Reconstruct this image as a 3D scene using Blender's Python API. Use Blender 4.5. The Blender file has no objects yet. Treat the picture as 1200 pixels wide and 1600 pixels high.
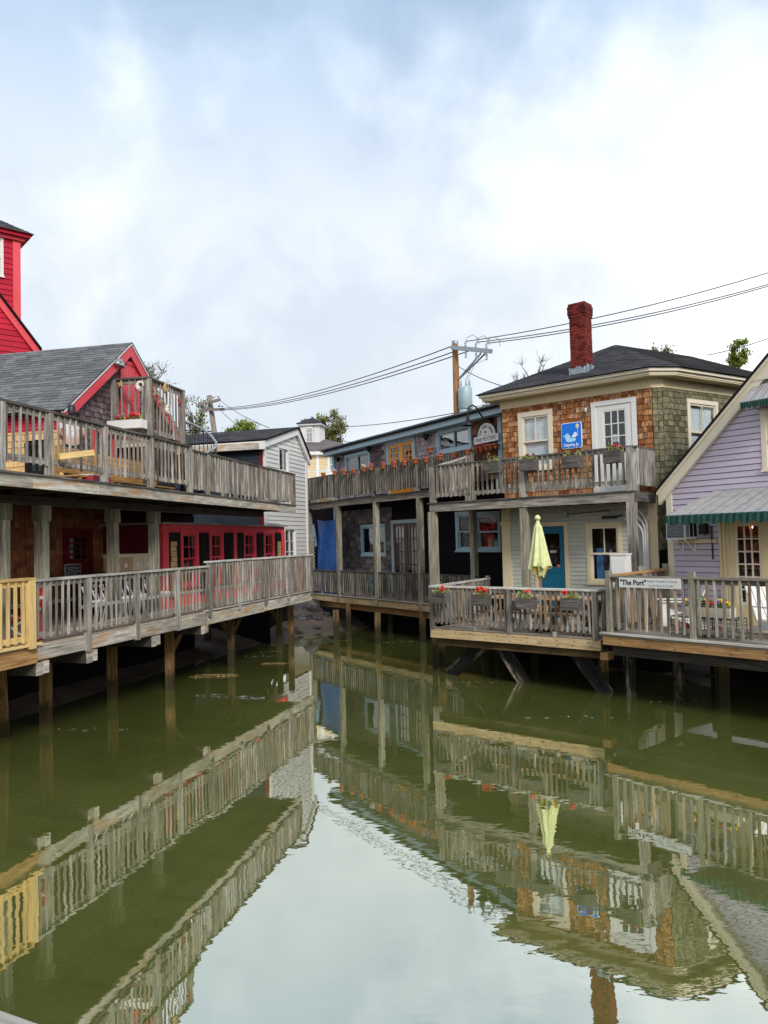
import bpy, math, random
from mathutils import Matrix, Vector
R = math.radians
random.seed(11)
scene = bpy.context.scene
COL = scene.collection

# ------------------------------------------------------------------ camera
F, EYE, ROLL, PITCH = 1180.0, 1.57, R(1.43), R(2.14)   # focal length in photo pixels (1200 x 1600)
cam_d = bpy.data.cameras.new('camera')
cam = bpy.data.objects.new('camera', cam_d)
COL.objects.link(cam)
cam_d.sensor_fit = 'VERTICAL'; cam_d.sensor_height = 36.0
cam_d.lens = 36.0 * F / 1600.0
cam_d.clip_start = 0.05; cam_d.clip_end = 3000
cam.matrix_world = Matrix.Translation((0, 0, EYE)) @ Matrix.Rotation(R(90) + PITCH, 4, 'X') @ Matrix.Rotation(-ROLL, 4, 'Z')
scene.camera = cam

# ------------------------------------------------------------------ sky, sun, exposure
world = bpy.data.worlds.new('World'); scene.world = world; world.use_nodes = True
wt = world.node_tree; wn = wt.nodes; wn.clear()
def wnode(t, **k):
    n = wn.new(t)
    for a, b in k.items(): setattr(n, a, b)
    return n
def wl(a, b): wt.links.new(a, b)
out = wnode('ShaderNodeOutputWorld')
bg_sky = wnode('ShaderNodeBackground'); bg_cl = wnode('ShaderNodeBackground')
sky = wnode('ShaderNodeTexSky'); sky.sky_type = 'NISHITA'; sky.sun_disc = False
SUN_EL, SUN_AZ = R(31), R(160)
sky.sun_elevation = SUN_EL; sky.sun_rotation = SUN_AZ
sky.air_density = 1.2; sky.dust_density = 2.0
wl(sky.outputs[0], bg_sky.inputs[0]); bg_sky.inputs[1].default_value = 0.085
tc = wnode('ShaderNodeTexCoord')
sep = wnode('ShaderNodeSeparateXYZ'); wl(tc.outputs['Generated'], sep.inputs[0])
def wmath(op, a, b=None, c=None):
    n = wnode('ShaderNodeMath', operation=op)
    for i, v in enumerate((a, b, c)):
        if v is None: continue
        if isinstance(v, (int, float)): n.inputs[i].default_value = v
        else: wl(v, n.inputs[i])
    return n.outputs[0]
def wnoise(scale, detail, rough, off, dist=0.0):
    mp = wnode('ShaderNodeMapping'); wl(tc.outputs['Generated'], mp.inputs[0]); mp.inputs['Location'].default_value = off
    n = wnode('ShaderNodeTexNoise'); wl(mp.outputs[0], n.inputs['Vector'])
    n.inputs['Scale'].default_value = scale; n.inputs['Detail'].default_value = detail
    n.inputs['Roughness'].default_value = rough; n.inputs['Distortion'].default_value = dist
    return n.outputs['Fac']
def wramp(fac, stops, interp='LINEAR'):
    r = wnode('ShaderNodeValToRGB'); wl(fac, r.inputs[0]); r.color_ramp.interpolation = interp
    e = r.color_ramp.elements
    while len(e) < len(stops): e.new(0.5)
    for i, (p, c) in enumerate(stops): e[i].position = p; e[i].color = (*c, 1)
    return r.outputs[0]
n1 = wnoise(2.0, 3.0, 0.45, (6.77, 7.97, -4.86), 0.2)
n2 = wnoise(5.0, 5.0, 0.55, (0.4, 5.2, 0.0), 0.3)
mixn = wmath('ADD', wmath('MULTIPLY', n1, 0.72), wmath('MULTIPLY', n2, 0.28))
# cloud layer: pale low down, bluer overhead, with soft white openings
elev = wramp(sep.outputs[2], [(0.0, (0.57, 0.585, 0.60)), (0.33, (0.525, 0.56, 0.60)), (0.46, (0.44, 0.50, 0.575)), (0.60, (0.25, 0.355, 0.49)), (1.0, (0.40, 0.475, 0.57))], 'B_SPLINE')
white = wramp(mixn, [(0.43, (0.0, 0.0, 0.0)), (0.55, (0.30, 0.30, 0.30)), (0.67, (0.97, 0.97, 0.97))], 'EASE')
mx = wnode('ShaderNodeMixRGB'); mx.blend_type = 'MIX'; wl(white, mx.inputs[0])
wl(elev, mx.inputs[1]); mx.inputs[2].default_value = (1.08, 1.09, 1.09, 1)
n3 = wnoise(3.4, 5.0, 0.55, (-2.3, 1.7, 6.1), 0.4)
shade = wramp(n3, [(0.34, (0.80, 0.83, 0.87)), (0.62, (1.06, 1.05, 1.04))], 'EASE')
mxd = wnode('ShaderNodeMixRGB'); mxd.blend_type = 'MULTIPLY'; mxd.inputs[0].default_value = 1.0
wl(mx.outputs[0], mxd.inputs[1]); wl(shade, mxd.inputs[2])
wl(mxd.outputs[0], bg_cl.inputs[0]); bg_cl.inputs[1].default_value = 1.02
mixs = wnode('ShaderNodeMixShader'); mixs.inputs[0].default_value = 0.94
wl(bg_sky.outputs[0], mixs.inputs[1]); wl(bg_cl.outputs[0], mixs.inputs[2]); wl(mixs.outputs[0], out.inputs[0])

sun_d = bpy.data.lights.new('sun', 'SUN'); sun_d.energy = 1.5; sun_d.angle = R(14); sun_d.color = (1.0, 0.96, 0.9)
sun = bpy.data.objects.new('sun', sun_d); COL.objects.link(sun)
sd = Vector((math.sin(SUN_AZ) * math.cos(SUN_EL), math.cos(SUN_AZ) * math.cos(SUN_EL), math.sin(SUN_EL)))
sun.rotation_euler = (-sd).to_track_quat('-Z', 'Y').to_euler(); sun.location = sd * 60
vs = scene.view_settings
vs.view_transform = 'Standard'; vs.look = 'None'; vs.exposure = 0.82; vs.gamma = 1.0; vs.use_curve_mapping = False
try:
    scene.cycles.max_bounces = 6; scene.cycles.diffuse_bounces = 3; scene.cycles.glossy_bounces = 3
    scene.cycles.transparent_max_bounces = 10; scene.cycles.caustics_reflective = False; scene.cycles.caustics_refractive = False
    scene.cycles.use_denoising = True
except Exception: pass

# ------------------------------------------------------------------ photo geometry -> world (real distances)
def ray(px, py):
    u, v = (px - 600) / F, (800 - py) / F
    c, s = math.cos(ROLL), math.sin(ROLL)
    u, v = u * c + v * s, -u * s + v * c
    return Vector((u, math.cos(PITCH) - v * math.sin(PITCH), math.sin(PITCH) + v * math.cos(PITCH)))
def at_z(px, py, z):
    d = ray(px, py); t = (z - EYE) / d.z
    return Vector((d.x * t, d.y * t, z))
def at_y(px, py, Y):
    d = ray(px, py); t = Y / d.y
    return Vector((d.x * t, Y, EYE + d.z * t))
class Frame:
    """A vertical plane: x along (left to right as seen), y inward (away from the water), z up."""
    def __init__(self, A, B, inward=0.0):
        A, B = Vector(A[:2]), Vector(B[:2])
        self.len = (B - A).length; self.d = (B - A).normalized(); self.n = Vector((-self.d.y, self.d.x))
        self.A = A + self.n * inward
        d, n, a = self.d, self.n, self.A
        self.M = Matrix(((d.x, n.x, 0, a.x), (d.y, n.y, 0, a.y), (0, 0, 1, 0), (0, 0, 0, 1)))
    def P(self, s, y, z): return self.M @ Vector((s, y, z))
    def px(self, px, py, y=0.0):
        d = ray(px, py); dd = Vector((d.x, d.y)); o = self.A + self.n * y
        t = o.dot(self.n) / dd.dot(self.n)
        p = dd * t
        return (p - self.A).dot(self.d), EYE + d.z * t
    def s(self, px, py, y=0.0): return self.px(px, py, y)[0]
    def z(self, px, py, y=0.0): return self.px(px, py, y)[1]
    def off(self, inward): return Frame(self.A + self.n * inward, self.A + self.n * inward + self.d * self.len)

# ------------------------------------------------------------------ scene tree helpers
WM = {}
def link(o, M=None, parent=None):
    COL.objects.link(o)
    M = M if M is not None else Matrix.Identity(4)
    if parent is not None:
        o.parent = parent; o.matrix_parent_inverse = WM[parent].inverted()
    o.matrix_basis = M; WM[o] = M
    return o
def tag(o, label=None, cat=None, group=None, kind=None):
    if label: o['label'] = label
    if cat: o['category'] = cat
    if group: o['group'] = group
    if kind: o['kind'] = kind
    return o
def thing(name, label, cat, loc, group=None):
    o = bpy.data.objects.new(name, None); o.empty_display_size = 0.2
    link(o, Matrix.Translation(Vector(loc))); return tag(o, label, cat, group)
def obj(name, mesh, parent=None, M=None, mat=None, smooth=False):
    if mat is not None and not mesh.materials: mesh.materials.append(mat)
    o = bpy.data.objects.new(name, mesh)
    return link(o, M, parent)
T = lambda x, y, z: Matrix.Translation((x, y, z))
RX = lambda a: Matrix.Rotation(a, 4, 'X')
RY = lambda a: Matrix.Rotation(a, 4, 'Y')
RZ = lambda a: Matrix.Rotation(a, 4, 'Z')

class MB:
    def __init__(self): self.v = []; self.f = []; self.mi = []
    def add(self, vs, fs, M=None, mi=0):
        b = len(self.v)
        self.v += [tuple(M @ Vector(p)) if M is not None else tuple(p) for p in vs]
        self.f += [tuple(i + b for i in f) for f in fs]; self.mi += [mi] * len(fs)
        return self
    def box(self, c, s, M=None, mi=0):
        x, y, z = s[0] / 2, s[1] / 2, s[2] / 2
        vs = [(c[0] + i * x, c[1] + j * y, c[2] + k * z) for i in (-1, 1) for j in (-1, 1) for k in (-1, 1)]
        return self.add(vs, [(0, 1, 3, 2), (4, 6, 7, 5), (0, 4, 5, 1), (2, 3, 7, 6), (0, 2, 6, 4), (1, 5, 7, 3)], M, mi)
    def bx(self, x0, x1, y0, y1, z0, z1, mi=0, M=None):
        return self.box(((x0 + x1) / 2, (y0 + y1) / 2, (z0 + z1) / 2), (abs(x1 - x0), abs(y1 - y0), abs(z1 - z0)), M, mi)
    def tube(self, pts, r, n=8, mi=0, cap=True):
        pts = [Vector(p) for p in pts]; rs = r if isinstance(r, (list, tuple)) else [r] * len(pts)
        b = len(self.v); up = Vector((0.13, 0.21, 0.97))
        for i, p in enumerate(pts):
            t = (pts[min(i + 1, len(pts) - 1)] - pts[max(i - 1, 0)]).normalized()
            a = t.cross(up)
            if a.length < 0.05: a = t.cross(Vector((1, 0, 0)))
            a.normalize(); c = t.cross(a)
            for k in range(n):
                g = 2 * math.pi * k / n
                self.v.append(tuple(p + a * math.cos(g) * rs[i] + c * math.sin(g) * rs[i]))
        for i in range(len(pts) - 1):
            for k in range(n):
                self.f.append((b + i * n + k, b + i * n + (k + 1) % n, b + (i + 1) * n + (k + 1) % n, b + (i + 1) * n + k)); self.mi.append(mi)
        if cap:
            self.f.append(tuple(b + k for k in range(n))[::-1]); self.mi.append(mi)
            e = b + (len(pts) - 1) * n
            self.f.append(tuple(e + k for k in range(n))); self.mi.append(mi)
        return self
    def lathe(self, prof, n=16, M=None, mi=0):
        vs = []; fs = []
        for r, z in prof:
            for k in range(n):
                g = 2 * math.pi * k / n; vs.append((r * math.cos(g), r * math.sin(g), z))
        for i in range(len(prof) - 1):
            for k in range(n):
                fs.append((i * n + k, i * n + (k + 1) % n, (i + 1) * n + (k + 1) % n, (i + 1) * n + k))
        fs.append(tuple(range(n))[::-1]); fs.append(tuple((len(prof) - 1) * n + k for k in range(n)))
        return self.add(vs, fs, M, mi)
    def prism(self, poly, y0, y1, M=None, mi=0):
        """polygon in local x-z, extruded along y"""
        n = len(poly)
        vs = [(p[0], y0, p[1]) for p in poly] + [(p[0], y1, p[1]) for p in poly]
        fs = [tuple(range(n)), tuple(range(2 * n - 1, n - 1, -1))] + [(i, i + n, (i + 1) % n + n, (i + 1) % n) for i in range(n)]
        return self.add(vs, fs, M, mi)
    def ball(self, c, r, n=8, m=6, mi=0, sq=(1, 1, 1)):
        vs = []; fs = []
        for i in range(1, m):
            a = math.pi * i / m
            for k in range(n):
                g = 2 * math.pi * k / n
                vs.append((c[0] + r * sq[0] * math.sin(a) * math.cos(g), c[1] + r * sq[1] * math.sin(a) * math.sin(g), c[2] + r * sq[2] * math.cos(a)))
        t = len(vs); vs += [(c[0], c[1], c[2] + r * sq[2]), (c[0], c[1], c[2] - r * sq[2])]
        for i in range(m - 2):
            for k in range(n): fs.append((i * n + k, (i + 1) * n + k, (i + 1) * n + (k + 1) % n, i * n + (k + 1) % n))
        for k in range(n):
            fs.append((t, k, (k + 1) % n)); fs.append((t + 1, (m - 2) * n + (k + 1) % n, (m - 2) * n + k))
        return self.add(vs, fs, None, mi)
    def mesh(self, name, mats, smooth=False):
        me = bpy.data.meshes.new(name); me.from_pydata(self.v, [], self.f)
        for m in (mats if isinstance(mats, (list, tuple)) else [mats]): me.materials.append(m)
        if len(me.materials) > 1: me.polygons.foreach_set('material_index', self.mi)
        if smooth: me.polygons.foreach_set('use_smooth', [True] * len(me.polygons))
        me.update(); return me
    def obj(self, name, mats, parent=None, M=None, smooth=False):
        return obj(name, self.mesh(name, mats, smooth), parent, M)

_cache = {}
def box_mesh(sx, sy, sz, mat, name='board'):
    k = (round(sx, 2), round(sy, 3), round(sz, 2), mat.name)
    if k not in _cache:
        # slightly eased edges: top and bottom faces a hair smaller
        x, y, z = k[0] / 2, k[1] / 2, k[2] / 2
        _cache[k] = MB().box((0, 0, 0), (2 * x, 2 * y, 2 * z)).mesh(name, mat)
    return _cache[k]
def piece(name, parent, fr, s0, s1, y0, y1, z0, z1, mat, rot=None):
    """a box-shaped piece in a frame's coordinates"""
    M = (fr.M if isinstance(fr, Frame) else fr) @ T((s0 + s1) / 2, (y0 + y1) / 2, (z0 + z1) / 2)
    if rot is not None: M = M @ rot
    return obj(name, box_mesh(abs(s1 - s0), abs(y1 - y0), abs(z1 - z0), mat, name), parent, M)
def beam(name, parent, p, q, w, h, mat, roll=0):
    """a straight timber from p to q (world)"""
    p, q = Vector(p), Vector(q); d = q - p; L = d.length; x = d.normalized()
    up = Vector((0, 0, 1)) if abs(x.z) < 0.95 else Vector((0, 1, 0))
    y = up.cross(x).normalized(); z = x.cross(y)
    M = Matrix(((x.x, y.x, z.x, 0), (x.y, y.y, z.y, 0), (x.z, y.z, z.z, 0), (0, 0, 0, 1)))
    M = T(*((p + q) / 2)) @ M @ RX(roll)
    return obj(name, box_mesh(L, w, h, mat, name), parent, M)

# ------------------------------------------------------------------ materials
def newmat(name):
    m = bpy.data.materials.new(name); m.use_nodes = True
    nt = m.node_tree; b = nt.nodes['Principled BSDF']
    return m, nt, b
def nd(nt, t, **k):
    n = nt.nodes.new(t)
    for a, b in k.items(): setattr(n, a, b)
    return n
def ramp(nt, fac, stops, interp='LINEAR'):
    r = nd(nt, 'ShaderNodeValToRGB'); nt.links.new(fac, r.inputs[0]); r.color_ramp.interpolation = interp
    e = r.color_ramp.elements
    while len(e) < len(stops): e.new(0.5)
    for i, (p, c) in enumerate(stops): e[i].position = p; e[i].color = (*c, 1)
    return r.outputs[0]
def coords(nt, scale, jitter=True):
    tcn = nd(nt, 'ShaderNodeTexCoord'); mp = nd(nt, 'ShaderNodeMapping')
    mp.inputs['Scale'].default_value = scale
    nt.links.new(tcn.outputs['Object'], mp.inputs[0])
    if jitter:
        oi = nd(nt, 'ShaderNodeObjectInfo'); mu = nd(nt, 'ShaderNodeMath', operation='MULTIPLY')
        nt.links.new(oi.outputs['Random'], mu.inputs[0]); mu.inputs[1].default_value = 57.0
        cb = nd(nt, 'ShaderNodeCombineXYZ')
        for i in range(3): nt.links.new(mu.outputs[0], cb.inputs[i])
        nt.links.new(cb.outputs[0], mp.inputs['Location'])
    return mp.outputs[0]
def noise(nt, vec, scale, detail=4, rough=0.6, dist=0):
    n = nd(nt, 'ShaderNodeTexNoise')
    if vec is not None: nt.links.new(vec, n.inputs['Vector'])
    n.inputs['Scale'].default_value = scale; n.inputs['Detail'].default_value = detail
    n.inputs['Roughness'].default_value = rough; n.inputs['Distortion'].default_value = dist
    return n.outputs['Fac']
def mixc(nt, fac, a, b, mode='MIX'):
    n = nd(nt, 'ShaderNodeMixRGB'); n.blend_type = mode
    for i, v in enumerate((fac, a, b)):
        if isinstance(v, (int, float)): n.inputs[i].default_value = v
        elif isinstance(v, tuple): n.inputs[i].default_value = (*v, 1)
        else: nt.links.new(v, n.inputs[i])
    return n.outputs[0]
def bump(nt, b, h, strength=0.3, dist=0.01):
    bp = nd(nt, 'ShaderNodeBump'); bp.inputs['Strength'].default_value = strength; bp.inputs['Distance'].default_value = dist
    nt.links.new(h, bp.inputs['Height']); nt.links.new(bp.outputs[0], b.inputs['Normal'])
def rnd(nt): return nd(nt, 'ShaderNodeObjectInfo').outputs['Random']
def wood(name, dark, mid, light, axis='X', rough=0.85, vary=0.5, stain=None):
    """weathered timber, grain along one local axis, every piece a little different"""
    m, nt, b = newmat(name)
    sc = {'X': (1.1, 17, 17), 'Y': (17, 1.1, 17), 'Z': (17, 17, 1.1)}[axis]
    v = coords(nt, sc)
    g = noise(nt, v, 1.6, 6, 0.65, 0.6)
    c = ramp(nt, g, [(0.28, dark), (0.47, mid), (0.72, light)])
    v2 = coords(nt, {'X': (0.8, 3, 3), 'Y': (3, 0.8, 3), 'Z': (3, 3, 0.8)}[axis])
    blot = noise(nt, v2, 1.5, 4, 0.6)
    if stain is not None:
        c = mixc(nt, ramp(nt, blot, [(0.52, (0, 0, 0)), (0.7, (0.85, 0.85, 0.85))]), c, stain)
    br = ramp(nt, rnd(nt), [(0, (.97 - vary * 0.58, .92 - vary * .56, .85 - vary * .53)), (0.5, (.98 - vary * 0.12, .935 - vary * 0.13, .87 - vary * 0.14)), (1, (.99 + vary * 0.3, .955 + vary * .3, .90 + vary * .3))])
    c = mixc(nt, 1.0, c, br, 'MULTIPLY')
    c = mixc(nt, ramp(nt, blot, [(0.3, (0.5, 0.5, 0.5)), (0.5, (0, 0, 0))]), c, tuple(x * 0.45 for x in dark))
    nt.links.new(c, b.inputs['Base Color']); b.inputs['Roughness'].default_value = rough
    b.inputs['Specular IOR Level'].default_value = 0.12
    bump(nt, b, g, 0.5, 0.006)
    return m
def paint(name, col, rough=0.55, wear=0.25, dirt=(0.16, 0.14, 0.11), scale=3.0, vary=0.12, streak=True, spec=0.35):
    m, nt, b = newmat(name)
    v = coords(nt, (1, 1, 0.35) if streak else (1, 1, 1))
    n = noise(nt, v, scale, 6, 0.62, 0.2)
    c = mixc(nt, ramp(nt, n, [(0.48, (0, 0, 0)), (0.78, (wear,) * 3)]), col, dirt)
    br = ramp(nt, rnd(nt), [(0, (1 - vary,) * 3), (1, (1 + vary * 0.6,) * 3)])
    c = mixc(nt, 1.0, c, br, 'MULTIPLY')
    fine = noise(nt, coords(nt, (1, 1, 1)), 60, 3, 0.6)
    c = mixc(nt, 1.0, c, ramp(nt, fine, [(0.3, (0.88,) * 3), (0.7, (1.06,) * 3)]), 'MULTIPLY')
    nt.links.new(c, b.inputs['Base Color']); b.inputs['Roughness'].default_value = rough
    b.inputs['Specular IOR Level'].default_value = spec
    bump(nt, b, fine, 0.12, 0.003)
    return m
def shingle_mat(name, palette, dark, rough=0.9, foot=0.35, vary=1.0):
    """wood shingles: a palette spread over the pieces, vertical grain"""
    m, nt, b = newmat(name)
    v = coords(nt, (26, 26, 2.2))
    g = noise(nt, v, 1.3, 5, 0.65, 0.4)
    n = len(palette)
    at = nd(nt, 'ShaderNodeAttribute'); at.attribute_name = 'rnd'
    sm_ = nd(nt, 'ShaderNodeMath', operation='ADD'); nt.links.new(rnd(nt), sm_.inputs[0]); nt.links.new(at.outputs['Fac'], sm_.inputs[1])
    fr_ = nd(nt, 'ShaderNodeMath', operation='FRACT'); nt.links.new(sm_.outputs[0], fr_.inputs[0])
    base = ramp(nt, fr_.outputs[0], [(i / max(1, n - 1), c) for i, c in enumerate(palette)])
    c = mixc(nt, ramp(nt, g, [(0.38, (0.75,) * 3), (0.6, (0, 0, 0))]), base, dark)
    v2 = coords(nt, (4, 4, 3)); bl = noise(nt, v2, 1.4, 4, 0.6)
    c = mixc(nt, ramp(nt, bl, [(0.3, (foot,) * 3), (0.52, (0, 0, 0))]), c, dark)
    nt.links.new(c, b.inputs['Base Color']); b.inputs['Roughness'].default_value = rough
    b.inputs['Specular IOR Level'].default_value = 0.2
    bump(nt, b, g, 0.5, 0.005)
    return m
def roof_mat(name, a, c2, patch=None):
    m, nt, b = newmat(name)
    at = nd(nt, 'ShaderNodeAttribute'); at.attribute_name = 'rnd'
    c = ramp(nt, at.outputs['Fac'], [(0, a), (0.5, tuple((x + y) / 2 for x, y in zip(a, c2))), (1, c2)])
    g = noise(nt, coords(nt, (1, 1, 1)), 90, 3, 0.7)
    c = mixc(nt, 1.0, c, ramp(nt, g, [(0.3, (0.6,) * 3), (0.7, (1.3,) * 3)]), 'MULTIPLY')
    big = noise(nt, coords(nt, (1, 1, 1)), 0.9, 4, 0.6)
    c = mixc(nt, 1.0, c, ramp(nt, big, [(0.35, (0.86, 0.86, 0.87)), (0.65, (1.1, 1.09, 1.07))]), 'MULTIPLY')
    nt.links.new(c, b.inputs['Base Color']); b.inputs['Roughness'].default_value = 0.95
    b.inputs['Specular IOR Level'].default_value = 0.2
    bump(nt, b, g, 0.4, 0.004)
    return m
def plain(name, col, rough=0.6, metal=0.0, spec=0.4, nscale=12, namt=0.25):
    m, nt, b = newmat(name)
    n = noise(nt, coords(nt, (1, 1, 1)), nscale, 4, 0.6)
    c = mixc(nt, 1.0, col, ramp(nt, n, [(0.3, (1 - namt,) * 3), (0.7, (1 + namt * 0.6,) * 3)]), 'MULTIPLY')
    nt.links.new(c, b.inputs['Base Color']); b.inputs['Roughness'].default_value = rough
    b.inputs['Metallic'].default_value = metal; b.inputs['Specular IOR Level'].default_value = spec
    return m
def glass_mat(name, tint=(0.75, 0.82, 0.85), refl=0.12, wob=0.02):
    m, nt, b = newmat(name); nt.nodes.remove(b)
    o = nt.nodes['Material Output']
    gl = nd(nt, 'ShaderNodeBsdfGlossy'); gl.inputs['Roughness'].default_value = 0.02
    tr = nd(nt, 'ShaderNodeBsdfTransparent'); tr.inputs[0].default_value = (*tint, 1)
    fr = nd(nt, 'ShaderNodeLayerWeight'); fr.inputs[0].default_value = 0.5
    pw_ = nd(nt, 'ShaderNodeMath', operation='POWER'); nt.links.new(fr.outputs['Facing'], pw_.inputs[0]); pw_.inputs[1].default_value = 4.0
    ad = nd(nt, 'ShaderNodeMath', operation='MULTIPLY_ADD'); nt.links.new(pw_.outputs[0], ad.inputs[0]); ad.inputs[1].default_value = 0.6; ad.inputs[2].default_value = refl * 0.6 + 0.02
    ad.use_clamp = True
    n = noise(nt, coords(nt, (1, 1, 1)), 2.5, 2, 0.5); bp = nd(nt, 'ShaderNodeBump')
    bp.inputs['Strength'].default_value = 0.25; bp.inputs['Distance'].default_value = wob
    nt.links.new(n, bp.inputs['Height']); nt.links.new(bp.outputs[0], gl.inputs['Normal'])
    mx = nd(nt, 'ShaderNodeMixShader'); nt.links.new(ad.outputs[0], mx.inputs[0])
    nt.links.new(tr.outputs[0], mx.inputs[1]); nt.links.new(gl.outputs[0], mx.inputs[2]); nt.links.new(mx.outputs[0], o.inputs[0])
    return m
def leaf_mat(name, a, b2):
    m, nt, b = newmat(name)
    at = nd(nt, 'ShaderNodeAttribute'); at.attribute_name = 'rnd'
    c = ramp(nt, at.outputs['Fac'], [(0, a), (1, b2)])
    nt.links.new(c, b.inputs['Base Color']); b.inputs['Roughness'].default_value = 0.6
    b.inputs['Specular IOR Level'].default_value = 0.3
    return m

W = {}
W['grey_x'] = wood('weathered_wood_long', (0.089, 0.083, 0.081), (0.283, 0.269, 0.256), (0.642, 0.615, 0.572), 'X')
W['grey_z'] = wood('weathered_wood_upright', (0.084, 0.079, 0.075), (0.286, 0.271, 0.258), (0.665, 0.636, 0.593), 'Z', vary=0.75)
W['pale_x'] = wood('bleached_wood_long', (0.172, 0.164, 0.149), (0.455, 0.434, 0.394), (0.779, 0.756, 0.697), 'X', stain=(0.455, 0.253, 0.101))
W['rail_x'] = wood('bleached_rail', (0.251, 0.241, 0.227), (0.540, 0.528, 0.504), (0.804, 0.804, 0.804), 'X')
W['dark_x'] = wood('dark_rail', (0.038, 0.036, 0.035), (0.101, 0.096, 0.091), (0.227, 0.216, 0.206), 'X')
W['mid_x'] = wood('gallery_wood_long', (0.082, 0.074, 0.064), (0.214, 0.196, 0.173), (0.446, 0.420, 0.366), 'X')
W['mid_z'] = wood('gallery_wood_upright', (0.060, 0.054, 0.050), (0.194, 0.179, 0.161), (0.459, 0.428, 0.383), 'Z', vary=0.8)
W['post_z'] = wood('porch_post_wood', (0.096, 0.091, 0.072), (0.272, 0.260, 0.212), (0.549, 0.528, 0.439), 'Z')
W['warm_z'] = wood('warm_worn_wood_upright', (0.17, 0.125, 0.09), (0.38, 0.295, 0.215), (0.60, 0.49, 0.375), 'Z', vary=0.9) #(0.192, 0.120, 0.072), (0.432, 0.300, 0.192), (0.696, 0.516, 0.360), 'Z', vary=0.9)
W['tan_x'] = wood('tan_rim_wood', (0.322, 0.218, 0.115), (0.575, 0.437, 0.253), (0.736, 0.598, 0.391), 'X', vary=0.25)
W['rust_x'] = wood('rusty_rim_wood', (0.22, 0.11, 0.045), (0.42, 0.24, 0.10), (0.58, 0.40, 0.22), 'X', vary=0.3)
W['new_x'] = wood('new_pine_long', (0.562, 0.378, 0.140), (0.734, 0.529, 0.227), (0.820, 0.648, 0.335), 'X', vary=0.2)
W['new_z'] = wood('new_pine_upright', (0.562, 0.378, 0.140), (0.734, 0.529, 0.227), (0.820, 0.648, 0.335), 'Z', vary=0.2)
W['floor_x'] = wood('deck_floor_wood', (0.216, 0.180, 0.144), (0.432, 0.374, 0.317), (0.662, 0.605, 0.533), 'X', vary=0.6)
W['pile_z'] = wood('pile_wood', (0.045, 0.03, 0.018), (0.13, 0.09, 0.05), (0.26, 0.19, 0.10), 'Z', vary=0.5)
W['tar_x'] = wood('black_tarred_timber', (0.008, 0.008, 0.009), (0.02, 0.02, 0.021), (0.06, 0.055, 0.05), 'X', vary=0.3, stain=(0.42, 0.36, 0.29))
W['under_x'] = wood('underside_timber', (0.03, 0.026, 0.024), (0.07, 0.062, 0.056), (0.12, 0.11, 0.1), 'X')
W['box_x'] = wood('planter_wood', (0.042, 0.038, 0.037), (0.102, 0.096, 0.092), (0.228, 0.216, 0.204), 'X', vary=0.3)
W['pole_z'] = wood('utility_pole_wood', (0.16, 0.07, 0.03), (0.30, 0.15, 0.07), (0.42, 0.25, 0.14), 'Z', vary=0.1)
W['pole_grey_z'] = wood('old_pole_wood', (0.12, 0.1, 0.09), (0.24, 0.21, 0.19), (0.36, 0.33, 0.3), 'Z', vary=0.1)
W['bench_x'] = wood('yellow_bench_wood', (0.40, 0.21, 0.07), (0.58, 0.34, 0.13), (0.70, 0.46, 0.22), 'X', vary=0.25)
W['picnic_x'] = wood('picnic_table_wood', (0.30, 0.17, 0.09), (0.50, 0.32, 0.19), (0.66, 0.48, 0.33), 'X', vary=0.35)

P = {}
P['red'] = paint('red_paint', (0.84, 0.085, 0.11), 0.55, 0.35, (0.42, 0.05, 0.055), vary=0.12, scale=5)
P['redsiding'] = paint('red_siding', (0.50, 0.014, 0.04), 0.6, 0.35, (0.24, 0.012, 0.025), vary=0.22, spec=.2, scale=4)
P['redpink'] = paint('faded_red_trim', (0.68, 0.06, 0.085), 0.5, 0.25, (0.4, 0.06, 0.07), vary=0.06)
P['darkred'] = paint('dark_red_paint', (0.16, 0.008, 0.016), 0.5, 0.3, (0.07, 0.006, 0.01))
P['black'] = paint('black_shutter_paint', (0.016, 0.015, 0.015), 0.75, 0.25, (0.05, 0.045, 0.04), spec=0.1)
P['white'] = paint('white_paint', (0.76, 0.75, 0.72), 0.5, 0.14, (0.45, 0.42, 0.36), vary=0.05)
P['white_siding'] = paint('white_clapboard', (0.70, 0.68, 0.665), 0.55, 0.18, (0.45, 0.4, 0.36), vary=0.06)
P['cream'] = paint('cream_trim', (0.72, 0.60, 0.385), 0.5, 0.16, (0.42, 0.32, 0.2), vary=0.05)
P['pale_cream'] = paint('pale_cream_trim', (0.76, 0.68, 0.53), 0.5, 0.18, (0.46, 0.37, 0.26), vary=0.05)
P['cream_wall'] = paint('cream_panel', (0.68, 0.56, 0.33), 0.5, 0.12, (0.45, 0.33, 0.18), vary=0.03)
P['yellow'] = paint('pale_yellow_clapboard', (0.68, 0.53, 0.31), 0.55, 0.1, (0.5, 0.38, 0.22), vary=0.05)
P['sage'] = paint('sage_clapboard', (0.49, 0.50, 0.43), 0.5, 0.16, (0.3, 0.3, 0.23), vary=0.06)
P['lilac'] = paint('lilac_clapboard', (0.545, 0.475, 0.56), 0.5, 0.12, (0.33, 0.25, 0.36), vary=0.05)
P['blue_trim'] = paint('pale_blue_trim', (0.34, 0.48, 0.54), 0.5, 0.22, (0.2, 0.26, 0.28), vary=0.05)
P['teal'] = paint('teal_door_paint', (0.012, 0.13, 0.22), 0.4, 0.15, (0.01, 0.07, 0.11), vary=0.0)
P['orange'] = paint('orange_door_paint', (0.86, 0.33, 0.015), 0.45, 0.12, (0.5, 0.16, 0.01), vary=0.0)
P['brown'] = paint('brown_door_paint', (0.07, 0.028, 0.022), 0.45, 0.2, (0.03, 0.014, 0.012))
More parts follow.
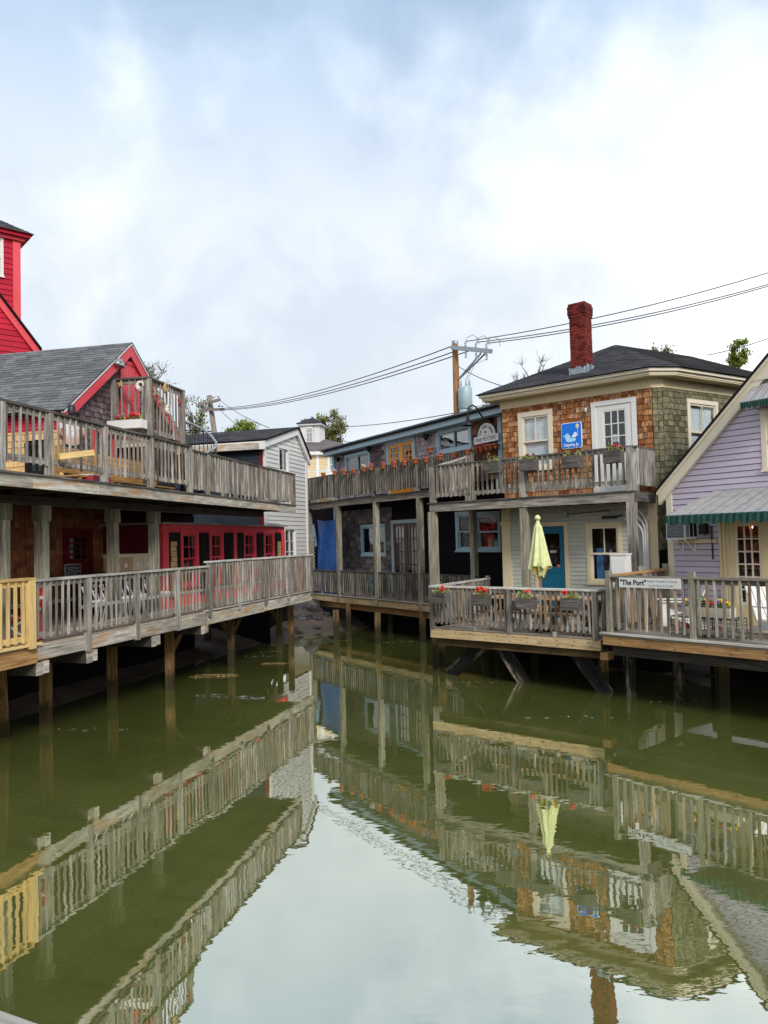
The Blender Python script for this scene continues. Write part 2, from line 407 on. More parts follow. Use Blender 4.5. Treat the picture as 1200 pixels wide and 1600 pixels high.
P['slate'] = paint('blue_black_clapboard', (0.03, 0.038, 0.052), 0.8, 0.25, (0.08, 0.08, 0.09), vary=0.3, spec=0.1)
P['dark_wall'] = paint('dark_wall_and_shade', (0.014, 0.011, 0.014), 0.95, 0.4, (0.03, 0.022, 0.022), vary=0.25, spec=0.04)  # dark walls, and near-black standing in for shade in gaps and under decks
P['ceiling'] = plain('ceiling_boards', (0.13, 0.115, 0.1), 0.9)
P['metal_black'] = plain('black_metal', (0.015, 0.016, 0.018), 0.45, 0.4)
P['metal_grey'] = plain('galvanised_metal', (0.36, 0.39, 0.41), 0.45, 0.6)
P['metal_blue'] = plain('transformer_paint', (0.36, 0.46, 0.48), 0.45, 0.1, namt=0.15)
P['wire'] = plain('cable_rubber', (0.03, 0.033, 0.037), 0.6)
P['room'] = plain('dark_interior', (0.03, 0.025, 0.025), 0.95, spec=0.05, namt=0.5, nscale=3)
P['room_warm'] = plain('warm_shop_interior', (0.16, 0.08, 0.04), 0.9, namt=0.7, nscale=4)
P['blind'] = plain('white_blind', (0.72, 0.77, 0.80), 0.6, namt=0.05)
P['curtain'] = plain('cream_curtain', (0.70, 0.62, 0.50), 0.9, namt=0.35, nscale=5)
P['terracotta'] = plain('terracotta', (0.50, 0.14, 0.055), 0.75, namt=0.3)
P['lead'] = plain('lead_flashing', (0.30, 0.36, 0.40), 0.5, 0.4, namt=0.5, nscale=25)
P['brick'] = shingle_mat('red_brick', [(0.21, 0.026, 0.02), (0.27, 0.035, 0.026), (0.15, 0.02, 0.018), (0.24, 0.045, 0.03), (0.06, 0.014, 0.012)], (0.1, 0.015, 0.012), foot=0.2)
P['mortar'] = plain('mortar', (0.33, 0.2, 0.16), 0.95)
P['mesh_green'] = plain('green_trap_wire', (0.02, 0.07, 0.055), 0.5)
P['tarp'] = None
S = {}
S['cedar'] = shingle_mat('cedar_shingle', [(0.36, 0.125, 0.04), (0.54, 0.25, 0.10), (0.63, 0.36, 0.185), (0.45, 0.17, 0.05), (0.20, 0.06, 0.022), (0.68, 0.44, 0.26)], (0.09, 0.024, 0.01), foot=0.6)
S['cedar_low'] = shingle_mat('bleached_cedar_shingle', [(0.42, 0.38, 0.34), (0.5, 0.4, 0.32), (0.3, 0.2, 0.13), (0.5, 0.47, 0.43)], (0.14, 0.1, 0.07), foot=0.5)
S['mossy'] = shingle_mat('mossy_shingle', [(0.23, 0.215, 0.12), (0.29, 0.265, 0.16), (0.17, 0.158, 0.085), (0.32, 0.285, 0.19), (0.115, 0.105, 0.06)], (0.045, 0.042, 0.026), foot=0.65)
S['violet'] = shingle_mat('old_dark_shingle', [(0.15, 0.105, 0.112), (0.22, 0.165, 0.172), (0.10, 0.068, 0.075), (0.29, 0.23, 0.235)], (0.03, 0.02, 0.023), foot=0.55)
S['grey'] = shingle_mat('silver_shingle', [(0.45, 0.41, 0.42), (0.58, 0.54, 0.55), (0.34, 0.28, 0.30), (0.5, 0.43, 0.44), (0.24, 0.17, 0.18)], (0.12, 0.09, 0.095), foot=0.4)
S['mixed'] = shingle_mat('rusty_dark_shingle', [(0.10, 0.05, 0.045), (0.30, 0.10, 0.035), (0.18, 0.08, 0.05), (0.42, 0.22, 0.12), (0.08, 0.045, 0.05), (0.34, 0.25, 0.2)], (0.035, 0.016, 0.014), foot=0.55)
S['brownlow'] = shingle_mat('brown_wall_shingle', [(0.36, 0.13, 0.05), (0.46, 0.19, 0.08), (0.27, 0.09, 0.042), (0.52, 0.26, 0.12)], (0.12, 0.04, 0.02), foot=0.3)
S['newcedar'] = shingle_mat('new_cedar_shingle', [(0.66, 0.42, 0.20), (0.72, 0.49, 0.25), (0.6, 0.36, 0.15)], (0.45, 0.25, 0.09), foot=0.2)
S['shade'] = shingle_mat('shaded_weathered_shingle', [(0.15, 0.125, 0.12), (0.25, 0.21, 0.2), (0.09, 0.072, 0.072), (0.38, 0.33, 0.31)], (0.03, 0.023, 0.024), foot=0.5)  # weathered grey shingles, darkened in colour for the shaded lower storey
RF = {}
RF['grey'] = roof_mat('grey_asphalt_shingle', (0.115, 0.118, 0.122), (0.20, 0.205, 0.212))
RF['slate'] = roof_mat('slate_asphalt_shingle', (0.045, 0.045, 0.05), (0.11, 0.105, 0.115))
RF['brown'] = roof_mat('brown_asphalt_shingle', (0.17, 0.14, 0.14), (0.22, 0.185, 0.185))
RF['blue'] = roof_mat('bluegrey_roofing', (0.14, 0.165, 0.18), (0.27, 0.30, 0.32))
G = {'clear': glass_mat('window_glass', (0.97, 0.985, 0.985), refl=0.05), 'sky': glass_mat('reflective_glass', (0.7, 0.75, 0.77), refl=0.30), 'dim': glass_mat('dim_glass', (0.96, 0.96, 0.95), refl=0.02)}

# ------------------------------------------------------------------ builders
def clip_poly(poly, a, b):
    """keep the part of a 2D polygon on the left of a->b"""
    out = []
    def side(p): return (b[0] - a[0]) * (p[1] - a[1]) - (b[1] - a[1]) * (p[0] - a[0])
    for i in range(len(poly)):
        p, q = poly[i], poly[(i + 1) % len(poly)]; sp, sq = side(p), side(q)
        if sp >= 0: out.append(p)
        if sp * sq < 0:
            t = sp / (sp - sq); out.append((p[0] + t * (q[0] - p[0]), p[1] + t * (q[1] - p[1])))
    return out
def span(poly, z):
    xs = []
    for i in range(len(poly)):
        p, q = poly[i], poly[(i + 1) % len(poly)]
        if (p[1] - z) * (q[1] - z) <= 0 and p[1] != q[1]: xs.append(p[0] + (z - p[1]) / (q[1] - p[1]) * (q[0] - p[0]))
    return (min(xs), max(xs)) if len(xs) >= 2 else None
def rect(s0, s1, z0, z1): return [(s0, z0), (s1, z0), (s1, z1), (s0, z1)]
def backing(parent, fr, poly, openings, mat, name='wall', y0=0.012, y1=0.10):
    """wall slab with real openings; poly is convex, counter-clockwise"""
    ss = sorted({p[0] for p in poly} | {v for o in openings for v in o[:2]})
    zs = sorted({p[1] for p in poly} | {v for o in openings for v in o[2:]})
    mb = MB()
    for i in range(len(ss) - 1):
        for j in range(len(zs) - 1):
            cs, cz = (ss[i] + ss[i + 1]) / 2, (zs[j] + zs[j + 1]) / 2
            if any(o[0] < cs < o[1] and o[2] < cz < o[3] for o in openings): continue
            c = rect(ss[i], ss[i + 1], zs[j], zs[j + 1])
            for k in range(len(poly)):
                c = clip_poly(c, poly[k], poly[(k + 1) % len(poly)])
                if len(c) < 3: break
            if len(c) >= 3: mb.prism(c, y0, y1)
    return mb.obj(name, mat, parent, fr.M)
def cut(segs, openings, za, zb):
    for o in openings:
        if o[2] < zb and o[3] > za:
            new = []
            for p, q in segs:
                if o[1] <= p or o[0] >= q: new.append((p, q)); continue
                if o[0] - p > 0.02: new.append((p, o[0]))
                if q - o[1] > 0.02: new.append((o[1], q))
            segs = new
    return segs
def clapboards(parent, fr, poly, openings, exp, mat, name='clapboard', th=0.016, y=0.0, jit=0.0):
    z0 = min(p[1] for p in poly); z1 = max(p[1] for p in poly); n = int(math.ceil((z1 - z0) / exp))
    for i in range(n):
        z = z0 + i * exp; a = span(poly, min(z + exp * 0.5, z1 - 0.01))
        if not a or a[1] - a[0] < 0.05: continue
        segs = cut([a], openings, z + exp * 0.38, z + exp * 0.62); gap = max(0.008, exp * 0.085)  # dark backing shows through the gap as a painted shadow line
        for p, q in segs:
            piece(name, parent, fr, p, q, y - th, y, z + random.uniform(-jit, jit), z + exp - gap, mat, RX(-0.13))
_sh = {}
def shingle_mesh(w, h, mat):
    k = (round(w, 3), round(h, 3), mat.name)
    if k not in _sh:
        x, z = w / 2 - 0.0045, h / 2
        vs = [(-x, -0.024, -z), (x, -0.024, -z), (x, 0, -z), (-x, 0, -z), (-x, -0.004, z), (x, -0.004, z), (x, 0, z), (-x, 0, z)]
        _sh[k] = MB().add(vs, [(0, 3, 2, 1), (4, 5, 6, 7), (0, 1, 5, 4), (1, 2, 6, 5), (2, 3, 7, 6), (3, 0, 4, 7)]).mesh('shingle', mat)
    return _sh[k]
def shingles(parent, fr, poly, openings, exp, widths, mat, y=0.0, limit=300, name='shingle', matfn=None, near=None):
    z0 = min(p[1] for p in poly); z1 = max(p[1] for p in poly); pl = []
    for i in range(int(math.ceil((z1 - z0) / exp))):
        z = z0 + i * exp; a = span(poly, min(z + exp * 0.5, z1 - 0.01))
        if not a: continue
        segs = cut([a], openings, z + exp * 0.35, z + exp * 0.65)
        for p, q in segs:
            s = p
            while s < q - 0.01:
                w = random.choice(widths)
                if q - s - w < widths[0] * 0.6: w = q - s
                w = max(0.03, round(w / 0.01) * 0.01)
                pl.append((s + w / 2, z + random.uniform(-0.010, 0.006), w)); s += w
    key = near or (lambda c, z: (fr.P(c, 0, z) - Vector((0, 0, EYE))).length)
    pl.sort(key=lambda t: key(t[0], t[1]))
    for c, z, w in pl[:limit]:
        h = exp + 0.035; m = matfn(c, z) if matfn else mat
        M = fr.M @ T(c, y, z + h / 2) @ RY(random.gauss(0, 0.012)) @ RX(random.gauss(0, 0.02))
        obj(name, shingle_mesh(w, h, m), parent, M)
    if len(pl) > limit:
        mb = MB()
        for c, z, w in pl[limit:]:
            x = w / 2 - 0.002; h = exp + 0.03
            vs = [(-x, -0.02, 0), (x, -0.02, 0), (x, 0, 0), (-x, 0, 0), (-x, -0.004, h), (x, -0.004, h), (x, 0, h), (-x, 0, h)]
            mb.add(vs, [(0, 3, 2, 1), (4, 5, 6, 7), (0, 1, 5, 4), (1, 2, 6, 5), (2, 3, 7, 6), (3, 0, 4, 7)], T(c, y, z))
        me = mb.mesh('small_shingles', mat); rn = []
        for _ in range(len(mb.f) // 6): rn += [random.random()] * 6
        me.attributes.new('rnd', 'FLOAT', 'FACE').data.foreach_set('value', rn)
        tag(obj('small_shingles', me, parent, fr.M), kind='stuff')
    return len(pl)
def roof_shingles(parent, p00, p10, p01, p11, exp, tab, mat, name='roof_shingles', lift=0.014, jit=0.25):
    """courses of asphalt tabs from eave (p00-p10) to ridge (p01-p11)"""
    p00, p10, p01, p11 = map(Vector, (p00, p10, p01, p11))
    H = max((p01 - p00).length, (p11 - p10).length); rows = max(1, int(H / exp)); vs = []; fs = []; rn = []
    nrm = (p10 - p00).cross(((p01 + p11) / 2 - (p00 + p10) / 2)).normalized()
    if nrm.z < 0: nrm = -nrm
    for r in range(rows):
        t0, t1 = r / rows, min(1.0, (r + 1.25) / rows)
        a, b = p00.lerp(p01, t0), p10.lerp(p11, t0); c, d = p00.lerp(p01, t1), p10.lerp(p11, t1)
        L = (b - a).length
        if L < 0.02: continue
        x = -random.random() * tab
        while x < L:
            w = tab * random.uniform(1 - jit, 1 + jit); u0, u1 = max(0, x / L), min(1, (x + w * 0.975) / L); x += w
            if u1 - u0 < 0.001: continue
            up = nrm * (lift + random.uniform(-0.003, 0.004)); i = len(vs)
            vs += [tuple(a.lerp(b, u0) + up), tuple(a.lerp(b, u1) + up), tuple(c.lerp(d, u1) + nrm * 0.003), tuple(c.lerp(d, u0) + nrm * 0.003), tuple(a.lerp(b, u0)), tuple(a.lerp(b, u1))]
            fs += [(i, i + 1, i + 2, i + 3), (i + 4, i + 5, i + 1, i)]; q = random.random(); rn += [q, q * 0.3]
    me = bpy.data.meshes.new(name); me.from_pydata(vs, [], fs); me.materials.append(mat)
    me.attributes.new('rnd', 'FLOAT', 'FACE').data.foreach_set('value', rn)
    return tag(obj(name, me, parent), kind='stuff')
def slab(parent, pts, th, mat, name):
    """thick plate: polygon of world points, extruded downwards"""
    n = len(pts); vs = [tuple(p) for p in pts] + [(p[0], p[1], p[2] - th) for p in pts]
    fs = [tuple(range(n)), tuple(range(2 * n - 1, n - 1, -1))] + [(i, i + n, (i + 1) % n + n, (i + 1) % n) for i in range(n)]
    return MB().add(vs, fs).obj(name, mat, parent)

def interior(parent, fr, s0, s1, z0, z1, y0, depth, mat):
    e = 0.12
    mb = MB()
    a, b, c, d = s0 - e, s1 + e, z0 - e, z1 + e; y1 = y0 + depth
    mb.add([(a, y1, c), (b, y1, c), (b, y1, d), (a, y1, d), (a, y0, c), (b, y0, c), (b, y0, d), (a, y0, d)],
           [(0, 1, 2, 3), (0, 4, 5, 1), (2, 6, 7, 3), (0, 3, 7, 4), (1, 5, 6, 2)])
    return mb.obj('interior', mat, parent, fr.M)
def glazed(parent, fr, s0, s1, z0, z1, rows, cols, y, bar, mat, glass, frame=0.045, muntin=0.022, name='sash', depth=0.035):
    """a sash: frame and glazing bars as one mesh, each pane a mesh of its own"""
    mb = MB(); f = frame
    mb.bx(s0, s1, y, y + depth, z0, z0 + f); mb.bx(s0, s1, y, y + depth, z1 - f, z1)
    mb.bx(s0, s0 + f, y + 0.001, y + depth - 0.001, z0 + f, z1 - f); mb.bx(s1 - f, s1, y + 0.001, y + depth - 0.001, z0 + f, z1 - f)
    gw = (s1 - s0 - 2 * f) / cols; gh = (z1 - z0 - 2 * f) / rows
    for i in range(1, cols): mb.bx(s0 + f + i * gw - muntin / 2, s0 + f + i * gw + muntin / 2, y + 0.002, y + depth - 0.008, z0 + f, z1 - f)
    for j in range(1, rows): mb.bx(s0 + f, s1 - f, y + 0.004, y + depth - 0.01, z0 + f + j * gh - muntin / 2, z0 + f + j * gh + muntin / 2)
    o = mb.obj(name, mat, parent, fr.M)
    for i in range(cols):
        for j in range(rows):
            piece('pane', parent, fr, s0 + f + i * gw, s0 + f + (i + 1) * gw, y + 0.016, y + 0.022, z0 + f + j * gh, z0 + f + (j + 1) * gh, glass)
    return o
def casing(parent, fr, s0, s1, z0, z1, cw, mat, proud=0.035, sill=True, name='window', head=None, y1=0.06):
    mb = MB(); h = head or cw
    mb.bx(s0, s0 + cw, -proud, y1, z0, z1 - h); mb.bx(s1 - cw, s1, -proud, y1, z0, z1 - h)
    mb.bx(s0 - 0.005, s1 + 0.005, -proud - 0.004, y1, z1 - h, z1)
    if sill: mb.bx(s0 - 0.02, s1 + 0.02, -proud - 0.03, y1, z0 - 0.03, z0 + 0.02)
    if sill: mb.bx(s0 + cw, s1 - cw, -proud + 0.005, y1, z0 + 0.02, z0 + cw * 0.7)
    return mb.obj(name, mat, parent, fr.M)
def window(parent, fr, s0, s1, z0, z1, trim, cw=0.09, sashm=None, kind='hung', rows=1, cols=2, glass=None, room='room', blind=False, proud=0.035, depth=0.6, label=None, lowrows=None, lowcols=None, sill=True):
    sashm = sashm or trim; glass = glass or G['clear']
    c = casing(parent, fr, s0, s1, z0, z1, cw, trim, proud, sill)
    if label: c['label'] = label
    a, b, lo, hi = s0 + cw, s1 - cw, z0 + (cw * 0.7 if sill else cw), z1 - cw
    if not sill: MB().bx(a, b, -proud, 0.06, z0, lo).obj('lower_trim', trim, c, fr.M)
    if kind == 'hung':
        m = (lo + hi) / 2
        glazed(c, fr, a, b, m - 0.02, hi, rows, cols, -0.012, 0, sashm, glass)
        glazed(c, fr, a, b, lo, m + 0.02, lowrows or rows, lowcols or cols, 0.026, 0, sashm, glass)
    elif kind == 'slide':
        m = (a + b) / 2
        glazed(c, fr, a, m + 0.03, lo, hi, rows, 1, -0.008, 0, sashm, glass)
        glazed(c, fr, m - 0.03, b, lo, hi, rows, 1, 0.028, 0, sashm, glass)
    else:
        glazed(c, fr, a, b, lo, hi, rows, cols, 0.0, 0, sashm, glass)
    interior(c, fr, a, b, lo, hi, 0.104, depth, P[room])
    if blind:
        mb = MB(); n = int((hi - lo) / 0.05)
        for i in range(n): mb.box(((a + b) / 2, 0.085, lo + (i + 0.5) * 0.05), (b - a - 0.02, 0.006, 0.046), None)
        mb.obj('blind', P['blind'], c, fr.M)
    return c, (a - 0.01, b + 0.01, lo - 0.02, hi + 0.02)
def railing(parent, fr, s0, s1, y, zt, zb, sp=0.125, bal=None, rail=None, cap=None, posts=(), pz0=None, pzt=None, postm=None, bw=0.036, pw=0.09, jit=0.012, mixm=None, out=True, under=True, capw=0.14):
    bal = bal or W['grey_z']; rail = rail or W['grey_x']; cap = cap or rail; postm = postm or bal
    piece('top_rail', parent, fr, s0 - 0.03, s1 + 0.03, y - capw / 2, y + capw / 2, zt - 0.036, zt, cap)
    piece('upper_rail', parent, fr, s0, s1, y - 0.018, y + 0.018, zt - 0.125, zt - 0.036, rail)
    piece('bottom_rail', parent, fr, s0, s1, y - 0.018, y + 0.018, zb + 0.03, zb + 0.115, rail)
    n = int(round((s1 - s0) / sp)); yo = y - 0.018 - bw / 2 if out else y
    for i in range(n):
        s = s0 + (i + 0.5) * (s1 - s0) / n
        if any(abs(s - p) < pw * 0.75 for p in posts): continue
        m = random.choice(mixm) if mixm else bal
        dz = random.uniform(-0.008, 0.012)
        piece('baluster', parent, fr, s - bw / 2, s + bw / 2, yo - bw / 2, yo + bw / 2, zb + dz, zt - 0.038, m,
              RY(random.gauss(0, jit)) @ RX(random.gauss(0, jit * 0.5)) @ RZ(random.gauss(0, 0.08)))
    for p in posts:
        piece('post', parent, fr, p - pw / 2, p + pw / 2, y - pw / 2 - 0.02, y + pw / 2 - 0.02, pz0 if pz0 is not None else zb - 0.1, pzt if pzt is not None else zt - 0.036, postm, RZ(random.gauss(0, 0.02)))
def floor_boards(parent, fr, s0, s1, y0, y1, z, mat, w=0.14, th=0.035, along=True, name='floor_board'):
    if along:
        n = max(1, int(round((y1 - y0) / w))); w = (y1 - y0) / n
        for i in range(n): piece(name, parent, fr, s0 + random.uniform(-.02, .02), s1 + random.uniform(-.02, .02), y0 + i * w + 0.004, y0 + (i + 1) * w - 0.004, z - th, z + random.uniform(-0.003, 0.003), mat)
    else:
        n = max(1, int(round((s1 - s0) / w))); w = (s1 - s0) / n
        for i in range(n):
            M = fr.M @ T(s0 + (i + 0.5) * w, (y0 + y1) / 2, z - th / 2) @ RZ(R(90))
            obj(name, box_mesh(y1 - y0, w - 0.008, th, mat, name), parent, M)
def post_at(parent, fr, s, y, z0, z1, w, mat, name='post', d=None):
    return piece(name, parent, fr, s - w / 2, s + w / 2, y - (d or w) / 2, y + (d or w) / 2, z0, z1, mat)
def nails(parent, fr, s0, s1, y, z, n, name='bolt_heads'):
    mb = MB()
    for i in range(n):
        s = s0 + (s1 - s0) * (i + 0.5) / n
        for dz in (-0.045, 0.045): mb.box((s + random.uniform(-.06, .06), y, z + dz), (0.022, 0.01, 0.014))
    return tag(mb.obj(name, P['metal_black'], parent, fr.M), kind='stuff')
ORD = ['first', 'second', 'third', 'fourth', 'fifth', 'sixth', 'seventh', 'eighth', 'ninth', 'tenth', 'eleventh', 'twelfth', 'thirteenth', 'fourteenth', 'fifteenth', 'sixteenth']
def leafy(mb, c, n, spread, size, droop=0.0):
    """small leaf faces scattered round a centre"""
    for _ in range(n):
        p = Vector((random.gauss(0, spread[0]), random.gauss(0, spread[1]), abs(random.gauss(0, spread[2])) - droop * random.random()))
        M = T(c[0] + p.x, c[1] + p.y, c[2] + p.z) @ RZ(random.uniform(0, 6.3)) @ RX(random.uniform(-1.3, 1.3)) @ RY(random.uniform(-.6, .6))
        s = size * random.uniform(0.6, 1.3)
        mb.add([(0, -s, 0), (s * 0.42, 0, s * 0.1), (0, s, 0), (-s * 0.42, 0, s * 0.1)], [(0, 1, 2, 3)], M)
def leaf_mesh(mb, name, mat):
    me = mb.mesh(name, mat)
    rn = []
    for _ in range(len(me.polygons)): rn.append(random.random())
    me.attributes.new('rnd', 'FLOAT', 'FACE').data.foreach_set('value', rn)
    return me
def bloom(mb, c, r, mi=0):
    mb.ball(c, r, 7, 5, mi, (1, 1, 0.7))
def text_obj(txt, size, mat, parent, M, depth=0.003, name='lettering', space=1.0, bold=0.0, align='CENTER', sx=1.0):
    cu = bpy.data.curves.new(name, 'FONT'); cu.body = txt; cu.size = size; cu.extrude = depth; cu.align_x = align; cu.align_y = 'CENTER'
    cu.space_character = space; cu.offset = bold; cu.resolution_u = 3
    o = bpy.data.objects.new(name, cu); COL.objects.link(o)
    dg = bpy.context.evaluated_depsgraph_get()
    me = bpy.data.meshes.new_from_object(o.evaluated_get(dg)); me.name = name
    COL.objects.unlink(o); bpy.data.objects.remove(o)
    me.materials.clear(); me.materials.append(mat)
    return obj(name, me, parent, M @ RX(R(90)) @ Matrix.Diagonal((sx, 1, 1, 1)))

# ------------------------------------------------------------------ main lines of the place (measured in metres from the camera)
WATER = -1.63
L0, L1 = at_z(55, 906, 1.09), at_z(485, 869.5, 1.13)          # rail of the lower left deck
L = Frame(L0, L1)
U0, U1 = at_z(0, 757, 2.46), at_z(462, 800, 2.46)             # edge of the upper left deck
U = Frame(U0, U1)
GA, GB = at_z(485, 936, -0.66), at_z(671, 956, -0.66)         # rim of the gallery at the back
g_end = Vector((2.52, 21.5, 0))
GL = Frame(GA, GB)
QA, QB = at_z(674, 994, -0.66), at_z(938, 1017.8, -0.70)      # rim of the lower porch on the right
Q = Frame(QA, QB)
UA, UB = at_z(673, 728, 3.50), at_z(988, 696, 3.50)           # rail of the upper porch
UQ = Frame(UA, UB)
SA, SB = at_z(943, 1005.5, -0.50), at_z(1200, 1031, -0.50)    # rim of the deck before the lilac house
SD = Frame(SA, SB)
MW = Frame((-1.86, 30.1), (3.30, 21.3))                       # wall behind the gallery

# ------------------------------------------------------------------ water and ground
def water_mat():
    m, nt, b = newmat('green_water'); o = nt.nodes['Material Output']
    b.inputs['Base Color'].default_value = (0.19, 0.215, 0.045, 1); b.inputs['Roughness'].default_value = 1.0
    b.inputs['Specular IOR Level'].default_value = 0.0
    v = coords(nt, (1, 1, 1), False)
    murk = noise(nt, v, 0.35, 4, 0.6, 0.6)
    c = ramp(nt, murk, [(0.3, (0.13, 0.155, 0.034)), (0.7, (0.205, 0.225, 0.06))])
    nt.links.new(c, b.inputs['Base Color'])
    gl = nd(nt, 'ShaderNodeBsdfGlossy'); gl.inputs['Roughness'].default_value = 0.012; gl.inputs[0].default_value = (0.97, 0.97, 0.90, 1)
    mp = nd(nt, 'ShaderNodeMapping'); tcn = nd(nt, 'ShaderNodeTexCoord'); nt.links.new(tcn.outputs['Object'], mp.inputs[0])
    mp.inputs['Scale'].default_value = (1.0, 1.7, 1.0)
    a = noise(nt, mp.outputs[0], 2.1, 2, 0.5, 0.3)
    f = noise(nt, mp.outputs[0], 7.5, 2, 0.5, 0.2)
    w = noise(nt, v, 0.16, 2, 0.5)
    s1 = nd(nt, 'ShaderNodeMath', operation='MULTIPLY_ADD'); nt.links.new(f, s1.inputs[0]); s1.inputs[1].default_value = 0.16; nt.links.new(a, s1.inputs[2])
    s2 = nd(nt, 'ShaderNodeMath', operation='MULTIPLY'); nt.links.new(s1.outputs[0], s2.inputs[0])
    wr = ramp(nt, w, [(0.35, (0.35,) * 3), (0.65, (1.0,) * 3)]); nt.links.new(wr, s2.inputs[1])
    bp = nd(nt, 'ShaderNodeBump'); bp.inputs['Strength'].default_value = 0.55; bp.inputs['Distance'].default_value = 0.0032
    nt.links.new(s2.outputs[0], bp.inputs['Height']); nt.links.new(bp.outputs[0], gl.inputs['Normal'])
    fr = nd(nt, 'ShaderNodeFresnel'); fr.inputs[0].default_value = 1.33
    mr = nd(nt, 'ShaderNodeMath', operation='MULTIPLY_ADD'); nt.links.new(fr.outputs[0], mr.inputs[0]); mr.inputs[1].default_value = 0.55; mr.inputs[2].default_value = 0.585
    mr.use_clamp = True
    mx = nd(nt, 'ShaderNodeMixShader'); nt.links.new(mr.outputs[0], mx.inputs[0])
    nt.links.new(b.outputs[0], mx.inputs[1]); nt.links.new(gl.outputs[0], mx.inputs[2]); nt.links.new(mx.outputs[0], o.inputs[0])
    return m
mbw = MB(); mbw.add([(-60, -60, 0), (60, -60, 0), (60, 60, 0), (-60, 60, 0)], [(0, 1, 2, 3)])
tag(mbw.obj('water', water_mat(), None, T(0, 0, WATER)), kind='structure')

SHORE = [(-40, -25), (-9.5, -6), (-8.6, 8), (-7.2, 14), (-5.4, 20.5), (-4.2, 24.0), (-2.9, 26.0), (-1.6, 27.6), (-0.4, 28.2), (1.2, 26.2), (2.9, 22.8), (3.6, 20.0), (5.2, 18.0), (8.0, 16.2), (11, 13), (14, 6), (16, -6), (45, -25)]
def shore_dist(x, y):
    best = 1e9; sgn = 1
    for i in range(len(SHORE) - 1):
        ax, ay = SHORE[i]; bx_, by = SHORE[i + 1]; dx, dy = bx_ - ax, by - ay
        t = max(0, min(1, ((x - ax) * dx + (y - ay) * dy) / (dx * dx + dy * dy)))
        px_, py_ = x - ax - t * dx, y - ay - t * dy; d = math.hypot(px_, py_)
        if d < best: best = d; sgn = 1 if dx * py_ - dy * px_ > 0 else -1
    return best * sgn                                              # positive on land
def ground_z(x, y):
    d = shore_dist(x, y)
    n = 0.09 * math.sin(1.9 * x + 0.7 * y) * math.sin(1.3 * y - 0.5 * x) + 0.05 * math.sin(4.1 * x) * math.sin(3.7 * y)
    if d < 0: return max(-3.2, WATER + 0.30 * d) + n * min(1, -d)
    z = WATER + min(0.85, 0.3 * d) + n * min(1, d)
    if d > 9: z += min(0.7, (d - 9) * 0.05)
    return z
def axis(a, b, step, far):
    v = [a + i * step for i in range(int((b - a) / step) + 1)]; k = step; lo, hi = a, b
    while hi < far: k *= 1.5; hi += k; lo -= k; v = [lo] + v + [hi]
    return v
xs, ys = axis(-12, 13, 0.45, 900), axis(-4, 34, 0.45, 900)
gm = bpy.data.meshes.new('ground')
gm.from_pydata([(x, y, ground_z(x, y)) for y in ys for x in xs], [], [(j * len(xs) + i, j * len(xs) + i + 1, (j + 1) * len(xs) + i + 1, (j + 1) * len(xs) + i) for j in range(len(ys) - 1) for i in range(len(xs) - 1)])
gm.polygons.foreach_set('use_smooth', [True] * len(gm.polygons))
def mud_mat():
    m, nt, b = newmat('shore_mud'); v = coords(nt, (1, 1, 1), False)
    n = noise(nt, v, 1.2, 6, 0.65); f = noise(nt, v, 14, 4, 0.7)
    c = ramp(nt, n, [(0.3, (0.045, 0.036, 0.03)), (0.6, (0.13, 0.10, 0.08)), (0.8, (0.2, 0.17, 0.14))])
    c = mixc(nt, 1.0, c, ramp(nt, f, [(0.3, (0.6,) * 3), (0.7, (1.25,) * 3)]), 'MULTIPLY')
    nt.links.new(c, b.inputs['Base Color']); b.inputs['Roughness'].default_value = 0.75; bump(nt, b, f, 0.6, 0.05)
    return m
MUD = mud_mat()
tag(obj('ground', gm, None, None, MUD), kind='structure')
P['rock'] = plain('dark_wet_rock', (0.06, 0.055, 0.055), 0.6, namt=0.6, nscale=6)
def rock(c, r, label, sq):
    mb = MB(); mb.ball((0, 0, 0), r, 9, 7, 0, sq)
    mb.v = [tuple(Vector(p) * random.uniform(0.8, 1.15)) for p in mb.v]
    tag(mb.obj('rock', P['rock'], None, T(*c) @ RZ(random.uniform(0, 6)) @ RX(random.uniform(-.4, .4))), label, 'rock', 'rocks on the muddy bank')
for i, (px, py, r, sq, lb) in enumerate([(472, 966, 0.30, (1.4, 1, .5), 'low dark rock at the left of the muddy bank'), (487, 951, 0.38, (1.2, 1, .9), 'tall dark pointed rock on the muddy bank under the gallery'),
        (492, 966, 0.30, (1.3, 1, .55), 'wide flat dark rock below the pointed one on the bank'), (510, 961, 0.2, (1.5, 1, .5), 'small dark rock at the right of the muddy bank'),
        (463, 987, 0.22, (1.6, 1, .5), 'dark stone at the waterline beside the deck pile'), (493, 981, 0.16, (1.6, 1, .4), 'small pale stone low on the muddy bank')]):
    d = ray(px, py)
    p = None
    for k in range(120):
        t = 18 + k * 0.12; q = Vector((d.x * t / d.y, t, EYE + d.z * t / d.y))
        if q.z < ground_z(q.x, q.y): p = q; break
    p = p or at_z(px, py, WATER)
    rock((p.x, p.y, p.z + r * 0.1), r, lb, sq)
P['weed'] = leaf_mat('floating_weed', (0.16, 0.1, 0.035), (0.42, 0.31, 0.14))
